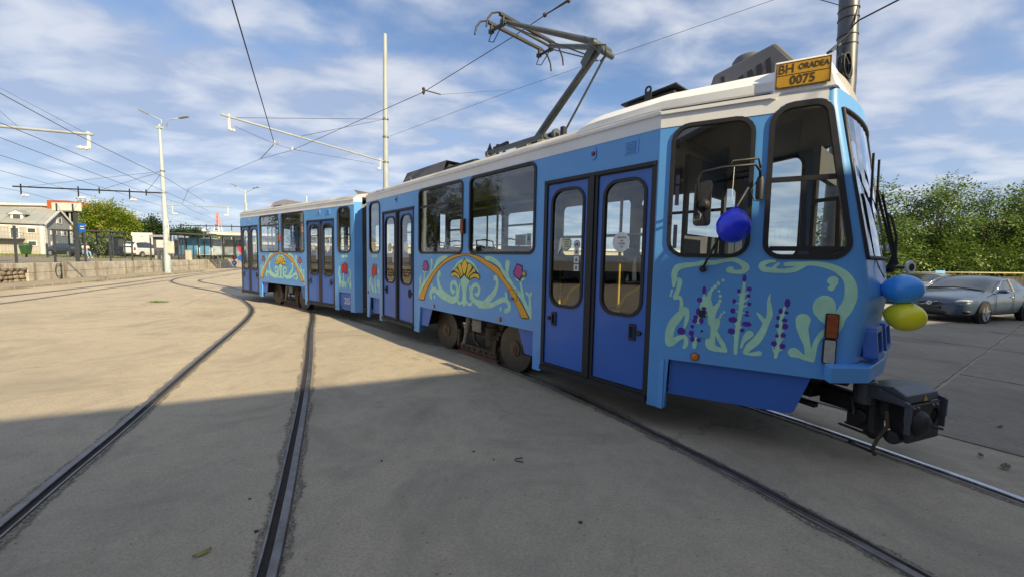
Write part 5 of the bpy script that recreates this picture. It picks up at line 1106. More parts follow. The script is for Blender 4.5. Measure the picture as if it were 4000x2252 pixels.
# ---------------------------------------------------------------- masts, cantilevers, wires
r1 = lambda a, b: (a / 2.417, 600 + b / 2.417)
r4 = lambda a, b: (a / 2.416, 300 + b / 2.416)
K = 4000 / 2575
m_mast = mat('pale mast paint', (0.36, 0.40, 0.40), 0.6, 0, 0.08, 2, dirt=(0.30, 0.27, 0.22, 0.5), dscale=1.5)
m_mast2 = mat('blue white mast paint', (0.40, 0.47, 0.50), 0.6, 0, 0.06, 2, dirt=(0.36, 0.34, 0.30, 0.5), dscale=1.2)
m_dmast = mat('dark galvanised mast', (0.105, 0.108, 0.115), 0.42, 0.6, 0.15, 3)
m_cab = mat('black cable', (0.02, 0.02, 0.022), 0.6)
m_wire = mat('overhead wire', (0.055, 0.055, 0.062), 0.6, 0.3, 0.1, 5)
m_ins = mat('porcelain insulator', (0.66, 0.66, 0.62), 0.4)
m_lampg = mat('lamp head grey', (0.22, 0.21, 0.20), 0.6)
def wire(name, pts, r, label, cat='wire', sag=0.0, m=None):
    P = [Vector(p) for p in pts]
    if sag and len(P) == 2:
        P = [P[0].lerp(P[1], k / 8) - Vector((0, 0, sag * 4 * (k / 8) * (1 - k / 8))) for k in range(9)]
    o = MB().tube(P, r, 5).build(name, m or m_wire, None, smooth=True)
    return tag(o, label, cat, 'overhead wires')
# white mast behind the tram with its bracket arm
WP = Vector((-5.47, 17.0, 0))
mast = empty('catenary_mast', WP); tag(mast, 'tall white catenary mast rising behind the tram roof', 'mast')
MB().tube([(0, 0, 0), (0, 0, 4.6), (-.02, 0, 10.85)], [.15, .112, .078], 16).build('pole', m_mast, mast, smooth=60)
za = (at(965 * K, 407 * K, 17) - WP).z; tip = atz(555 * K, 288 * K, za) - WP; root = at(968 * K, 407 * K, 17) - WP
arm = MB().tube([root, tip], .030, 10).build('bracket_arm', m_mast, mast, smooth=60)
d = (tip - root); sv = at(968 * K, 300 * K, 17) - WP
MB().tube([sv, root + d * .95], .008, 5).build('stay_rod', m_wire, mast); MB().tube([sv, root + d * .62], .008, 5).build('stay_rod', m_wire, mast)
for u_ in (.965, .04):
    p = root + d * u_
    q = MB(); q.bar(p + Vector((0, 0, .08)), p - Vector((0, 0, .36)), .035, .05); q.lathe([(.03, 0), (.05, .04), (.03, .08), (.05, .12), (.02, .16)], p - Vector((0, 0, .36)), d * (1 if u_ < .5 else -1), 10); q.build('hanger', m_ins, mast)
for z in (za - .02, sv.z, (at(970 * K, 345 * K, 17) - WP).z): MB().lathe([(.125, -.03), (.125, .03)], (0, 0, z), (0, 0, 1), 16).build('clamp', m_gal, mast)
# left mast with twin lamps
LP = Vector((-26.29, 29.93, 0))
lm = empty('lamp_mast', LP); tag(lm, 'pale blue lamp mast with twin street lamps at the retaining wall', 'mast')
MB().tube([(0, 0, 0), (-.03, 0, 4.0), (-.10, 0, 7.7), (-.16, 0, 11.1)], [.205, .17, .125, .085], 16).build('pole', m_mast2, lm, smooth=60)
for sx, (a, b) in ((-1, (1380, 345)), (1, (1710, 388))):
    e0 = at(*r4(1550 + 25 * sx, 470), 29.9) - LP; e2 = at(*r4(a, b), 29.9) - LP; e1 = e0 + Vector((.0, 0, .45))
    MB().tube([e0, e1, e1.lerp(e2, .4), e2], .035, 8).build('lamp_arm', m_mast2, lm, smooth=True)
    dv = (e2 - e1).normalized()
    MB().bar(e2 - dv * .15, e2 + dv * .55, .22, .09).build('lamp_head', m_lampg, lm, bevel=.03)
MB().box(-.36, .06, -.1, .1, 10.80, 10.95).build('lamp_collar', m_mast2, lm)
zl = (at(*r4(1555, 1098), 29.9) - LP).z; ra_ = Vector((-.1, 0, zl)); ta = atz(*r4(120, 1035), zl) - LP
la = MB().tube([ra_, ta], .05, 8).build('bracket_arm', m_blk, lm, smooth=60); sv = at(*r4(1540, 892), 29.9) - LP
dl_ = ta - ra_
for u_ in (.95, .58, .44, .235, .12):
    p = ra_ + dl_ * u_; q = MB(); q.bar(p + Vector((0, 0, .2)), p - Vector((0, 0, .25 if u_ in (.44, .12) else .6)), .05, .06); q.build('hanger', m_blk, lm)
for u_ in (.95, .58, .235):
    p = ra_ + dl_ * u_ - Vector((0, 0, .6)); MB().lathe([(.06, 0), (.10, .1), (.05, .2), (.10, .3), (.04, .45)], p, -dl_, 8).build('insulator', m_ins, lm)
for u_ in (.93, .44, .12): MB().tube([sv, ra_ + dl_ * u_], .012, 4).build('stay_rod', m_wire, lm)
zr = (at(*r1(1590, 485), 29.9) - LP).z; rr_ = Vector((.05, 0, zr)); tr_ = atz(*r1(2170, 505), zr) - LP
MB().tube([rr_, tr_], .032, 8).build('bracket_arm', m_mast2, lm, smooth=60)
for u_ in (.1, .97):
    p = rr_ + (tr_ - rr_) * u_; q = MB(); q.bar(p, p - Vector((0, 0, .65)), .04, .05); q.lathe([(.04, 0), (.07, .08), (.04, .16), (.07, .24), (.03, .35)], p - Vector((0, 0, .65)), (tr_ - rr_) * (1 if u_ < .5 else -1), 8); q.build('hanger', m_ins, lm)
for z in (7.7, zl, zr, 3.1, 2.3, 1.6): MB().lathe([(.20 if z < 4 else .15, -.04), (.20 if z < 4 else .15, .04)], (-.01 * z, 0, z), (0, 0, 1), 14).build('clamp', m_gal if z > 4 else m_mast2, lm)
MB().tube([(.17, -.1, 4.2), (.30, -.12, 3.4), (.22, -.1, 2.6)], .035, 6).build('conduit', m_ins, lm, smooth=True)
MB().box(.20, .46, -.2, .1, 1.55, 2.45).build('switch_cabinet', mat('cream cabinet', (.58, .56, .47), .6), lm)
# mast outside the left edge whose bracket reaches into view
zz = 6.3; t0 = atz(*r4(885, 548), zz); t1 = atz(*r4(-700, 405), zz)
m3 = empty('catenary_mast', (t1.x, t1.y, 0)); tag(m3, 'grey catenary bracket reaching in from the left edge above the tracks', 'mast')
iv = Vector((t1.x, t1.y, 0))
MB().tube([(0, 0, 0), (0, 0, 9)], [.2, .13], 12).build('pole', m_mast, m3, smooth=60); MB().tube([t1 - iv, t0 - iv], .055, 8).build('bracket_arm', m_mast, m3, smooth=60)
p = t0.lerp(t1, .035) - iv; q = MB(); q.bar(p + Vector((0, 0, .1)), p - Vector((0, 0, .55)), .06, .08); q.lathe([(.05, 0), (.08, .1), (.04, .18), (.08, .26), (.03, .4)], p - Vector((0, 0, .55)), t1 - t0, 8); q.build('hanger', m_ins, m3)
# far bracket beyond the tram
fz = (at(700, 881, 62)).z; f0 = atz(*r1(1680, 678), fz); f1 = atz(*r1(2330, 692), fz)
m4 = empty('catenary_mast', (f1.x, f1.y, 0)); tag(m4, 'dark catenary bracket far behind the rear end of the tram', 'mast')
iv = Vector((f1.x, f1.y, 0)); MB().tube([(0, 0, 0), (0, 0, 9.5)], [.25, .16], 10).build('pole', m_mast2, m4); MB().tube([f1 - iv, f0 - iv], .07, 6).build('bracket_arm', m_blk, m4)
for u_ in (.04, .41, .55, .78): p = f0.lerp(f1, u_) - iv; MB().bar(p + Vector((0, 0, .3)), p - Vector((0, 0, .7)), .07, .08).build('hanger', m_blk, m4)
# dark mast right behind the cab
DP = Vector((6.86, 8.0, 0))
dmst = empty('cable_mast', DP); tag(dmst, 'dark steel mast behind the tram cab with coiled cable', 'mast')
tp = at(3317, 0, 8.0) - DP; bt = at(3303, 330, 8.0) - DP; tt = tp + (tp - bt) * .7
MB().tube([(bt.x - .05, 0, 0), bt, tt], [.185, .165, .155], 24).build('pole', m_dmast, dmst, smooth=60)
for v in (35, 75, 150, 190): p = at(3317 - v * .043, v * .9 + 10, 8.0) - DP; MB().lathe([(.172, -.008), (.172, .008)], p, tp - bt, 24).build('band', m_blk, dmst)
q = MB()
for k in range(9):
    c0 = at(3292 + random.uniform(-4, 4), 266 + random.uniform(-5, 5), 7.74) - DP; rr0 = .215 + random.uniform(-.02, .02); tl_ = random.uniform(-.25, .25)
    q.tube([c0 + Vector((math.cos(a) * rr0 * .55 + math.sin(a) * rr0 * tl_, -.012 * k + .05 * math.cos(a), math.sin(a) * rr0)) for a in [2 * math.pi * j / 20 for j in range(21)]], .014, 6, cap=False)
q.build('cable_coil', m_cab, dmst, smooth=True)
q = MB(); p = at(3240, 205, 7.8) - DP; q.bar(p, at(3275, 175, 7.9) - DP, .10, .04); q.build('cable_bracket', m_dmast, dmst)
MB().tube([at(3350, 20, 7.85) - DP, at(3338, 90, 7.82) - DP, at(3318, 130, 7.8) - DP, at(3275, 165, 7.8) - DP, at(3273, 215, 7.8) - DP], .010, 6).build('loose_cable', m_cab, dmst, smooth=True)
wire('feeder_cable', [at(3345, 85, 7.9), at(3510, 0, 7.0), at(3700, -100, 6.2)], .016, 'thick black cable leaving the dark mast to the upper right', 'cable', m=m_cab)
wire('feeder_cable', [at(3283, 22, 7.9), at(3205, 0, 8.3), at(3000, -60, 9.5)], .008, 'thin cable leaving the dark mast to the upper left', 'cable', m=m_cab)
# contact wires
CZ = 5.53
wire('contact_wire', [fw(9, .6, CZ), fw(3, 1.0, CZ), fw(0, 1.1, CZ), atz(1065 * K, 232 * K, CZ), atz(735 * K, 378 * K, CZ), atz(655 * K, 400 * K, CZ), atz(475 * K, 474 * K, CZ)], .0075, 'contact wire running along above the tram to the pantograph', 'wire')
wire('contact_wire', [atz(560 * K, -80 * K, CZ), atz(690 * K, 362 * K, CZ), atz(655 * K, 400 * K, CZ)], .012, 'steep contact wire over the foreground side track', 'wire')
q = MB(); p0_ = atz(1370 * K, 38 * K, CZ + .03); p1_ = atz(1430 * K, 3 * K, CZ + .03); q.tube([p0_, p1_], .012, 6); q.ball(p0_, .035, 8, 6); q.ball(p1_, .03, 8, 6); tag(q.build('wire_splice', m_rust), 'rusty splice clamp on the wire above the pantograph', 'clamp')
q = MB(); p0_ = atz(1065 * K, 232 * K, CZ); e_ = atz(1108 * K, 238 * K, CZ + .04); q.tube([p0_ + Vector((0, 0, .05)), e_], .014, 6); q.lathe([(.02, -.05), (.04, 0), (.02, .03), (.04, .07), (.03, .1)], p0_, (0, 0, 1), 10); tag(q.build('wire_clamp', m_rust), 'rusty insulated clamp hanging the wire right of the white mast', 'clamp')
for a, b, lb in ((690, 362, 'clamp on the steep side track wire'), (735, 377, 'pale clamp where the two contact wires draw together')):
    p = atz(a * K, b * K, CZ); q = MB(); q.lathe([(.02, -.05), (.04, .0), (.02, .03), (.04, .08), (.02, .1)], p, (0, 0, 1), 10); q.tube([p, p + Vector((.25, -.1, .02))], .014, 6); tag(q.build('wire_clamp', m_ins), lb, 'clamp')
e3 = at(3037, -5, 9.0)
wire('span_wire', [at(980 * K, 343 * K, 17), at(1295 * K, 226 * K, 14.2), e3], .006, 'long thin span wire from the white mast to the upper right')
wire('span_wire', [e_, at(1295 * K, 226 * K, 14.2)], .004, 'short thin wire joining the rusty clamp to the span wire')
wire('span_wire', [atz(590 * K, 318 * K, za - .35), atz(690 * K, 362 * K, CZ + .05), atz(735 * K, 376 * K, CZ + .05), at(940 * K, 412 * K, 17.0)], .006, 'span wire hung below the white bracket arm')
WL = [([(0, 155), (660, 515), (1580, 965), (1933, 1180)], 'topmost contact wire crossing the sky at the left'), ([(0, 435), (975, 830), (1580, 1095), (1960, 1262)], 'second contact wire from the top at the left'),
      ([(0, 575), (1340, 1082), (1720, 1202), (1805, 1258), (1990, 1330)], 'dark contact wire passing through the lamp mast bracket'), ([(0, 740), (1200, 1120), (1560, 1232), (1990, 1385)], 'fourth contact wire from the top at the left'),
      ([(0, 885), (870, 1125), (1090, 1195), (1560, 1335), (1990, 1425)], 'fifth contact wire from the top crossing the yellow tree'), ([(-40, 1038), (280, 1100), (590, 1190), (1400, 1400)], 'lowest contact wire at the left passing over the house')]
for pts, lb in WL: wire('contact_wire', [atz(*r4(a, b), 5.7) for a, b in pts], .011, lb)
wire('span_wire', [at(*r4(0, 105), 22), at(*r4(790, 522), (t0.y))], .008, 'thin stay wire to the tip of the left bracket')
wire('span_wire', [at(*r4(0, 325), 20), at(*r4(160, 465), 21)], .008, 'short thin stay wire at the left edge')
wire('span_wire', [atz(*r1(1783, 335), 5.9), atz(*r1(1718, 478), 5.7)], .010, 'short steep wire right of the lamp mast')
wire('span_wire', [atz(470 * K, 476 * K, CZ), atz(*r1(1783, 335), 5.9)], .009, 'pulled off wire end right of the lamp mast')

# ---------------------------------------------------------------- left terrace: kerb, wall, fence
wl = [Vector((*p, 0)) for p in ((-19.6, 7.5), (-21.4, 12.6), (-23.1, 17.65), (-24.4, 21.2), (-26.1, 25.6), (-28.2, 31.5), (-30.6, 38.5), (-34.2, 49.0), (-39.0, 63.0))]
WLP = smooth_path(wl, 10)
cum = [0]
for a, b in zip(WLP[:-1], WLP[1:]): cum.append(cum[-1] + (b - a).length)
def along(s):
    for i in range(len(cum) - 1):
        if cum[i + 1] >= s:
            t = (s - cum[i]) / (cum[i + 1] - cum[i]); d = (WLP[i + 1] - WLP[i]).normalized(); return WLP[i].lerp(WLP[i + 1], t), d
    return WLP[-1], (WLP[-1] - WLP[-2]).normalized()
WZ = 0.98
m_wall = mat('weathered wall concrete', (0.47, 0.43, 0.35), 0.92, 0, 0.18, 2.5, bump=0.5, bscale=30, dirt=(0.19, 0.155, 0.115, 0.85), dscale=1.6)
m_stone = mat('rubble stone', (0.26, 0.21, 0.15), 0.95, 0, 0.3, 5, bump=0.7, bscale=25, dirt=(0.12, 0.10, 0.07, 0.7), dscale=3)
m_kerb = mat('kerb concrete', (0.30, 0.26, 0.20), 0.95, 0, 0.25, 3, bump=0.5, bscale=25, dirt=(0.13, 0.11, 0.08, 0.8), dscale=1.5)
# vertical rain streaks on the wall
_t = m_wall.node_tree; _b = _t.nodes['Principled BSDF']; _src = _b.inputs['Base Color'].links[0].from_socket
_g = _t.nodes.new('ShaderNodeNewGeometry'); _mp = _t.nodes.new('ShaderNodeMapping'); _mp.inputs['Scale'].default_value = (3.2, 3.2, .25); _t.links.new(_g.outputs['Position'], _mp.inputs[0])
_n = _t.nodes.new('ShaderNodeTexNoise'); _n.inputs['Scale'].default_value = 1.0; _n.inputs['Detail'].default_value = 4; _t.links.new(_mp.outputs[0], _n.inputs['Vector'])
_r = _t.nodes.new('ShaderNodeMapRange'); _r.inputs['From Min'].default_value = .53; _r.inputs['From Max'].default_value = .66; _r.inputs['To Max'].default_value = .7; _t.links.new(_n.outputs[0], _r.inputs['Value'])
_m = _t.nodes.new('ShaderNodeMix'); _m.data_type = 'RGBA'; _t.links.new(_r.outputs[0], _m.inputs['Factor']); _t.links.new(_src, _m.inputs['A']); _m.inputs['B'].default_value = (.19, .135, .085, 1); _t.links.new(_m.outputs['Result'], _b.inputs['Base Color'])
wall = empty('retaining_wall', WLP[0]); tag(wall, 'stained concrete retaining wall along the left side of the yard', 'wall')
def wblock(s0, s1, z0, z1, th, name, m, o0=0.0):
    pa, da = along(s0); pb, db = along(s1); na = Vector((-da.y, da.x, 0)); nb = Vector((-db.y, db.x, 0)); O = WLP[0]
    q = MB(); V = []
    for p, n_ in ((pa, na), (pb, nb)):
        for o in (o0, o0 + th):
            for z in (z0, z1): V.append(p + n_ * o - O + Vector((0, 0, z)))
    q.add(V, [(0, 1, 3, 2), (4, 6, 7, 5), (0, 4, 5, 1), (2, 3, 7, 6), (0, 2, 6, 4), (1, 5, 7, 3)])
    return q.build(name, m, wall, bevel=.012)
s = 0.0; i = 0; total = cum[-1]
s_rub = 12.3
while s < total - .5:
    L_ = random.uniform(2.6, 3.4); e = min(s + L_, total)
    if e > s_rub:
        s0 = max(s, s_rub)
        j = random.uniform(-.02, .02)
        wblock(s0 + .01, e - .01, 0, .50 + j, .3, 'wall_block', m_wall, random.uniform(0, .012)); wblock(s0 + .01, e - .01, .512 + j, WZ, .3, 'wall_block', m_wall, random.uniform(0, .012))
    s = e
stone_me = []
for k in range(4):
    q = MB(); rnd = [random.uniform(.75, 1.1) for _ in range(60)]
    q.ball((0, 0, 0), (.22, .14, .13), 8, 5, lambda p: p * (0.8 + .35 * abs(math.sin(p.x * 5 + k) * math.cos(p.z * 4 + p.y * 3 + k)))); stone_me.append(q.build('stone', m_stone, wall))
first = {0, 1, 2, 3}
for row in range(4):
    s = 8.6 + .1 * row
    while s < s_rub - .1:
        p, d = along(s); n_ = Vector((-d.y, d.x, 0)); k = random.randrange(4)
        mt = Matrix.Translation(p - WLP[0] + n_ * .14 + Vector((0, 0, .12 + .2 * row))) @ Matrix.Rotation(math.atan2(d.y, d.x), 4, 'Z') @ Matrix.Scale(random.uniform(.8, 1.15), 4)
        if k in first: first.discard(k); stone_me[k].matrix_local = mt
        else: share(stone_me[k], wall, mt)
        s += random.uniform(.30, .40)
wblock(0, s_rub, 0, WZ - .25, .2, 'rubble_core', m_kerb, .16); wblock(0, s_rub, WZ - .25, WZ, .3, 'wall_block', m_wall)
# terrace behind the wall
V = [p + Vector((-(along(c)[1]).y, (along(c)[1]).x, 0)) * .22 for p, c in zip(WLP, cum)]
q = MB(); q.add([(p.x, p.y, WZ - .01) for p in V] + [(-60, 150, WZ - .01), (-420, 420, WZ - .01), (-420, -40, WZ - .01), (-40, -40, WZ - .01)], [tuple(range(len(V) + 4))])
tag(q.build('terrace', m_terr), kind='structure')
# pavement strip and kerb in front
kr = lambda s_, o: (lambda p, d: p + Vector((d.y, -d.x, 0)) * o)(*along(s_))
V = []; F = []; ks = [0.6 * k for k in range(int(30 / .6))]
for s_ in ks: V += [kr(s_, 1.72) + Vector((0, 0, .09)), kr(s_, 0) + Vector((0, 0, .11))]
for k in range(len(ks) - 1): F.append((2 * k, 2 * k + 1, 2 * k + 3, 2 * k + 2))
pv = tag(MB().add(V, F).build('pavement', m_kerb), kind='structure')
kb = None
for k in range(26):
    s_ = 2.0 + 1.0 * k; p = kr(s_, 1.80); d = along(s_)[1]
    mt = Matrix.Translation(p + Vector((0, 0, random.uniform(-.02, .01)))) @ Matrix.Rotation(math.atan2(d.y, d.x) + random.uniform(-.03, .03), 4, 'Z')
    if kb is None: kb = MB().box(-.48, .48, -.10, .10, -.02, .125).build('kerb_stone', m_kerb, pv, mt, bevel=.02)
    else: share(kb, pv, mt)
# fence
m_fence = mat('dark grey fence paint', (0.055, 0.065, 0.075), 0.5, 0.2)
fence = empty('wire_fence', WLP[0]); tag(fence, 'dark grey wire mesh fence on top of the retaining wall', 'fence')
s_ = 6.9; prev = None; O = WLP[0]; post = None
while s_ < total:
    p, d = along(s_); n_ = Vector((-d.y, d.x, 0)); p = p + n_ * .15
    mt = Matrix.Translation(p - O + Vector((0, 0, WZ)))
    if post is None: post = MB().box(-.035, .035, -.035, .035, 0, 1.78).build('post', m_fence, fence, mt)
    else: share(post, fence, mt)
    if prev is not None:
        q = MB(); a = prev - O; b = p - O; n = 14
        for z in (.12, .35, .55, .8, 1.02, 1.25, 1.45, 1.66): q.tube([a + Vector((0, 0, WZ + z)), b + Vector((0, 0, WZ + z))], .0035, 4)
        for k in range(1, n): c = a.lerp(b, k / n); q.tube([c + Vector((0, 0, WZ + .1)), c + Vector((0, 0, WZ + 1.68))], .0028, 3)
        q.build('mesh_panel', m_fence, fence)
    prev = p; s_ += 2.5
q = MB(); p, d = along(14.2); c = p + Vector((d.y, -d.x, 0)) * .06
q.tube([c + d * (.22 * math.cos(a)) + Vector((0, 0, .58 + .34 * math.sin(a))) for a in [2 * math.pi * j / 24 for j in range(25)]], .018, 6, cap=False); q.tube([c + d * .2 + Vector((0, 0, .02)), c + d * .2 + Vector((0, 0, WZ))], .03, 6)
tag(q.build('hose_loop', m_cab, smooth=True), 'black hose looped on a pipe against the retaining wall', 'hose')

# ---------------------------------------------------------------- on the terrace
TZ = WZ - .01
def on_terrace(a, b_, y): return at(*r1(a, b_), y)
m_shel = mat('shelter frame grey', (0.055, 0.060, 0.065), 0.45, 0.2)
m_sg = glass('shelter glass', (0.70, 0.78, 0.78), 1.5, 1.0)
def shelter(loc, rz, label, ln=4.4, poster=None, dp=1.5):
    e = empty('bus_shelter', loc, rz); tag(e, label, 'bus shelter', 'bus shelters on the terrace')
    nb = 4 if poster is None else 6
    for k in range(nb + 1): MB().box(k * ln / nb - .04, k * ln / nb + .04, dp - .04, dp + .04, 0, 2.4).build('post', m_shel, e)
    for k in range(nb):
        MB().add([(k * ln / nb + .05, dp, .25), ((k + 1) * ln / nb - .05, dp, .25), ((k + 1) * ln / nb - .05, dp, 2.2), (k * ln / nb + .05, dp, 2.2)], [(0, 1, 2, 3)]).build('pane', m_sg, e)
    for x in (0, ln):
        MB().box(x - .04, x + .04, -.04, .04, 0, 2.4).build('post', m_shel, e)
        MB().add([(x, .1, .25), (x, dp - .1, .25), (x, dp - .1, 2.2), (x, .1, 2.2)], [(0, 1, 2, 3)]).build('pane', m_sg, e)
    MB().box(-.2, ln + .2, -.25, dp + .15, 2.4, 2.52).build('roof', m_shel, e, bevel=.02)
    MB().box(.9, ln - 1.2, dp - .55, dp - .15, .40, .45).box(1.0, 1.06, dp - .4, dp - .3, 0, .4).box(ln - 1.36, ln - 1.3, dp - .4, dp - .3, 0, .4).build('bench', m_blk, e)
    MB().box(ln - .85, ln - .08, dp - .10, dp - .03, .35, 2.0).build('timetable_case', mat('timetable', (.20, .21, .24), .5, 0, .5, 5), e)
    if poster:
        for k, c in enumerate(poster): MB().box((k + .12) * ln / nb, (k + .88) * ln / nb, dp - .06, dp - .03, .5, 2.1).build('poster', mat('poster %d' % k, c, .5, 0, .35, 1.6), e)
    return e
s1p = on_terrace(530, 1003, 35.5); s1p.z = TZ
shelter(s1p, R(14), 'grey glass bus shelter with the seated person', 4.3)
s2p = on_terrace(1690, 1010, 37.0); s2p.z = TZ
shelter(s2p, R(62), 'grey bus shelter with blue posters right of the lamp mast', 6.6, [(.05, .16, .30), (.06, .22, .38), (.09, .25, .42), (.30, .36, .40), (.20, .22, .25), (.1, .2, .3)], 1.4)

# person on the shelter bench
def skin(name, pts, edges, m, parent, sub=2):
    me = bpy.data.meshes.new(name); me.from_pydata([p[:3] for p in pts], edges, []); me.materials.append(m)
    o = bpy.data.objects.new(name, me); col.objects.link(o); o.parent = parent
    md = o.modifiers.new('skin', 'SKIN'); md.use_smooth_shade = True
    for i, p in enumerate(pts): me.skin_vertices[0].data[i].radius = (p[3], p[4] if len(p) > 4 else p[3]); me.skin_vertices[0].data[i].use_root = (i == 0)
    o.modifiers.new('sub', 'SUBSURF').render_levels = sub
    return o
pp = on_terrace(812, 1000, 35.3); pp.z = TZ
per = empty('person', pp, R(-20)); tag(per, 'person in white shirt and pale jeans sitting on the shelter bench, looking at a phone', 'person')
m_skin = mat('skin', (.46, .25, .17), .55); m_shirt = mat('white pink shirt', (.70, .58, .57), .8); m_jean = mat('pale jeans', (.24, .36, .48), .85); m_hair = mat('dark hair', (.03, .018, .012), .6)
# local frame: x forward, y left, z up; seat at .47
skin('body', [(0, 0, .58, .12, .15), (.02, 0, .78, .10, .13), (.06, 0, 1.02, .10, .16), (.09, 0, 1.12, .055), (.13, 0, 1.18, .05), (.17, 0, 1.27, .085, .075), (.18, 0, 1.34, .07), (.06, .17, 1.04, .05), (.08, .22, .80, .042), (.30, .10, .78, .034), (.40, .05, .80, .03), (.06, -.17, 1.04, .05), (.08, -.22, .80, .042), (.30, -.10, .78, .034), (.40, -.05, .80, .03), (.20, 0, 1.29, .05)],
     [(0, 1), (1, 2), (2, 3), (3, 4), (4, 5), (5, 6), (2, 7), (7, 8), (8, 9), (9, 10), (2, 11), (11, 12), (12, 13), (13, 14)], m_skin, per)
skin('shirt', [(0, 0, .56, .14, .17), (.02, 0, .78, .125, .155), (.05, 0, 1.02, .115, .17), (.08, 0, 1.10, .06), (.06, .18, 1.03, .068), (.08, .22, .86, .06), (.06, -.18, 1.03, .068), (.08, -.22, .86, .06)], [(0, 1), (1, 2), (2, 3), (2, 4), (4, 5), (2, 6), (6, 7)], m_shirt, per)
skin('jeans', [(0, 0, .56, .14, .17), (.05, .10, .55, .10), (.42, .12, .53, .075), (.50, .12, .30, .058), (.58, .12, .10, .05), (.05, -.10, .55, .10), (.44, -.10, .53, .075), (.52, -.10, .30, .058), (.60, -.10, .10, .05)], [(0, 1), (1, 2), (2, 3), (3, 4), (0, 5), (5, 6), (6, 7), (7, 8)], m_jean, per)
MB().ball((.15, 0, 1.345), (.10, .088, .085), 12, 8).build('hair', m_hair, per, smooth=True)
for y in (.12, -.10): MB().ball((.68, y, .04), (.13, .045, .045), 10, 6).build('shoe', m_paper, per, smooth=True)
ph = MB().box(-.006, .006, -.037, .037, -.07, .07).build('phone', m_blk, None); ph.matrix_world = Matrix.Translation(pp) @ Matrix.Rotation(R(-20), 4, 'Z') @ Matrix.Translation((.43, 0, .84)) @ Matrix.Rotation(R(-50), 4, 'Y'); tag(ph, 'small dark phone held by the seated person', 'phone')

# stop display on its post
dp_ = on_terrace(736, 1018, 24.0); dp_.z = TZ
ds = empty('stop_display', dp_); tag(ds, 'white display board on a dark post, seen from behind, with blue panel', 'sign')
MB().box(-.07, .07, -.07, .07, 0, at(*r1(735, 545), 24).z - TZ).build('post', m_fence, ds)
b0 = at(*r1(505, 465), 24) - dp_; b1 = at(*r1(770, 545), 24) - dp_
bd = MB().box(b0.x, b1.x, -.12, .02, b1.z, b0.z).build('board', mat('white sheet metal', (.66, .66, .62), .5, 0, .05, 2), ds, bevel=.015)
for a in (558, 710): x_ = (at(*r1(a, 500), 24) - dp_).x; MB().box(x_ - .035, x_ + .035, -.16, -.122, b1.z - .05, b0.z - .05).build('bracket', m_fence, ds)
b0 = at(*r1(705, 655), 24) - dp_; b1 = at(*r1(790, 745), 24) - dp_
bl = MB().box(b0.x, b1.x, .08, .12, b1.z, b0.z).build('blue_panel', mat('blue sign enamel', (.012, .12, .52), .4), ds)
for k in (.35, .6): MB().box(b1.x - .28, b1.x - .04, .074, .079, b1.z + (b0.z - b1.z) * k, b1.z + (b0.z - b1.z) * k + .045).build('white_strip', m_paper, bl)

# green litter bin
gb_ = on_terrace(250, 995, 33.5); gb_.z = TZ
bn = empty('litter_bin', gb_); tag(bn, 'green litter bin hanging on posts in front of the grey house', 'bin')
m_bin = mat('green bin plastic', (.030, .085, .028), .5)
MB().add([(x * w_, y * w_, z) for z, w_ in ((.25, .21), (1.0, .29)) for x, y in ((-1, -1), (1, -1), (1, 1), (-1, 1))], [(0, 1, 2, 3), (4, 5, 6, 7), (0, 1, 5, 4), (1, 2, 6, 5), (2, 3, 7, 6), (3, 0, 4, 7)]).build('body', m_bin, bn, bevel=.04)
MB().lathe([(.32, 1.01), (.32, 1.07), (.25, 1.16), (.08, 1.20)], (0, 0, 0), (0, 0, 1), 16).build('lid', m_bin, bn, smooth=40)
for x in (-.42, 1.4): MB().box(x - .05, x + .05, .3, .4, 0, 1.2).build('post', m_fence, bn)
for a, b_, y, lb, c in ((1782, 1003, 37, 'small cream cabinet in front of the posters', (.58, .55, .45)), (2262, 1012, 46, 'small white cabinet beside the rear of the tram', (.6, .58, .5)), (1497, 1000, 36.5, 'low concrete block left of the lamp mast', (.42, .38, .30))):
    p = on_terrace(a, b_, y); p.z = TZ; q = MB(); q.box(-.19, .19, -.15, .15, 0, .85 if 'block' not in lb else .35); q.box(-.21, .21, -.17, .17, .85 if 'block' not in lb else .35, .9 if 'block' not in lb else .37); tag(q.build('cabinet', mat(lb, c, .7), None, Matrix.Translation(p), bevel=.02), lb, 'cabinet')
# kiosk
p = on_terrace(1530, 1000, 41); p.z = TZ; kq = empty('kiosk', p); tag(kq, 'small dark kiosk left of the lamp mast', 'kiosk')
MB().box(-.8, 1.2, 0, 1.6, 0, 2.2).build('wall', m_dgrey, kq); MB().box(-1.0, 1.4, -.3, 1.8, 2.2, 2.42).build('roof', mat('kiosk roof', (.35, .32, .36), .6), kq); MB().box(-.5, .5, -.03, .0, 1.1, 1.9).build('poster', m_paper, kq)
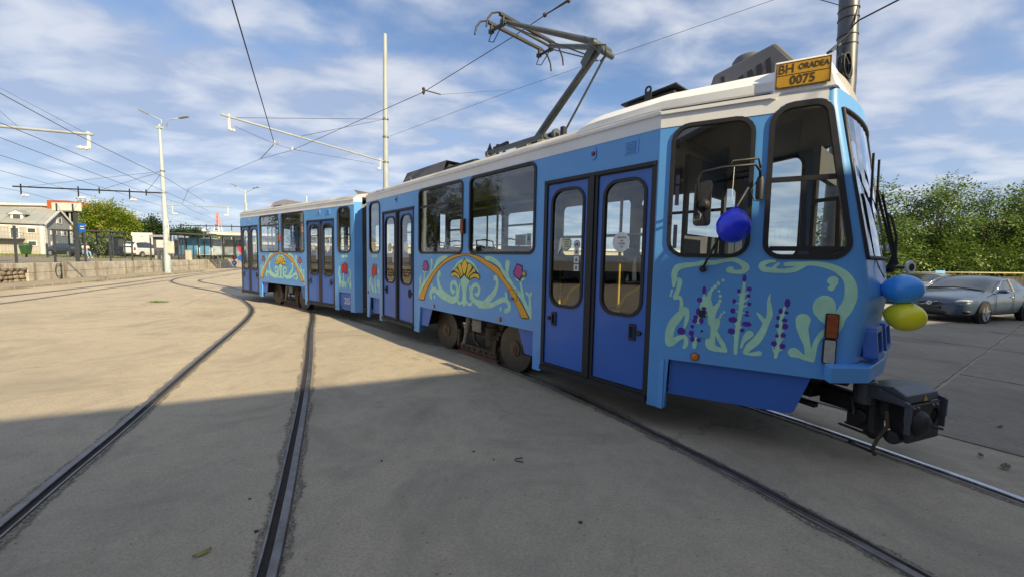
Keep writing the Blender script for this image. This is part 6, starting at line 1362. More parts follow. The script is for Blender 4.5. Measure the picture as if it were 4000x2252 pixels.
# road signs right
for a, b_, y, lb, kind in ((2215, 1010, 44, 'small red and blue round road signs on a post', 0), (2278, 1010, 40, 'red triangular road sign at the rear of the tram', 1)):
    p = on_terrace(a, b_, y); p.z = TZ; e = empty('road_sign', p); tag(e, lb, 'road sign')
    hh = (at(*r1(a, 960 if kind == 0 else 880), y).z - TZ)
    MB().tube([(0, 0, 0), (0, 0, hh)], .03, 6).build('post', m_gal, e)
    if kind == 0:
        MB().lathe([(.28, 0), (.28, .02)], (0, -.05, hh - .25), (0, -1, 0), 16).build('red_disc', mat('sign red', (.55, .04, .06), .4), e); MB().lathe([(.28, 0), (.28, .02)], (0, -.05, hh - .85), (0, -1, 0), 16).build('blue_disc', MATS['blue sign enamel'], e); MB().lathe([(.12, 0), (.12, .025)], (0, -.06, hh - .85), (0, -1, 0), 12).build('arrow', m_paper, e)
    else:
        MB().add([(-.4, -.05, hh), (.4, -.05, hh), (0, -.05, hh - .7)], [(0, 1, 2)]).build('red_triangle', MATS['sign red'], e); MB().lathe([(.3, 0), (.3, .02)], (0, -.05, hh - 1.15), (0, -1, 0), 16).build('blue_disc', MATS['blue sign enamel'], e)
# billboard
p = on_terrace(1340, 1000, 47); p.z = TZ; bb = empty('billboard', p); tag(bb, 'white billboard with faint print behind the white estate car', 'billboard')
b0 = at(*r1(1237, 745), 47) - p; b1 = at(*r1(1430, 865), 47) - p
pnl = MB().box(b0.x, b1.x, 0, .2, b1.z, b0.z).build('panel', m_paper, bb)
for x in (b0.x + .6, b1.x - .15): MB().box(x - .1, x + .1, .22, .4, 0, b0.z).build('post', m_rust, bb)
q = MB(); q.box(b0.x + 1.1, b1.x - .9, -.012, -.002, b0.z - .52, b0.z - .40); q.build('print_line', mat('pale print', (.42, .40, .40), .6), pnl)
q = MB(); q.box(b0.x + 1.5, b0.x + 1.75, -.012, -.002, b0.z - 1.3, b0.z - 1.05); q.build('print_mark', mat('pale red print', (.55, .2, .2), .6), pnl)

# ---------------------------------------------------------------- vehicles
m_carglass = mat('car window glass', (0.025, 0.032, 0.036), 0.06, 0, 0.1, 3, coat=0.6, spec=0.8)
m_tyre2 = mat('tyre rubber', (0.018, 0.018, 0.018), 0.8)
m_rim = mat('alloy rim', (0.50, 0.51, 0.53), 0.3, 0.8, 0.05, 4)
m_chrome = mat('chrome trim', (0.75, 0.76, 0.78), 0.15, 1.0, 0.02, 4)
m_lens = mat('headlamp lens', (0.55, 0.58, 0.60), 0.12, 0.4, 0.15, 15, coat=0.6)
m_tail = mat('tail lamp red', (0.30, 0.01, 0.015), 0.2, 0, 0.1, 9, coat=0.5)
HATCH = [(2.20, [(0, .24), (.45, .24), (.60, .30), (.66, .44), (.66, .58), (.58, .66), (.44, .69), (.28, .70), (0, .71)]),
         (2.04, [(0, .19), (.60, .19), (.80, .26), (.84, .46), (.84, .62), (.77, .72), (.57, .77), (.36, .79), (0, .80)]),
         (1.60, [(0, .19), (.66, .19), (.85, .27), (.89, .48), (.89, .68), (.81, .81), (.60, .865), (.38, .89), (0, .905)]),
         (1.10, [(0, .19), (.70, .19), (.86, .27), (.90, .50), (.90, .72), (.83, .87), (.62, .94), (.40, .965), (0, .985)]),
         (.78, [(0, .19), (.70, .19), (.86, .27), (.90, .50), (.90, .75), (.85, .905), (.70, .985), (.45, 1.02), (0, 1.04)]),
         (.0, [(0, .19), (.70, .19), (.86, .27), (.90, .50), (.90, .77), (.86, .93), (.66, 1.36), (.45, 1.425), (0, 1.45)]),
         (-.65, [(0, .19), (.70, .19), (.86, .27), (.90, .50), (.90, .79), (.86, .95), (.66, 1.375), (.45, 1.44), (0, 1.465)]),
         (-1.30, [(0, .19), (.70, .19), (.86, .28), (.90, .52), (.90, .82), (.86, .985), (.62, 1.32), (.42, 1.38), (0, 1.405)]),
         (-1.80, [(0, .22), (.66, .22), (.83, .32), (.88, .55), (.88, .85), (.80, 1.01), (.58, 1.10), (.38, 1.17), (0, 1.20)]),
         (-2.08, [(0, .26), (.60, .26), (.78, .36), (.82, .55), (.81, .82), (.73, .95), (.55, 1.0), (.36, 1.03), (0, 1.04)]),
         (-2.17, [(0, .32), (.50, .32), (.66, .40), (.70, .55), (.68, .76), (.60, .84), (.45, .87), (.3, .88), (0, .89)])]
ESTATE = [(2.10, [(0, .26), (.5, .26), (.66, .32), (.72, .46), (.72, .62), (.64, .74), (.48, .78), (.3, .80), (0, .81)]),
          (1.95, [(0, .22), (.62, .22), (.80, .28), (.86, .48), (.86, .72), (.80, .86), (.60, .91), (.36, .93), (0, .94)]),
          (1.10, [(0, .22), (.68, .22), (.84, .28), (.89, .50), (.89, .82), (.84, 1.0), (.66, 1.06), (.42, 1.09), (0, 1.10)]),
          (.95, [(0, .22), (.68, .22), (.84, .28), (.89, .50), (.89, .84), (.85, 1.02), (.70, 1.12), (.44, 1.16), (0, 1.18)]),
          (.30, [(0, .22), (.68, .22), (.84, .28), (.89, .50), (.89, .86), (.86, 1.04), (.72, 1.68), (.50, 1.76), (0, 1.78)]),
          (-.6, [(0, .22), (.68, .22), (.84, .28), (.89, .50), (.89, .86), (.86, 1.06), (.74, 1.72), (.50, 1.80), (0, 1.82)]),
          (-1.5, [(0, .22), (.68, .22), (.84, .28), (.89, .50), (.89, .86), (.86, 1.06), (.74, 1.70), (.50, 1.78), (0, 1.80)]),
          (-2.05, [(0, .24), (.66, .24), (.82, .30), (.87, .50), (.87, .86), (.84, 1.06), (.72, 1.62), (.48, 1.72), (0, 1.74)]),
          (-2.20, [(0, .30), (.60, .30), (.76, .36), (.82, .52), (.82, .84), (.78, 1.04), (.66, 1.50), (.44, 1.60), (0, 1.62)])]
def car(loc, heading, label, st, paint, wb=(1.33, -1.31), glassy=None, wr=.325, group=None, sub=2):
    e = empty('parked_car', loc, heading); tag(e, label, 'car', group)
    V = []; F = []; MI = []; k = len(st[0][1]); n = 2 * k - 2
    for x_, pr in st:
        V += [(x_, y, z) for y, z in pr] + [(x_, -y, z) for y, z in reversed(pr[1:-1])]
    for i in range(len(st) - 1):
        for j in range(n):
            jj = (j + 1) % n
            F.append((i * n + j, i * n + jj, (i + 1) * n + jj, (i + 1) * n + j))
            seg = j if j < k - 1 else n - 1 - j
            MI.append(1 if (i, seg) in glassy else (2 if seg == 0 else 0))
    F.append(tuple(range(n))); F.append(tuple(reversed(range((len(st) - 1) * n, len(st) * n)))); MI += [0, 0]
    mb = MB(); mb.add(V, F); mb.mi = MI
    body = mb.build('body', [paint, m_carglass, m_under], e, smooth=True, sub=sub)
    cre = body.data.attributes.new('crease_edge', 'FLOAT', 'EDGE')
    for ed in body.data.edges:
        a, b = ed.vertices; ja, jb = a % n, b % n; ja = min(ja, n - ja); jb = min(jb, n - jb)
        if ja == jb and ja in (2, 5, 6): cre.data[ed.index].value = .55
        elif a // n == b // n and a // n in (1, 4 if len(st) > 9 else 3) and min(ja, jb) >= 5: cre.data[ed.index].value = .5
    for x_ in wb:
        for sgn in (1, -1):
            y = .80 * sgn; ax = (0, sgn, 0)
            MB().lathe([(wr + .045, .02), (wr + .05, .115), (wr + .01, .122), (.2, .10)], (x_, y - .0 * sgn, wr + .01), ax, 28).build('wheel_arch', m_rub, e, smooth=35)
            t = MB().lathe([(wr - .06, -.10), (wr, -.07), (wr, .09), (wr - .02, .118), (wr - .09, .128), (wr - .10, .10)], (x_, y + .015 * sgn, wr), ax, 28).build('wheel', m_tyre2, e, smooth=35)
            q = MB(); o = Vector((x_, y + .015 * sgn, wr))
            q.lathe([(wr - .085, .105), (wr - .085, .122), (wr - .105, .120), (wr - .115, .09)], o, ax, 24)
            for s_ in range(5):
                a = 2 * math.pi * s_ / 5 + .3; d = Vector((math.cos(a), 0, math.sin(a))); q.bar(o + Vector((0, .112 * sgn, 0)) + d * .03, o + Vector((0, .118 * sgn, 0)) + d * (wr - .09), .05, .02, up=ax)
            q.lathe([(.05, .10), (.045, .125)], o, ax, 12); q.build('rim', m_rim, t)
            MB().lathe([(wr - .10, .085), (.02, .088)], o, ax, 20).build('brake_disc', m_blk, t)
    return e
hp = mat('grey blue metallic car paint', (0.058, 0.090, 0.140), 0.28, 0.3, 0.04, 3, coat=0.7)
G1 = {(4, 6), (4, 7), (5, 5), (6, 5), (4, 5), (7, 6), (7, 7)}
cl = Vector((15.30, 13.15, 0)); hd = math.atan2(-.348, -.938)
vc = car(cl, hd, 'grey blue metallic hatchback parked beyond the balloons', HATCH, hp, glassy=G1)
q = MB()
for sgn in (1, -1):
    q.tube([(.80, .865 * sgn, .93), (.30, .80 * sgn, 1.18), (.05, .735 * sgn, 1.31), (-.5, .705 * sgn, 1.36), (-1.1, .70 * sgn, 1.29), (-1.45, .75 * sgn, 1.13), (-1.55, .80 * sgn, 1.04), (-1.0, .875 * sgn, .985), (-.3, .892 * sgn, .955), (.5, .893 * sgn, .935), (.80, .885 * sgn, .93)], .009, 5)
q.build('chrome_strip', m_chrome, vc, smooth=True)
for sgn in (1, -1):
    MB().ball((1.93, .63 * sgn, .675), (.24, .20, .065), 14, 8, lambda p: Vector((p.x - abs(p.y) * .25 * 0, p.y, p.z + p.y * .35 * sgn))).build('headlamp', m_lens, vc, smooth=True)
    MB().ball((1.98, .70 * sgn, .37), (.14, .15, .07), 12, 8).build('fog_lamp_recess', m_blk, vc, smooth=True)
    q = MB(); q.ball((.62, 1.0 * sgn, .99), (.07, .11, .065), 12, 8); q.build('door_mirror', hp, vc, smooth=True)
    MB().bar((.64, .86 * sgn, .94), (.64, .95 * sgn, .97), .05, .03).build('mirror_foot', m_blk, vc)
    for x_ in (-.25, -1.12): MB().tube([(x_ - .09, .905 * sgn, .80), (x_, .925 * sgn, .805), (x_ + .09, .905 * sgn, .80)], .013, 6).build('door_handle', m_chrome, vc, smooth=True)
    q = MB()
    for pts in ([(.72, .906, .86), (.74, .912, .60), (.66, .90, .33)], [(-.36, .905, .90), (-.36, .914, .6), (-.36, .90, .32)], [(-1.25, .895, .93), (-1.18, .905, .70), (-.98, .905, .42)]): q.tube([(a, b_ * sgn, c) for a, b_, c in pts], .006, 4)
    q.build('door_gap', m_blk, vc)
    MB().bar((-.42, .866 * sgn, .96), (-.50, .695 * sgn, 1.345), .06, .008).build('pillar', m_rub, vc)
    MB().ball((-2.05, .62 * sgn, .86), (.10, .16, .09), 10, 6).build('tail_lamp', m_tail, vc, smooth=True)
MB().ball((2.09, 0, .575), (.13, .44, .085), 16, 8).build('grille', m_blk, vc, smooth=True)
gr = MB().ball((2.07, 0, .33), (.15, .56, .085), 16, 8).build('lower_intake', m_blk, vc, smooth=True)
q = MB(); q.lathe([(.062, 0), (.062, .012), (.045, .012), (.045, 0)], (2.215, 0, .585), (1, 0, .1), 18); q.bar((2.215, -.20, .52), (2.22, .20, .65), .012, .02, up=(1, 0, 0)); q.build('grille_emblem', m_chrome, vc)
MB().box(2.20, 2.225, -.26, .26, .40, .50).build('licence_plate', m_blk, vc)
MB().tube([(.86, -.70, 1.0), (.86, 0, 1.06), (.86, .70, 1.0)], .02, 6).build('wiper_cowl', m_blk, vc, smooth=True)
# other vehicles
wp_ = mat('white car paint', (0.74, 0.74, 0.72), 0.35, 0, 0.03, 3, coat=0.5)
G2 = {(3, 6), (3, 7), (3, 5), (4, 5), (5, 5), (6, 5), (7, 6), (7, 7)}
p = on_terrace(1350, 1010, 45); p.z = TZ
wv = car(p, R(100), 'white estate car seen from behind on the terrace', ESTATE, wp_, (1.30, -1.40), G2, .32, 'parked vehicles on the terrace', 2)
rg = MB().add([(-2.215, .56, 1.10), (-2.215, -.56, 1.10), (-2.12, -.52, 1.52), (-2.12, .52, 1.52)], [(0, 1, 2, 3)]).build('rear_window', m_carglass, wv)
for sgn in (1, -1): MB().box(-2.22, -2.08, .70 * sgn - .07, .70 * sgn + .07, .78, 1.12).build('tail_lamp', m_tail, wv, bevel=.02)
MB().box(-2.25, -2.1, -.78, .78, .34, .52).build('rear_bumper', m_dgrey, wv, bevel=.03); MB().box(-2.225, -2.2, -.26, .26, .78, .90).build('licence_plate', m_paper, wv)
VAN = [(2.6, [(0, .3), (.6, .3), (.8, .36), (.88, .55), (.88, .80), (.80, .95), (.6, 1.0), (.36, 1.02), (0, 1.03)]), (2.3, [(0, .25), (.7, .25), (.92, .32), (.98, .55), (.98, .95), (.94, 1.15), (.75, 1.22), (.45, 1.26), (0, 1.28)]),
       (1.75, [(0, .25), (.7, .25), (.94, .32), (1.0, .55), (1.0, 1.0), (.98, 1.3), (.86, 1.72), (.55, 1.80), (0, 1.82)]), (1.2, [(0, .25), (.7, .25), (.94, .32), (1.0, .55), (1.0, 1.0), (.98, 1.35), (.88, 2.2), (.6, 2.36), (0, 2.4)]),
       (0, [(0, .25), (.7, .25), (.94, .32), (1.0, .55), (1.0, 1.0), (.99, 1.35), (.92, 2.3), (.7, 2.42), (0, 2.46)]), (-2.5, [(0, .25), (.7, .25), (.94, .32), (1.0, .55), (1.0, 1.0), (.99, 1.35), (.92, 2.3), (.7, 2.42), (0, 2.46)]), (-2.7, [(0, .3), (.7, .3), (.9, .36), (.96, .6), (.96, 1.0), (.95, 1.35), (.88, 2.2), (.66, 2.3), (0, 2.34)])]
p = on_terrace(1985, 1012, 47); p.z = TZ
car(p, R(-60), 'white delivery van behind the poster shelter', VAN, wp_, (1.7, -1.6), {(2, 6), (2, 7), (2, 5), (1, 6), (1, 7)}, .35, 'parked vehicles on the terrace', 2)
p = on_terrace(670, 1003, 43); p.z = TZ
car(p, R(-12), 'black car parked behind the glass bus shelter', HATCH, mat('black car paint', (.012, .012, .014), .25, 0, .05, 3, coat=.8), glassy=G1, group='parked vehicles on the terrace')
p = atz(3560, 1160, 0)
gp = at(3600, 1140, 18.5); gp.z = 0
car(gp, R(200), 'pale grey car half hidden behind the hatchback', HATCH, mat('silver car paint', (.42, .43, .44), .3, .5, .04, 3, coat=.6), glassy=G1)

# ---------------------------------------------------------------- houses
m_rgrey = mat('grey sheet roof', (0.29, 0.30, 0.285), 0.6, 0.1, 0.08, 0.6, dirt=(0.20, 0.205, 0.19, 0.6), dscale=0.5)
m_clad = mat('beige cladding', (0.40, 0.375, 0.325), 0.8, 0, 0.05, 1)
m_gable = mat('grey gable render', (0.27, 0.285, 0.30), 0.85, 0, 0.06, 1)
m_wtrim = mat('white trim', (0.72, 0.71, 0.66), 0.6)
m_winp = mat('window panes', (0.06, 0.07, 0.08), 0.12, 0, 0.3, 0.8, spec=0.7)
def window(parent, mt, wd, ht, cur=False, nm='window'):
    f = MB().panel([(-wd / 2, 0), (wd / 2, 0), (wd / 2, ht), (-wd / 2, ht)], [[(-wd / 2 + .09, .09), (wd / 2 - .09, .09), (wd / 2 - .09, ht - .09), (-wd / 2 + .09, ht - .09)]], lambda a, z, o=0: Vector((a, -.06 - o, z)), .08).build(nm, m_wtrim, parent, mt)
    MB().box(-wd / 2 + .08, wd / 2 - .08, -.035, -.005, .08, ht - .08).build('pane', m_winp, f)
    if cur: MB().box(-wd / 2 + .08, -wd / 2 + .08 + wd * .4, -.045, -.036, .08, ht - .08).build('curtain', m_wtrim, f)
    return f
hc_ = at(*r1(410, 655), 56); C0 = Vector((hc_.x, hc_.y, TZ)); EH = hc_.z - TZ
dg = Vector((-.39, .92, 0)); dl = Vector((-.92, -.39, 0))
house = empty('house', C0); house.matrix_world = Matrix(((-dl.x, dg.x, 0, C0.x), (-dl.y, dg.y, 0, C0.y), (0, 0, 1, C0.z), (0, 0, 0, 1)))
tag(house, 'grey gabled house with metal roof and two dormers', 'house')
# local: x towards the gable end (x<0 along the long wall), y = depth along the gable
GW = 6.2; RH = at(*r1(540, 535), 59).z - TZ; LN = 17
MB().box(-LN, 0, 0, GW, 0, EH).build('wall', m_clad, house)
MB().add([(.03, 0, 0), (.03, GW, 0), (.03, GW, EH), (.03, GW / 2, RH - .1), (.03, 0, EH)], [(0, 1, 2, 3, 4)]).build('gable_wall', m_gable, house, recalc=False)
q = MB(); oh = .35
sl_ = (RH - EH) / (GW / 2)
for y0, y1, z0, z1 in ((-oh, GW / 2, EH - oh * sl_, RH), (GW + oh, GW / 2, EH - oh * sl_, RH)):
    q.add([(-LN, y0, z0), (.3, y0, z0), (.3, y1, z1), (-LN, y1, z1), (-LN, y0, z0 + .12), (.3, y0, z0 + .12), (.3, y1, z1 + .12), (-LN, y1, z1 + .12)], [(0, 1, 2, 3), (4, 5, 6, 7), (0, 1, 5, 4), (1, 2, 6, 5), (2, 3, 7, 6), (3, 0, 4, 7)])
rf = q.build('roof', m_rgrey, house)
for k in range(12):   # standing seams
    x_ = -.5 - 1.8 * k; MB().bar((x_, -oh, EH - oh * sl_ + .13), (x_, GW / 2, RH + .13), .05, .06).build('roof_seam', m_rgrey, rf)
q = MB(); q.bar((.34, -oh, EH - oh * sl_), (.34, GW / 2, RH), .05, .28); q.bar((.34, GW + oh, EH - oh * sl_), (.34, GW / 2, RH), .05, .28); q.build('barge_board', m_wtrim, house)
for y_ in (.25, GW - .25): MB().box(.035, .09, y_ - .25, y_ + .25, 0, EH).build('corner_board', m_wtrim, house)
MB().box(-.40, -.02, -.04, -.002, 0, EH - .25).build('corner_board', m_wtrim, house)
MB().box(-LN, -.42, -.04, -.002, EH * .85, EH * .90).build('cornice', m_wtrim, house)
for x_ in (-2.95, -6.9):
    dz = EH + .40; dm_ = Matrix.Translation((x_, .55, dz)) @ Matrix.Scale(.60, 4)
    d_ = MB().box(-1.0, 1.0, 0, 2.4, -.3, 1.15).build('dormer', m_wtrim, house, dm_)
    q = MB(); ph_ = 1.15
    for sg in (-1, 1): q.add([(0, -.35, ph_ + .95), (1.6 * sg, -.35, ph_ - .1), (1.6 * sg, 3.2, ph_ - .1), (0, 3.2, ph_ + .95), (0, -.35, ph_ + 1.07), (1.6 * sg, -.35, ph_ + .02), (1.6 * sg, 3.2, ph_ + .02), (0, 3.2, ph_ + 1.07)], [(0, 1, 2, 3), (4, 5, 6, 7), (0, 1, 5, 4), (3, 2, 6, 7)])
    q.build('dormer_roof', m_rgrey, d_)
    MB().add([(0, -.3, ph_ + .85), (1.35, -.3, ph_), (-1.35, -.3, ph_)], [(0, 1, 2)]).build('dormer_gable', m_wtrim, d_)
    MB().box(-.6, .6, -.06, -.01, .1, .95).build('pane', m_winp, d_)
RX = Matrix.Identity(4)
window(house, Matrix.Translation((-1.25, 0, EH * .66)), .95, .75); window(house, Matrix.Translation((-1.25, 0, EH * .25)), .95, .75); window(house, Matrix.Translation((-2.95, 0, EH * .49)), .95, 1.5, nm='balcony_door')
RZ = Matrix.Rotation(R(90), 4, 'Z')
window(house, Matrix.Translation((.04, GW * .52, EH * 1.03)) @ RZ, 1.2, .85, True); window(house, Matrix.Translation((.04, GW * .30, EH * .64)) @ RZ, 1.3, .8, True); window(house, Matrix.Translation((.04, GW * .68, EH * .62)) @ RZ, 1.3, .8, True); window(house, Matrix.Translation((.04, GW * .30, EH * .26)) @ RZ, 1.3, .7, True)
bal = MB().box(-5.2, -1.9, -1.2, -.05, EH * .46, EH * .49).build('balcony', m_rgrey, house)
q = MB(); m_rail = mat('blue railing', (.30, .37, .48), .5)
for zz in (.35, .75): q.tube([(-7.5, -1.15, EH * .2 + zz), (-5.1, -1.15, EH * .49 + zz), (-2.0, -1.15, EH * .49 + zz), (-2.0, -.1, EH * .49 + zz)], .03, 5)
for x_ in (-5.1, -3.5, -2.0): q.tube([(x_, -1.15, EH * .49), (x_, -1.15, EH * .49 + .75)], .03, 5)
q.build('balcony_railing', m_rail, bal)
q = MB(); q.add([(-5.2, -1.2, EH * .48), (-5.2, -.2, EH * .48), (-8.2, -.2, .2), (-8.2, -1.2, .2), (-5.2, -1.2, EH * .43), (-5.2, -.2, EH * .43), (-8.2, -.2, 0), (-8.2, -1.2, 0)], [(0, 1, 2, 3), (4, 5, 6, 7), (0, 3, 7, 4), (1, 2, 6, 5)]); q.build('stair', m_rgrey, bal)
# buildings further back
def block(name, a0, a1, b_top, y, dep, m, label, rows, cols, roofm=None, wsz=(2.2, 1.6), tilt=0.0, base=0.0):
    l = at(a0, b_top, y); r_ = at(a1, b_top, y)
    e = empty(name, (l.x, l.y, base), tilt); tag(e, label, 'building'); wd = (r_.x - l.x) / math.cos(tilt); ht = l.z - base
    MB().box(0, wd, 0, dep, 0, ht).build('wall', m, e); MB().box(-.4, wd + .4, -.4, dep + .4, ht, ht + .5).build('roof', roofm or m_wtrim, e)
    for i in range(rows):
        for j in range(cols):
            f = window(e, Matrix.Translation((wd * (j + .5) / cols, 0, ht * (i + .45) / rows - wsz[1] * .3)), wsz[0], wsz[1])
    return e, wd, ht
bl_, wd_, ht_ = block('office_building', -160, 165, 600 * .0 + r1(0, 478)[1], 92, 14, mat('cream render', (.58, .49, .38), .85, 0, .05, .3), 'cream office building with flat roof behind the grey house', 3, 9, m_wtrim)
ob = at(*r1(372, 470), 94); MB().box(wd_ + .5, wd_ + 5.2, .5, 6, ht_ * .3, ht_ + 1.4).build('lift_tower', mat('orange cladding', (.42, .10, .025), .7), bl_); MB().box(wd_ + 4.0, wd_ + 4.6, .3, .48, ht_ - .9, ht_ + .9).build('tower_opening', m_winp, bl_)
block('glass_building', r1(600, 0)[0], r1(760, 0)[0], r1(0, 552)[1], 88, 12, mat('dark curtain wall', (.055, .065, .075), .25, .1, .15, .3), 'dark glass fronted building between the house and the yellow tree', 4, 4, m_dgrey, (2.2, 2.0))
wb_ = mat('white apartment render', (.66, .62, .52), .85, 0, .04, .3)
ab, wd_, ht_ = block('apartment_block', r1(2070, 0)[0], 1335, r1(0, 770)[1], 96, 14, wb_, 'long white apartment block behind the rear of the tram', 3, 10, m_wtrim, (3.0, 1.6))
block('apartment_block', r1(1890, 0)[0], r1(2080, 0)[0], r1(0, 757)[1], 104, 14, wb_, 'white apartment block below the lattice tower', 3, 4, m_wtrim, (2.0, 1.6))
l_ = at(*r1(1955, 735), 112); q = MB(); q.box(0, 7, 0, 8, 0, l_.z); pt = q.build('stair_tower', mat('pinkish render', (.52, .38, .30), .85), None, Matrix.Translation((l_.x, l_.y, 0))); tag(pt, 'pinkish rooftop block rising behind the white apartments', 'building')
block('hall_building', 1340, 2700, 960, 100, 20, mat('cream hall cladding', (.56, .51, .40), .85, 0, .05, .2), 'long low cream hall far behind the tram', 1, 16, m_wtrim, (3.0, 1.4))
# lattice tower
tb = at(*r1(2062, 770), 300); tw_ = at(*r1(2062, 560), 300); e = empty('lattice_tower', (tb.x, tb.y, 0)); tag(e, 'red and white lattice mast on the horizon', 'tower')
H_ = tw_.z; m_rw = mat('faded red lattice', (.50, .22, .20), .7); m_ww = mat('white lattice', (.62, .62, .62), .7)
for k in range(10):
    z0, z1 = H_ * k / 10, H_ * (k + 1) / 10; f_ = lambda z: .5 + 5.0 * (1 - z / H_) ** 1.6
    q = MB()
    for sx in (-1, 1):
        for sy in (-1, 1): q.bar((sx * f_(z0), sy * f_(z0), z0), (sx * f_(z1), sy * f_(z1), z1), .5, .5)
        q.bar((sx * f_(z0), -f_(z0), z0), (-sx * f_(z1), -f_(z1), z1), .3, .3); q.bar((-f_(z0), -f_(z0), z0), (f_(z0), -f_(z0), z0), .3, .3)
    q.build('lattice_segment', m_ww if k in (5, 6, 4, 2) else m_rw, e)
# far twin street lamp beyond the tram
for a, tv, y, lb, twin in ((957, 745, 72, 'far twin street lamp left of the tram roof', True), (1197, 765, 80, 'thin grey pole tip above the rear roof of the tram', False)):
    t_ = at(a, tv, y); e = empty('street_lamp', (t_.x, t_.y, 0)); tag(e, lb, 'street lamp', 'far lamp posts')
    MB().tube([(0, 0, 0), (0, 0, t_.z)], [.28, .16], 10).build('pole', m_mast2, e)
    if twin:
        for sx, dz in ((-1, .9), (1, .55)):
            MB().tube([(0, 0, t_.z - .4), (.35 * sx, 0, t_.z - .2), (1.9 * sx, 0, t_.z + dz)], .07, 6).build('arm', m_mast2, e); MB().bar((1.5 * sx, 0, t_.z + dz * .82), (2.5 * sx, 0, t_.z + dz * 1.25), .3, .14).build('lamp_head', m_lampg, e)
p = on_terrace(1933, 1010, 55); t_ = at(*r1(1933, 728), 55); e = empty('street_lamp', (p.x, p.y, TZ)); tag(e, 'small globe street lamp above the poster shelter', 'street lamp', 'far lamp posts')
MB().tube([(0, 0, 0), (0, 0, t_.z - TZ)], .07, 8).build('pole', m_dgrey, e); MB().ball((0, 0, t_.z - TZ), (.28, .28, .2), 12, 8).build('globe', m_ins, e, smooth=True)

# ---------------------------------------------------------------- trees
m_bark = mat('bark', (.075, .055, .04), .9, 0, .25, 6, bump=.6, bscale=15)
def leaves(blobs, n, size, droop=.35, shell=.35, rng=None):
    g = np.random.default_rng(rng); V = []; tot = sum(b[3] * b[4] * b[5] for b in blobs)
    for cx, cy, cz, rx, ry, rz in blobs:
        k = max(8, int(n * rx * ry * rz / tot))
        d = g.normal(size=(k, 3)); d /= np.linalg.norm(d, axis=1)[:, None]
        r = (shell + (1 - shell) * g.random(k)) * (0.82 + .3 * g.random(k)); sprig = g.random(k) < .12; r[sprig] *= 1.18
        c = np.stack([cx + d[:, 0] * r * rx, cy + d[:, 1] * r * ry, cz + d[:, 2] * r * rz], 1)
        # compound leaf: stem direction outwards and drooping
        ax = d + g.normal(size=(k, 3)) * .6; ax[:, 2] -= droop; ax /= np.linalg.norm(ax, axis=1)[:, None]
        up = np.tile([0, 0, 1.0], (k, 1)) + g.normal(size=(k, 3)) * .45
        sd = np.cross(ax, up); sd /= (np.linalg.norm(sd, axis=1)[:, None] + 1e-9)
        s = size * (.6 + .8 * g.random(k))[:, None]
        nrm = np.cross(sd, ax)
        for j in range(5):
            b = c + ax * s * (j * .34); sg = 1 if j % 2 else -1
            t = sd * sg * s * .62 + ax * s * .28 - nrm * s * .10
            wv = ax * s * .15
            if j == 4: t = ax * s * .6; wv = sd * s * .15
            V.append(np.stack([b, b + t * .5 + wv, b + t, b + t * .5 - wv], 1))
    return np.concatenate(V)
def tree(loc, label, blobs, n, size, m, trunk, group='trees', limbs=(), rng=1, flowers=None, cat='tree', name='tree'):
    e = empty(name, loc); tag(e, label, cat, group)
    v = leaves(blobs, n, size, rng=rng); k = len(v)
    me = bpy.data.meshes.new('crown'); me.vertices.add(4 * k); me.vertices.foreach_set('co', v.reshape(-1).astype(np.float32))
    me.loops.add(4 * k); me.loops.foreach_set('vertex_index', np.arange(4 * k, dtype=np.int32)); me.polygons.add(k); me.polygons.foreach_set('loop_start', np.arange(0, 4 * k, 4, dtype=np.int32)); me.polygons.foreach_set('loop_total', np.full(k, 4, np.int32)); me.update(); me.validate()
    me.materials.append(m); o = bpy.data.objects.new('crown', me); col.objects.link(o); o.parent = e
    q = MB(); q.tube([(0, 0, -.05), (.02, 0, trunk[0] * .5), (.05, .02, trunk[0])], [trunk[1] * 1.2, trunk[1], trunk[1] * .7], 10)
    for b in blobs: q.tube([(.05, .02, trunk[0] * .75), ((b[0]) * .5, b[1] * .5, (trunk[0] + b[2]) * .5), (b[0], b[1], b[2] + b[5] * .5)], [trunk[1] * .4, trunk[1] * .2, trunk[1] * .06], 5)
    q.build('trunk', m_bark, e, smooth=True)
    if flowers is not None:
        v = leaves(blobs, flowers[0], flowers[1], shell=.95, rng=rng + 50); k = len(v)
        q = MB(); q.v = [tuple(p) for p in v.reshape(-1, 3)]; q.f = [(4 * i, 4 * i + 1, 4 * i + 2, 4 * i + 3) for i in range(k)]; q.mi = [0] * k
        q.build('flower_clusters', flowers[2], e, recalc=False)
    return e
lf1 = leafmat('fresh green leaves', (.045, .100, .016), (.165, .250, .038), (.23, .29, .055))
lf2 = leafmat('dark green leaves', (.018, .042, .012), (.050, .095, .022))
lf3 = leafmat('yellow green leaves', (.075, .150, .012), (.270, .345, .028))
lf4 = leafmat('seed clusters', (.36, .33, .07), (.50, .44, .10))
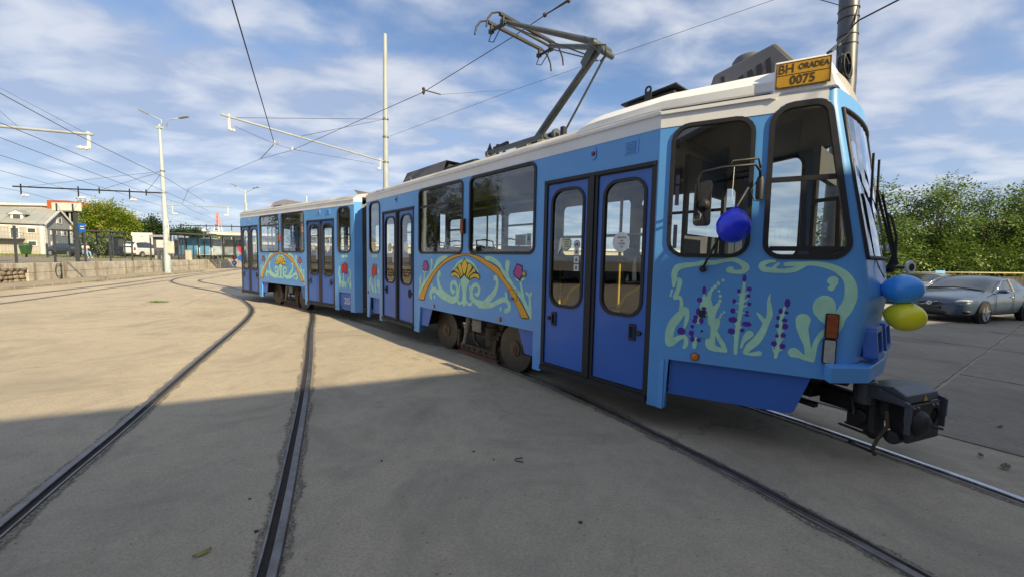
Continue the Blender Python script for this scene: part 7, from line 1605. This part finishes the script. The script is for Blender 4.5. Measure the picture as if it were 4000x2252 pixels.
# hedge of young trees on the right
HG = [(3395, 700, 21, 2.2, .0), (3520, 745, 23, 2.4, .3), (3640, 720, 22, 2.5, .1), (3725, 672, 25, 2.8, .5), (3850, 730, 22, 2.5, .2), (3960, 700, 23, 2.7, .4), (4080, 690, 22, 2.8, .2), (3300, 740, 25, 2.4, .2)]
HL = ['tree at the tram windscreen edge', 'low rounded tree right of the wiper', 'tree with a thin top above the sky blue balloon', 'tallest tree of the hedge behind the hatchback', 'dense tree above the hatchback roof', 'tree at the right with loose top branches', 'tree cut by the right edge of the picture', 'tree seen through the cab glass']
for i, (u, v, y, r_, z0) in enumerate(HG):
    p = at(u, 1100, y); h = at(u, v, y).z
    g = random.Random(90 + i); bl = []
    for k in range(15):
        q_ = g.random() ** .8; wz = 1.15 - .75 * q_
        bl.append((g.uniform(-1, 1) * r_ * wz, g.uniform(-.6, .6) * r_ * wz, h * (.12 + .80 * q_), r_ * g.uniform(.22, .42) * (1.1 - .5 * q_), r_ * g.uniform(.22, .4), h * g.uniform(.04, .085)))
    bl += [(0, 0, h * .30, r_ * .9, r_ * .8, h * .25), (g.uniform(-.4, .4), 0, h * .93, r_ * .22, r_ * .22, h * .06), (g.uniform(-1, 1), 0, h * .86, r_ * .25, r_ * .22, h * .05)]
    tree((p.x, p.y, 0), 'leafy green ' + HL[i], bl, 3000, .27, lf1, (h * .5, .12), 'hedge trees on the right', rng=i + 3)
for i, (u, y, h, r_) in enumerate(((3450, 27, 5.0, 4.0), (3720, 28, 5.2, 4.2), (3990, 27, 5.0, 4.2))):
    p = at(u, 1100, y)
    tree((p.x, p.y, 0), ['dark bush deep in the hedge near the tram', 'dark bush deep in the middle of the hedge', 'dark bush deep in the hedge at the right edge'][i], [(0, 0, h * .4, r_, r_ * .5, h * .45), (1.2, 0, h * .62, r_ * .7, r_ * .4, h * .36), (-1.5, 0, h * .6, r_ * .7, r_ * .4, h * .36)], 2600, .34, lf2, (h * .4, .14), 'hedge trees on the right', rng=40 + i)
# left trees
def far_tree(a, btop, y, wpx, label, m, n, size, rng, flowers=None, squash=1.0):
    t_ = at(*r1(a, btop), y); r_ = wpx / 2.417 / FPX * y / 2; h = t_.z - TZ
    p = (t_.x, t_.y, TZ)
    g = random.Random(rng); bl = [(0, 0, h * .55, r_ * .75, r_ * .7, h * .40)]
    for k in range(7): a_ = 2 * math.pi * k / 7 + g.random(); bl.append((math.cos(a_) * r_ * .55, math.sin(a_) * r_ * .5, h * (.42 + .32 * g.random()), r_ * (.35 + .15 * g.random()), r_ * .4, h * (.20 + .08 * g.random())))
    bl.append((.1 * r_, 0, h * .86, r_ * .42, r_ * .4, h * .14))
    tree(p, label, bl, n, size, m, (h * .4, .16 + .004 * h), 'trees beyond the terrace', rng=rng, flowers=flowers)
far_tree(1010, 470, 49, 470, 'broad yellow green tree with pale seed clusters behind the shelter', lf3, 4200, .42, 11, (650, .36, lf4))
far_tree(1420, 620, 56, 330, 'dark green tree behind the white billboard', lf2, 2600, .50, 12)
far_tree(1300, 650, 60, 300, 'dark green tree right behind the yellow tree', lf2, 2200, .50, 17)
far_tree(1740, 710, 58, 420, 'dark green tree above the poster shelter', lf2, 2600, .48, 13)
far_tree(1620, 740, 60, 260, 'dark green tree directly behind the lamp mast', lf2, 1800, .50, 18)
far_tree(2020, 808, 62, 170, 'small yellow green tree in front of the apartments', lf3, 900, .42, 14)
far_tree(2235, 840, 60, 170, 'green bush beside the rear of the tram', lf1, 900, .40, 15)
far_tree(2130, 880, 66, 200, 'low green bush below the apartment windows', lf2, 800, .42, 19)
far_tree(1180, 830, 52, 560, 'low dark bushes below the yellow tree', lf2, 2600, .42, 16)
for i, (x_, y_, h, r_) in enumerate(((-29.5, 12.6, 8.4, 2.6), (-31.0, 17.2, 9.0, 3.0))):
    g = random.Random(70 + i); bl = [(0, 0, h * .55, r_ * .8, r_ * .8, h * .36)] + [(g.uniform(-1, 1) * r_ * .7, g.uniform(-1, 1) * r_ * .7, h * g.uniform(.35, .85), r_ * .45, r_ * .45, h * .14) for _ in range(8)]
    tree((x_, y_, TZ), ['dark tree past the left edge mirrored in the big tram window', 'dark tree past the left edge mirrored in the hopper window'][i], bl, 2200, .34, lf2, (h * .4, .18), 'trees beyond the terrace', rng=60 + i)
# grass and weeds
q = MB(); g = random.Random(3)
for k in range(2600):
    p = Vector((g.uniform(-64, -34), g.uniform(36, 56), TZ)); h = g.uniform(.05, .22); a = g.random() * 6.28
    q.add([p, p + Vector((math.cos(a) * .06, math.sin(a) * .06, 0)), p + Vector((g.uniform(-.05, .05), g.uniform(-.05, .05), h))], [(0, 1, 2)])
tag(q.build('grass', lf3, recalc=False), 'thin dry grass on the terrace', 'grass', kind='stuff')
def weed(c, n, r_, h0, label):
    q = MB()
    for k in range(n):
        p = Vector((c[0] + g.gauss(0, r_), c[1] + g.gauss(0, r_ * .4), .012)); a = g.random() * 6.28; h = h0 * g.uniform(.4, 1.2); w_ = Vector((math.cos(a), math.sin(a), 0)) * .012
        q.add([p - w_, p + w_, p + Vector((g.gauss(0, .05), g.gauss(0, .05), h))], [(0, 1, 2)])
    tag(q.build('weeds', lf1, recalc=False), label, 'weeds', kind='stuff')
weed(tuple(atz(615, 1180, 0))[:2], 120, .14, .06, 'tuft of weeds in a ground crack on the left')
weed(tuple(atz(355, 1100, 0))[:2], 90, .3, .10, 'weeds growing along the kerb')

# ---------------------------------------------------------------- right background fence and small things
m_pipe = mat('yellowed pipe rail', (.40, .34, .20), .7, 0, .15, 3); m_plank = mat('dark plank', (.085, .07, .055), .9, 0, .3, 2)
pf = empty('pipe_fence', (16, 19, 0)); tag(pf, 'low dark plank fence with a pale pipe rail below the hedge', 'fence')
a_, b_ = at(3500, 1062, 19.5), at(4150, 1068, 19.5); iv = Vector((16, 19, 0))
MB().tube([a_ - iv, b_ - iv], .035, 8).build('rail', m_pipe, pf, smooth=True)
pk = None
for k in range(38):
    p = a_.lerp(b_, k / 37) - iv; p.z = 0
    mt = Matrix.Translation(p + Vector((0, .15, 0)))
    if pk is None: pk = MB().box(-.13, .13, -.015, .015, 0, 1.30).build('plank', m_plank, pf, mt)
    else: share(pk, pf, mt)
tb_ = at(3672, 1075, 18.6); e = empty('notice_sign', (tb_.x, tb_.y, 0)); tag(e, 'small light blue sign above the hatchback roof', 'sign')
s0_, s1_ = at(3653, 1056, 18.6) - Vector((tb_.x, tb_.y, 0)), at(3690, 1069, 18.6) - Vector((tb_.x, tb_.y, 0))
MB().box(s0_.x, s1_.x, -.02, .02, s1_.z, s0_.z).build('plate', mat('light blue enamel', (.22, .48, .74), .4), e); MB().tube([(0, .03, 0), (0, .03, s1_.z)], .03, 6).build('post', m_gal, e)

# litter on the ground
def flat_leaf(u, v, ln, wd, rz, m, label, curl=.02, z=.004):
    c = atz(u, v, 0); q = MB(); V = []; F = []
    for k in range(7):
        t = k / 6; w_ = wd * math.sin(math.pi * (t * .9 + .05)) ** .8; V += [((t - .5) * ln, -w_, curl * abs(t - .4) + .004), ((t - .5) * ln, 0, curl * abs(t - .4) * .3 + .002), ((t - .5) * ln, w_, curl * abs(t - .4) + .006)]
    for k in range(6):
        for j in (0, 1): F.append((k * 3 + j, k * 3 + j + 1, k * 3 + j + 4, k * 3 + j + 3))
    tag(q.add(V, F).build('fallen_leaf', m, None, Matrix.Translation((c.x, c.y, z)) @ Matrix.Rotation(rz, 4, 'Z')), label, 'leaf', 'litter on the ground')
m_yl = mat('yellowed leaf', (.30, .26, .045), .7, 0, .2, 30); m_bl = mat('dry brown leaf', (.17, .12, .075), .8, 0, .2, 30)
flat_leaf(790, 2164, .085, .014, R(48), m_yl, 'yellow leaf on the shaded concrete at the bottom')
flat_leaf(3925, 1830, .09, .028, R(20), m_bl, 'dry curled leaf near the right edge, lower one', .04, .014)
flat_leaf(3905, 1672, .07, .018, R(10), m_bl, 'dry leaf near the right edge, upper one', .03, .014)
flat_leaf(3830, 1785, .06, .018, R(50), m_bl, 'dry leaf right of the coupler', .03, .014)
c = atz(2020, 1795, 0); tag(MB().tube([c + Vector((dx_, dy_, .006)) for dx_, dy_ in ((.045, .03), (.0, .02), (-.02, .0), (-.01, -.025), (.035, -.03), (.05, -.045))], .0035, 6).build('wire_scrap', m_cab, None, smooth=True), 'bent black wire scrap on the foreground concrete', 'wire scrap', 'litter on the ground')
for u, v, r_, lb in ((2266, 2039, .014, 'small dark stone in the lower foreground'), (1850, 1762, .012, 'small dark stone left of the wire scrap'), (1490, 1798, .010, 'small dark stone in the left foreground'), (1928, 1794, .009, 'tiny dark stone beside the wire scrap'), (1000, 2074, .014, 'small stone between the foreground rails'), (975, 1947, .010, 'tiny stone between the foreground rails')):
    c = atz(u, v, 0); tag(MB().ball(c + Vector((0, 0, r_ * .3)), (r_ * 1.2, r_, r_ * .5), 8, 5, lambda p: p * (.85 + .2 * math.sin(p.x * 7 + p.y * 5))).build('stone', mat('dark pebble', (.05, .045, .04), .9)), lb, 'stone', 'litter on the ground')
for o in list(bpy.data.objects):
    if o.name.startswith('pebble'): pass
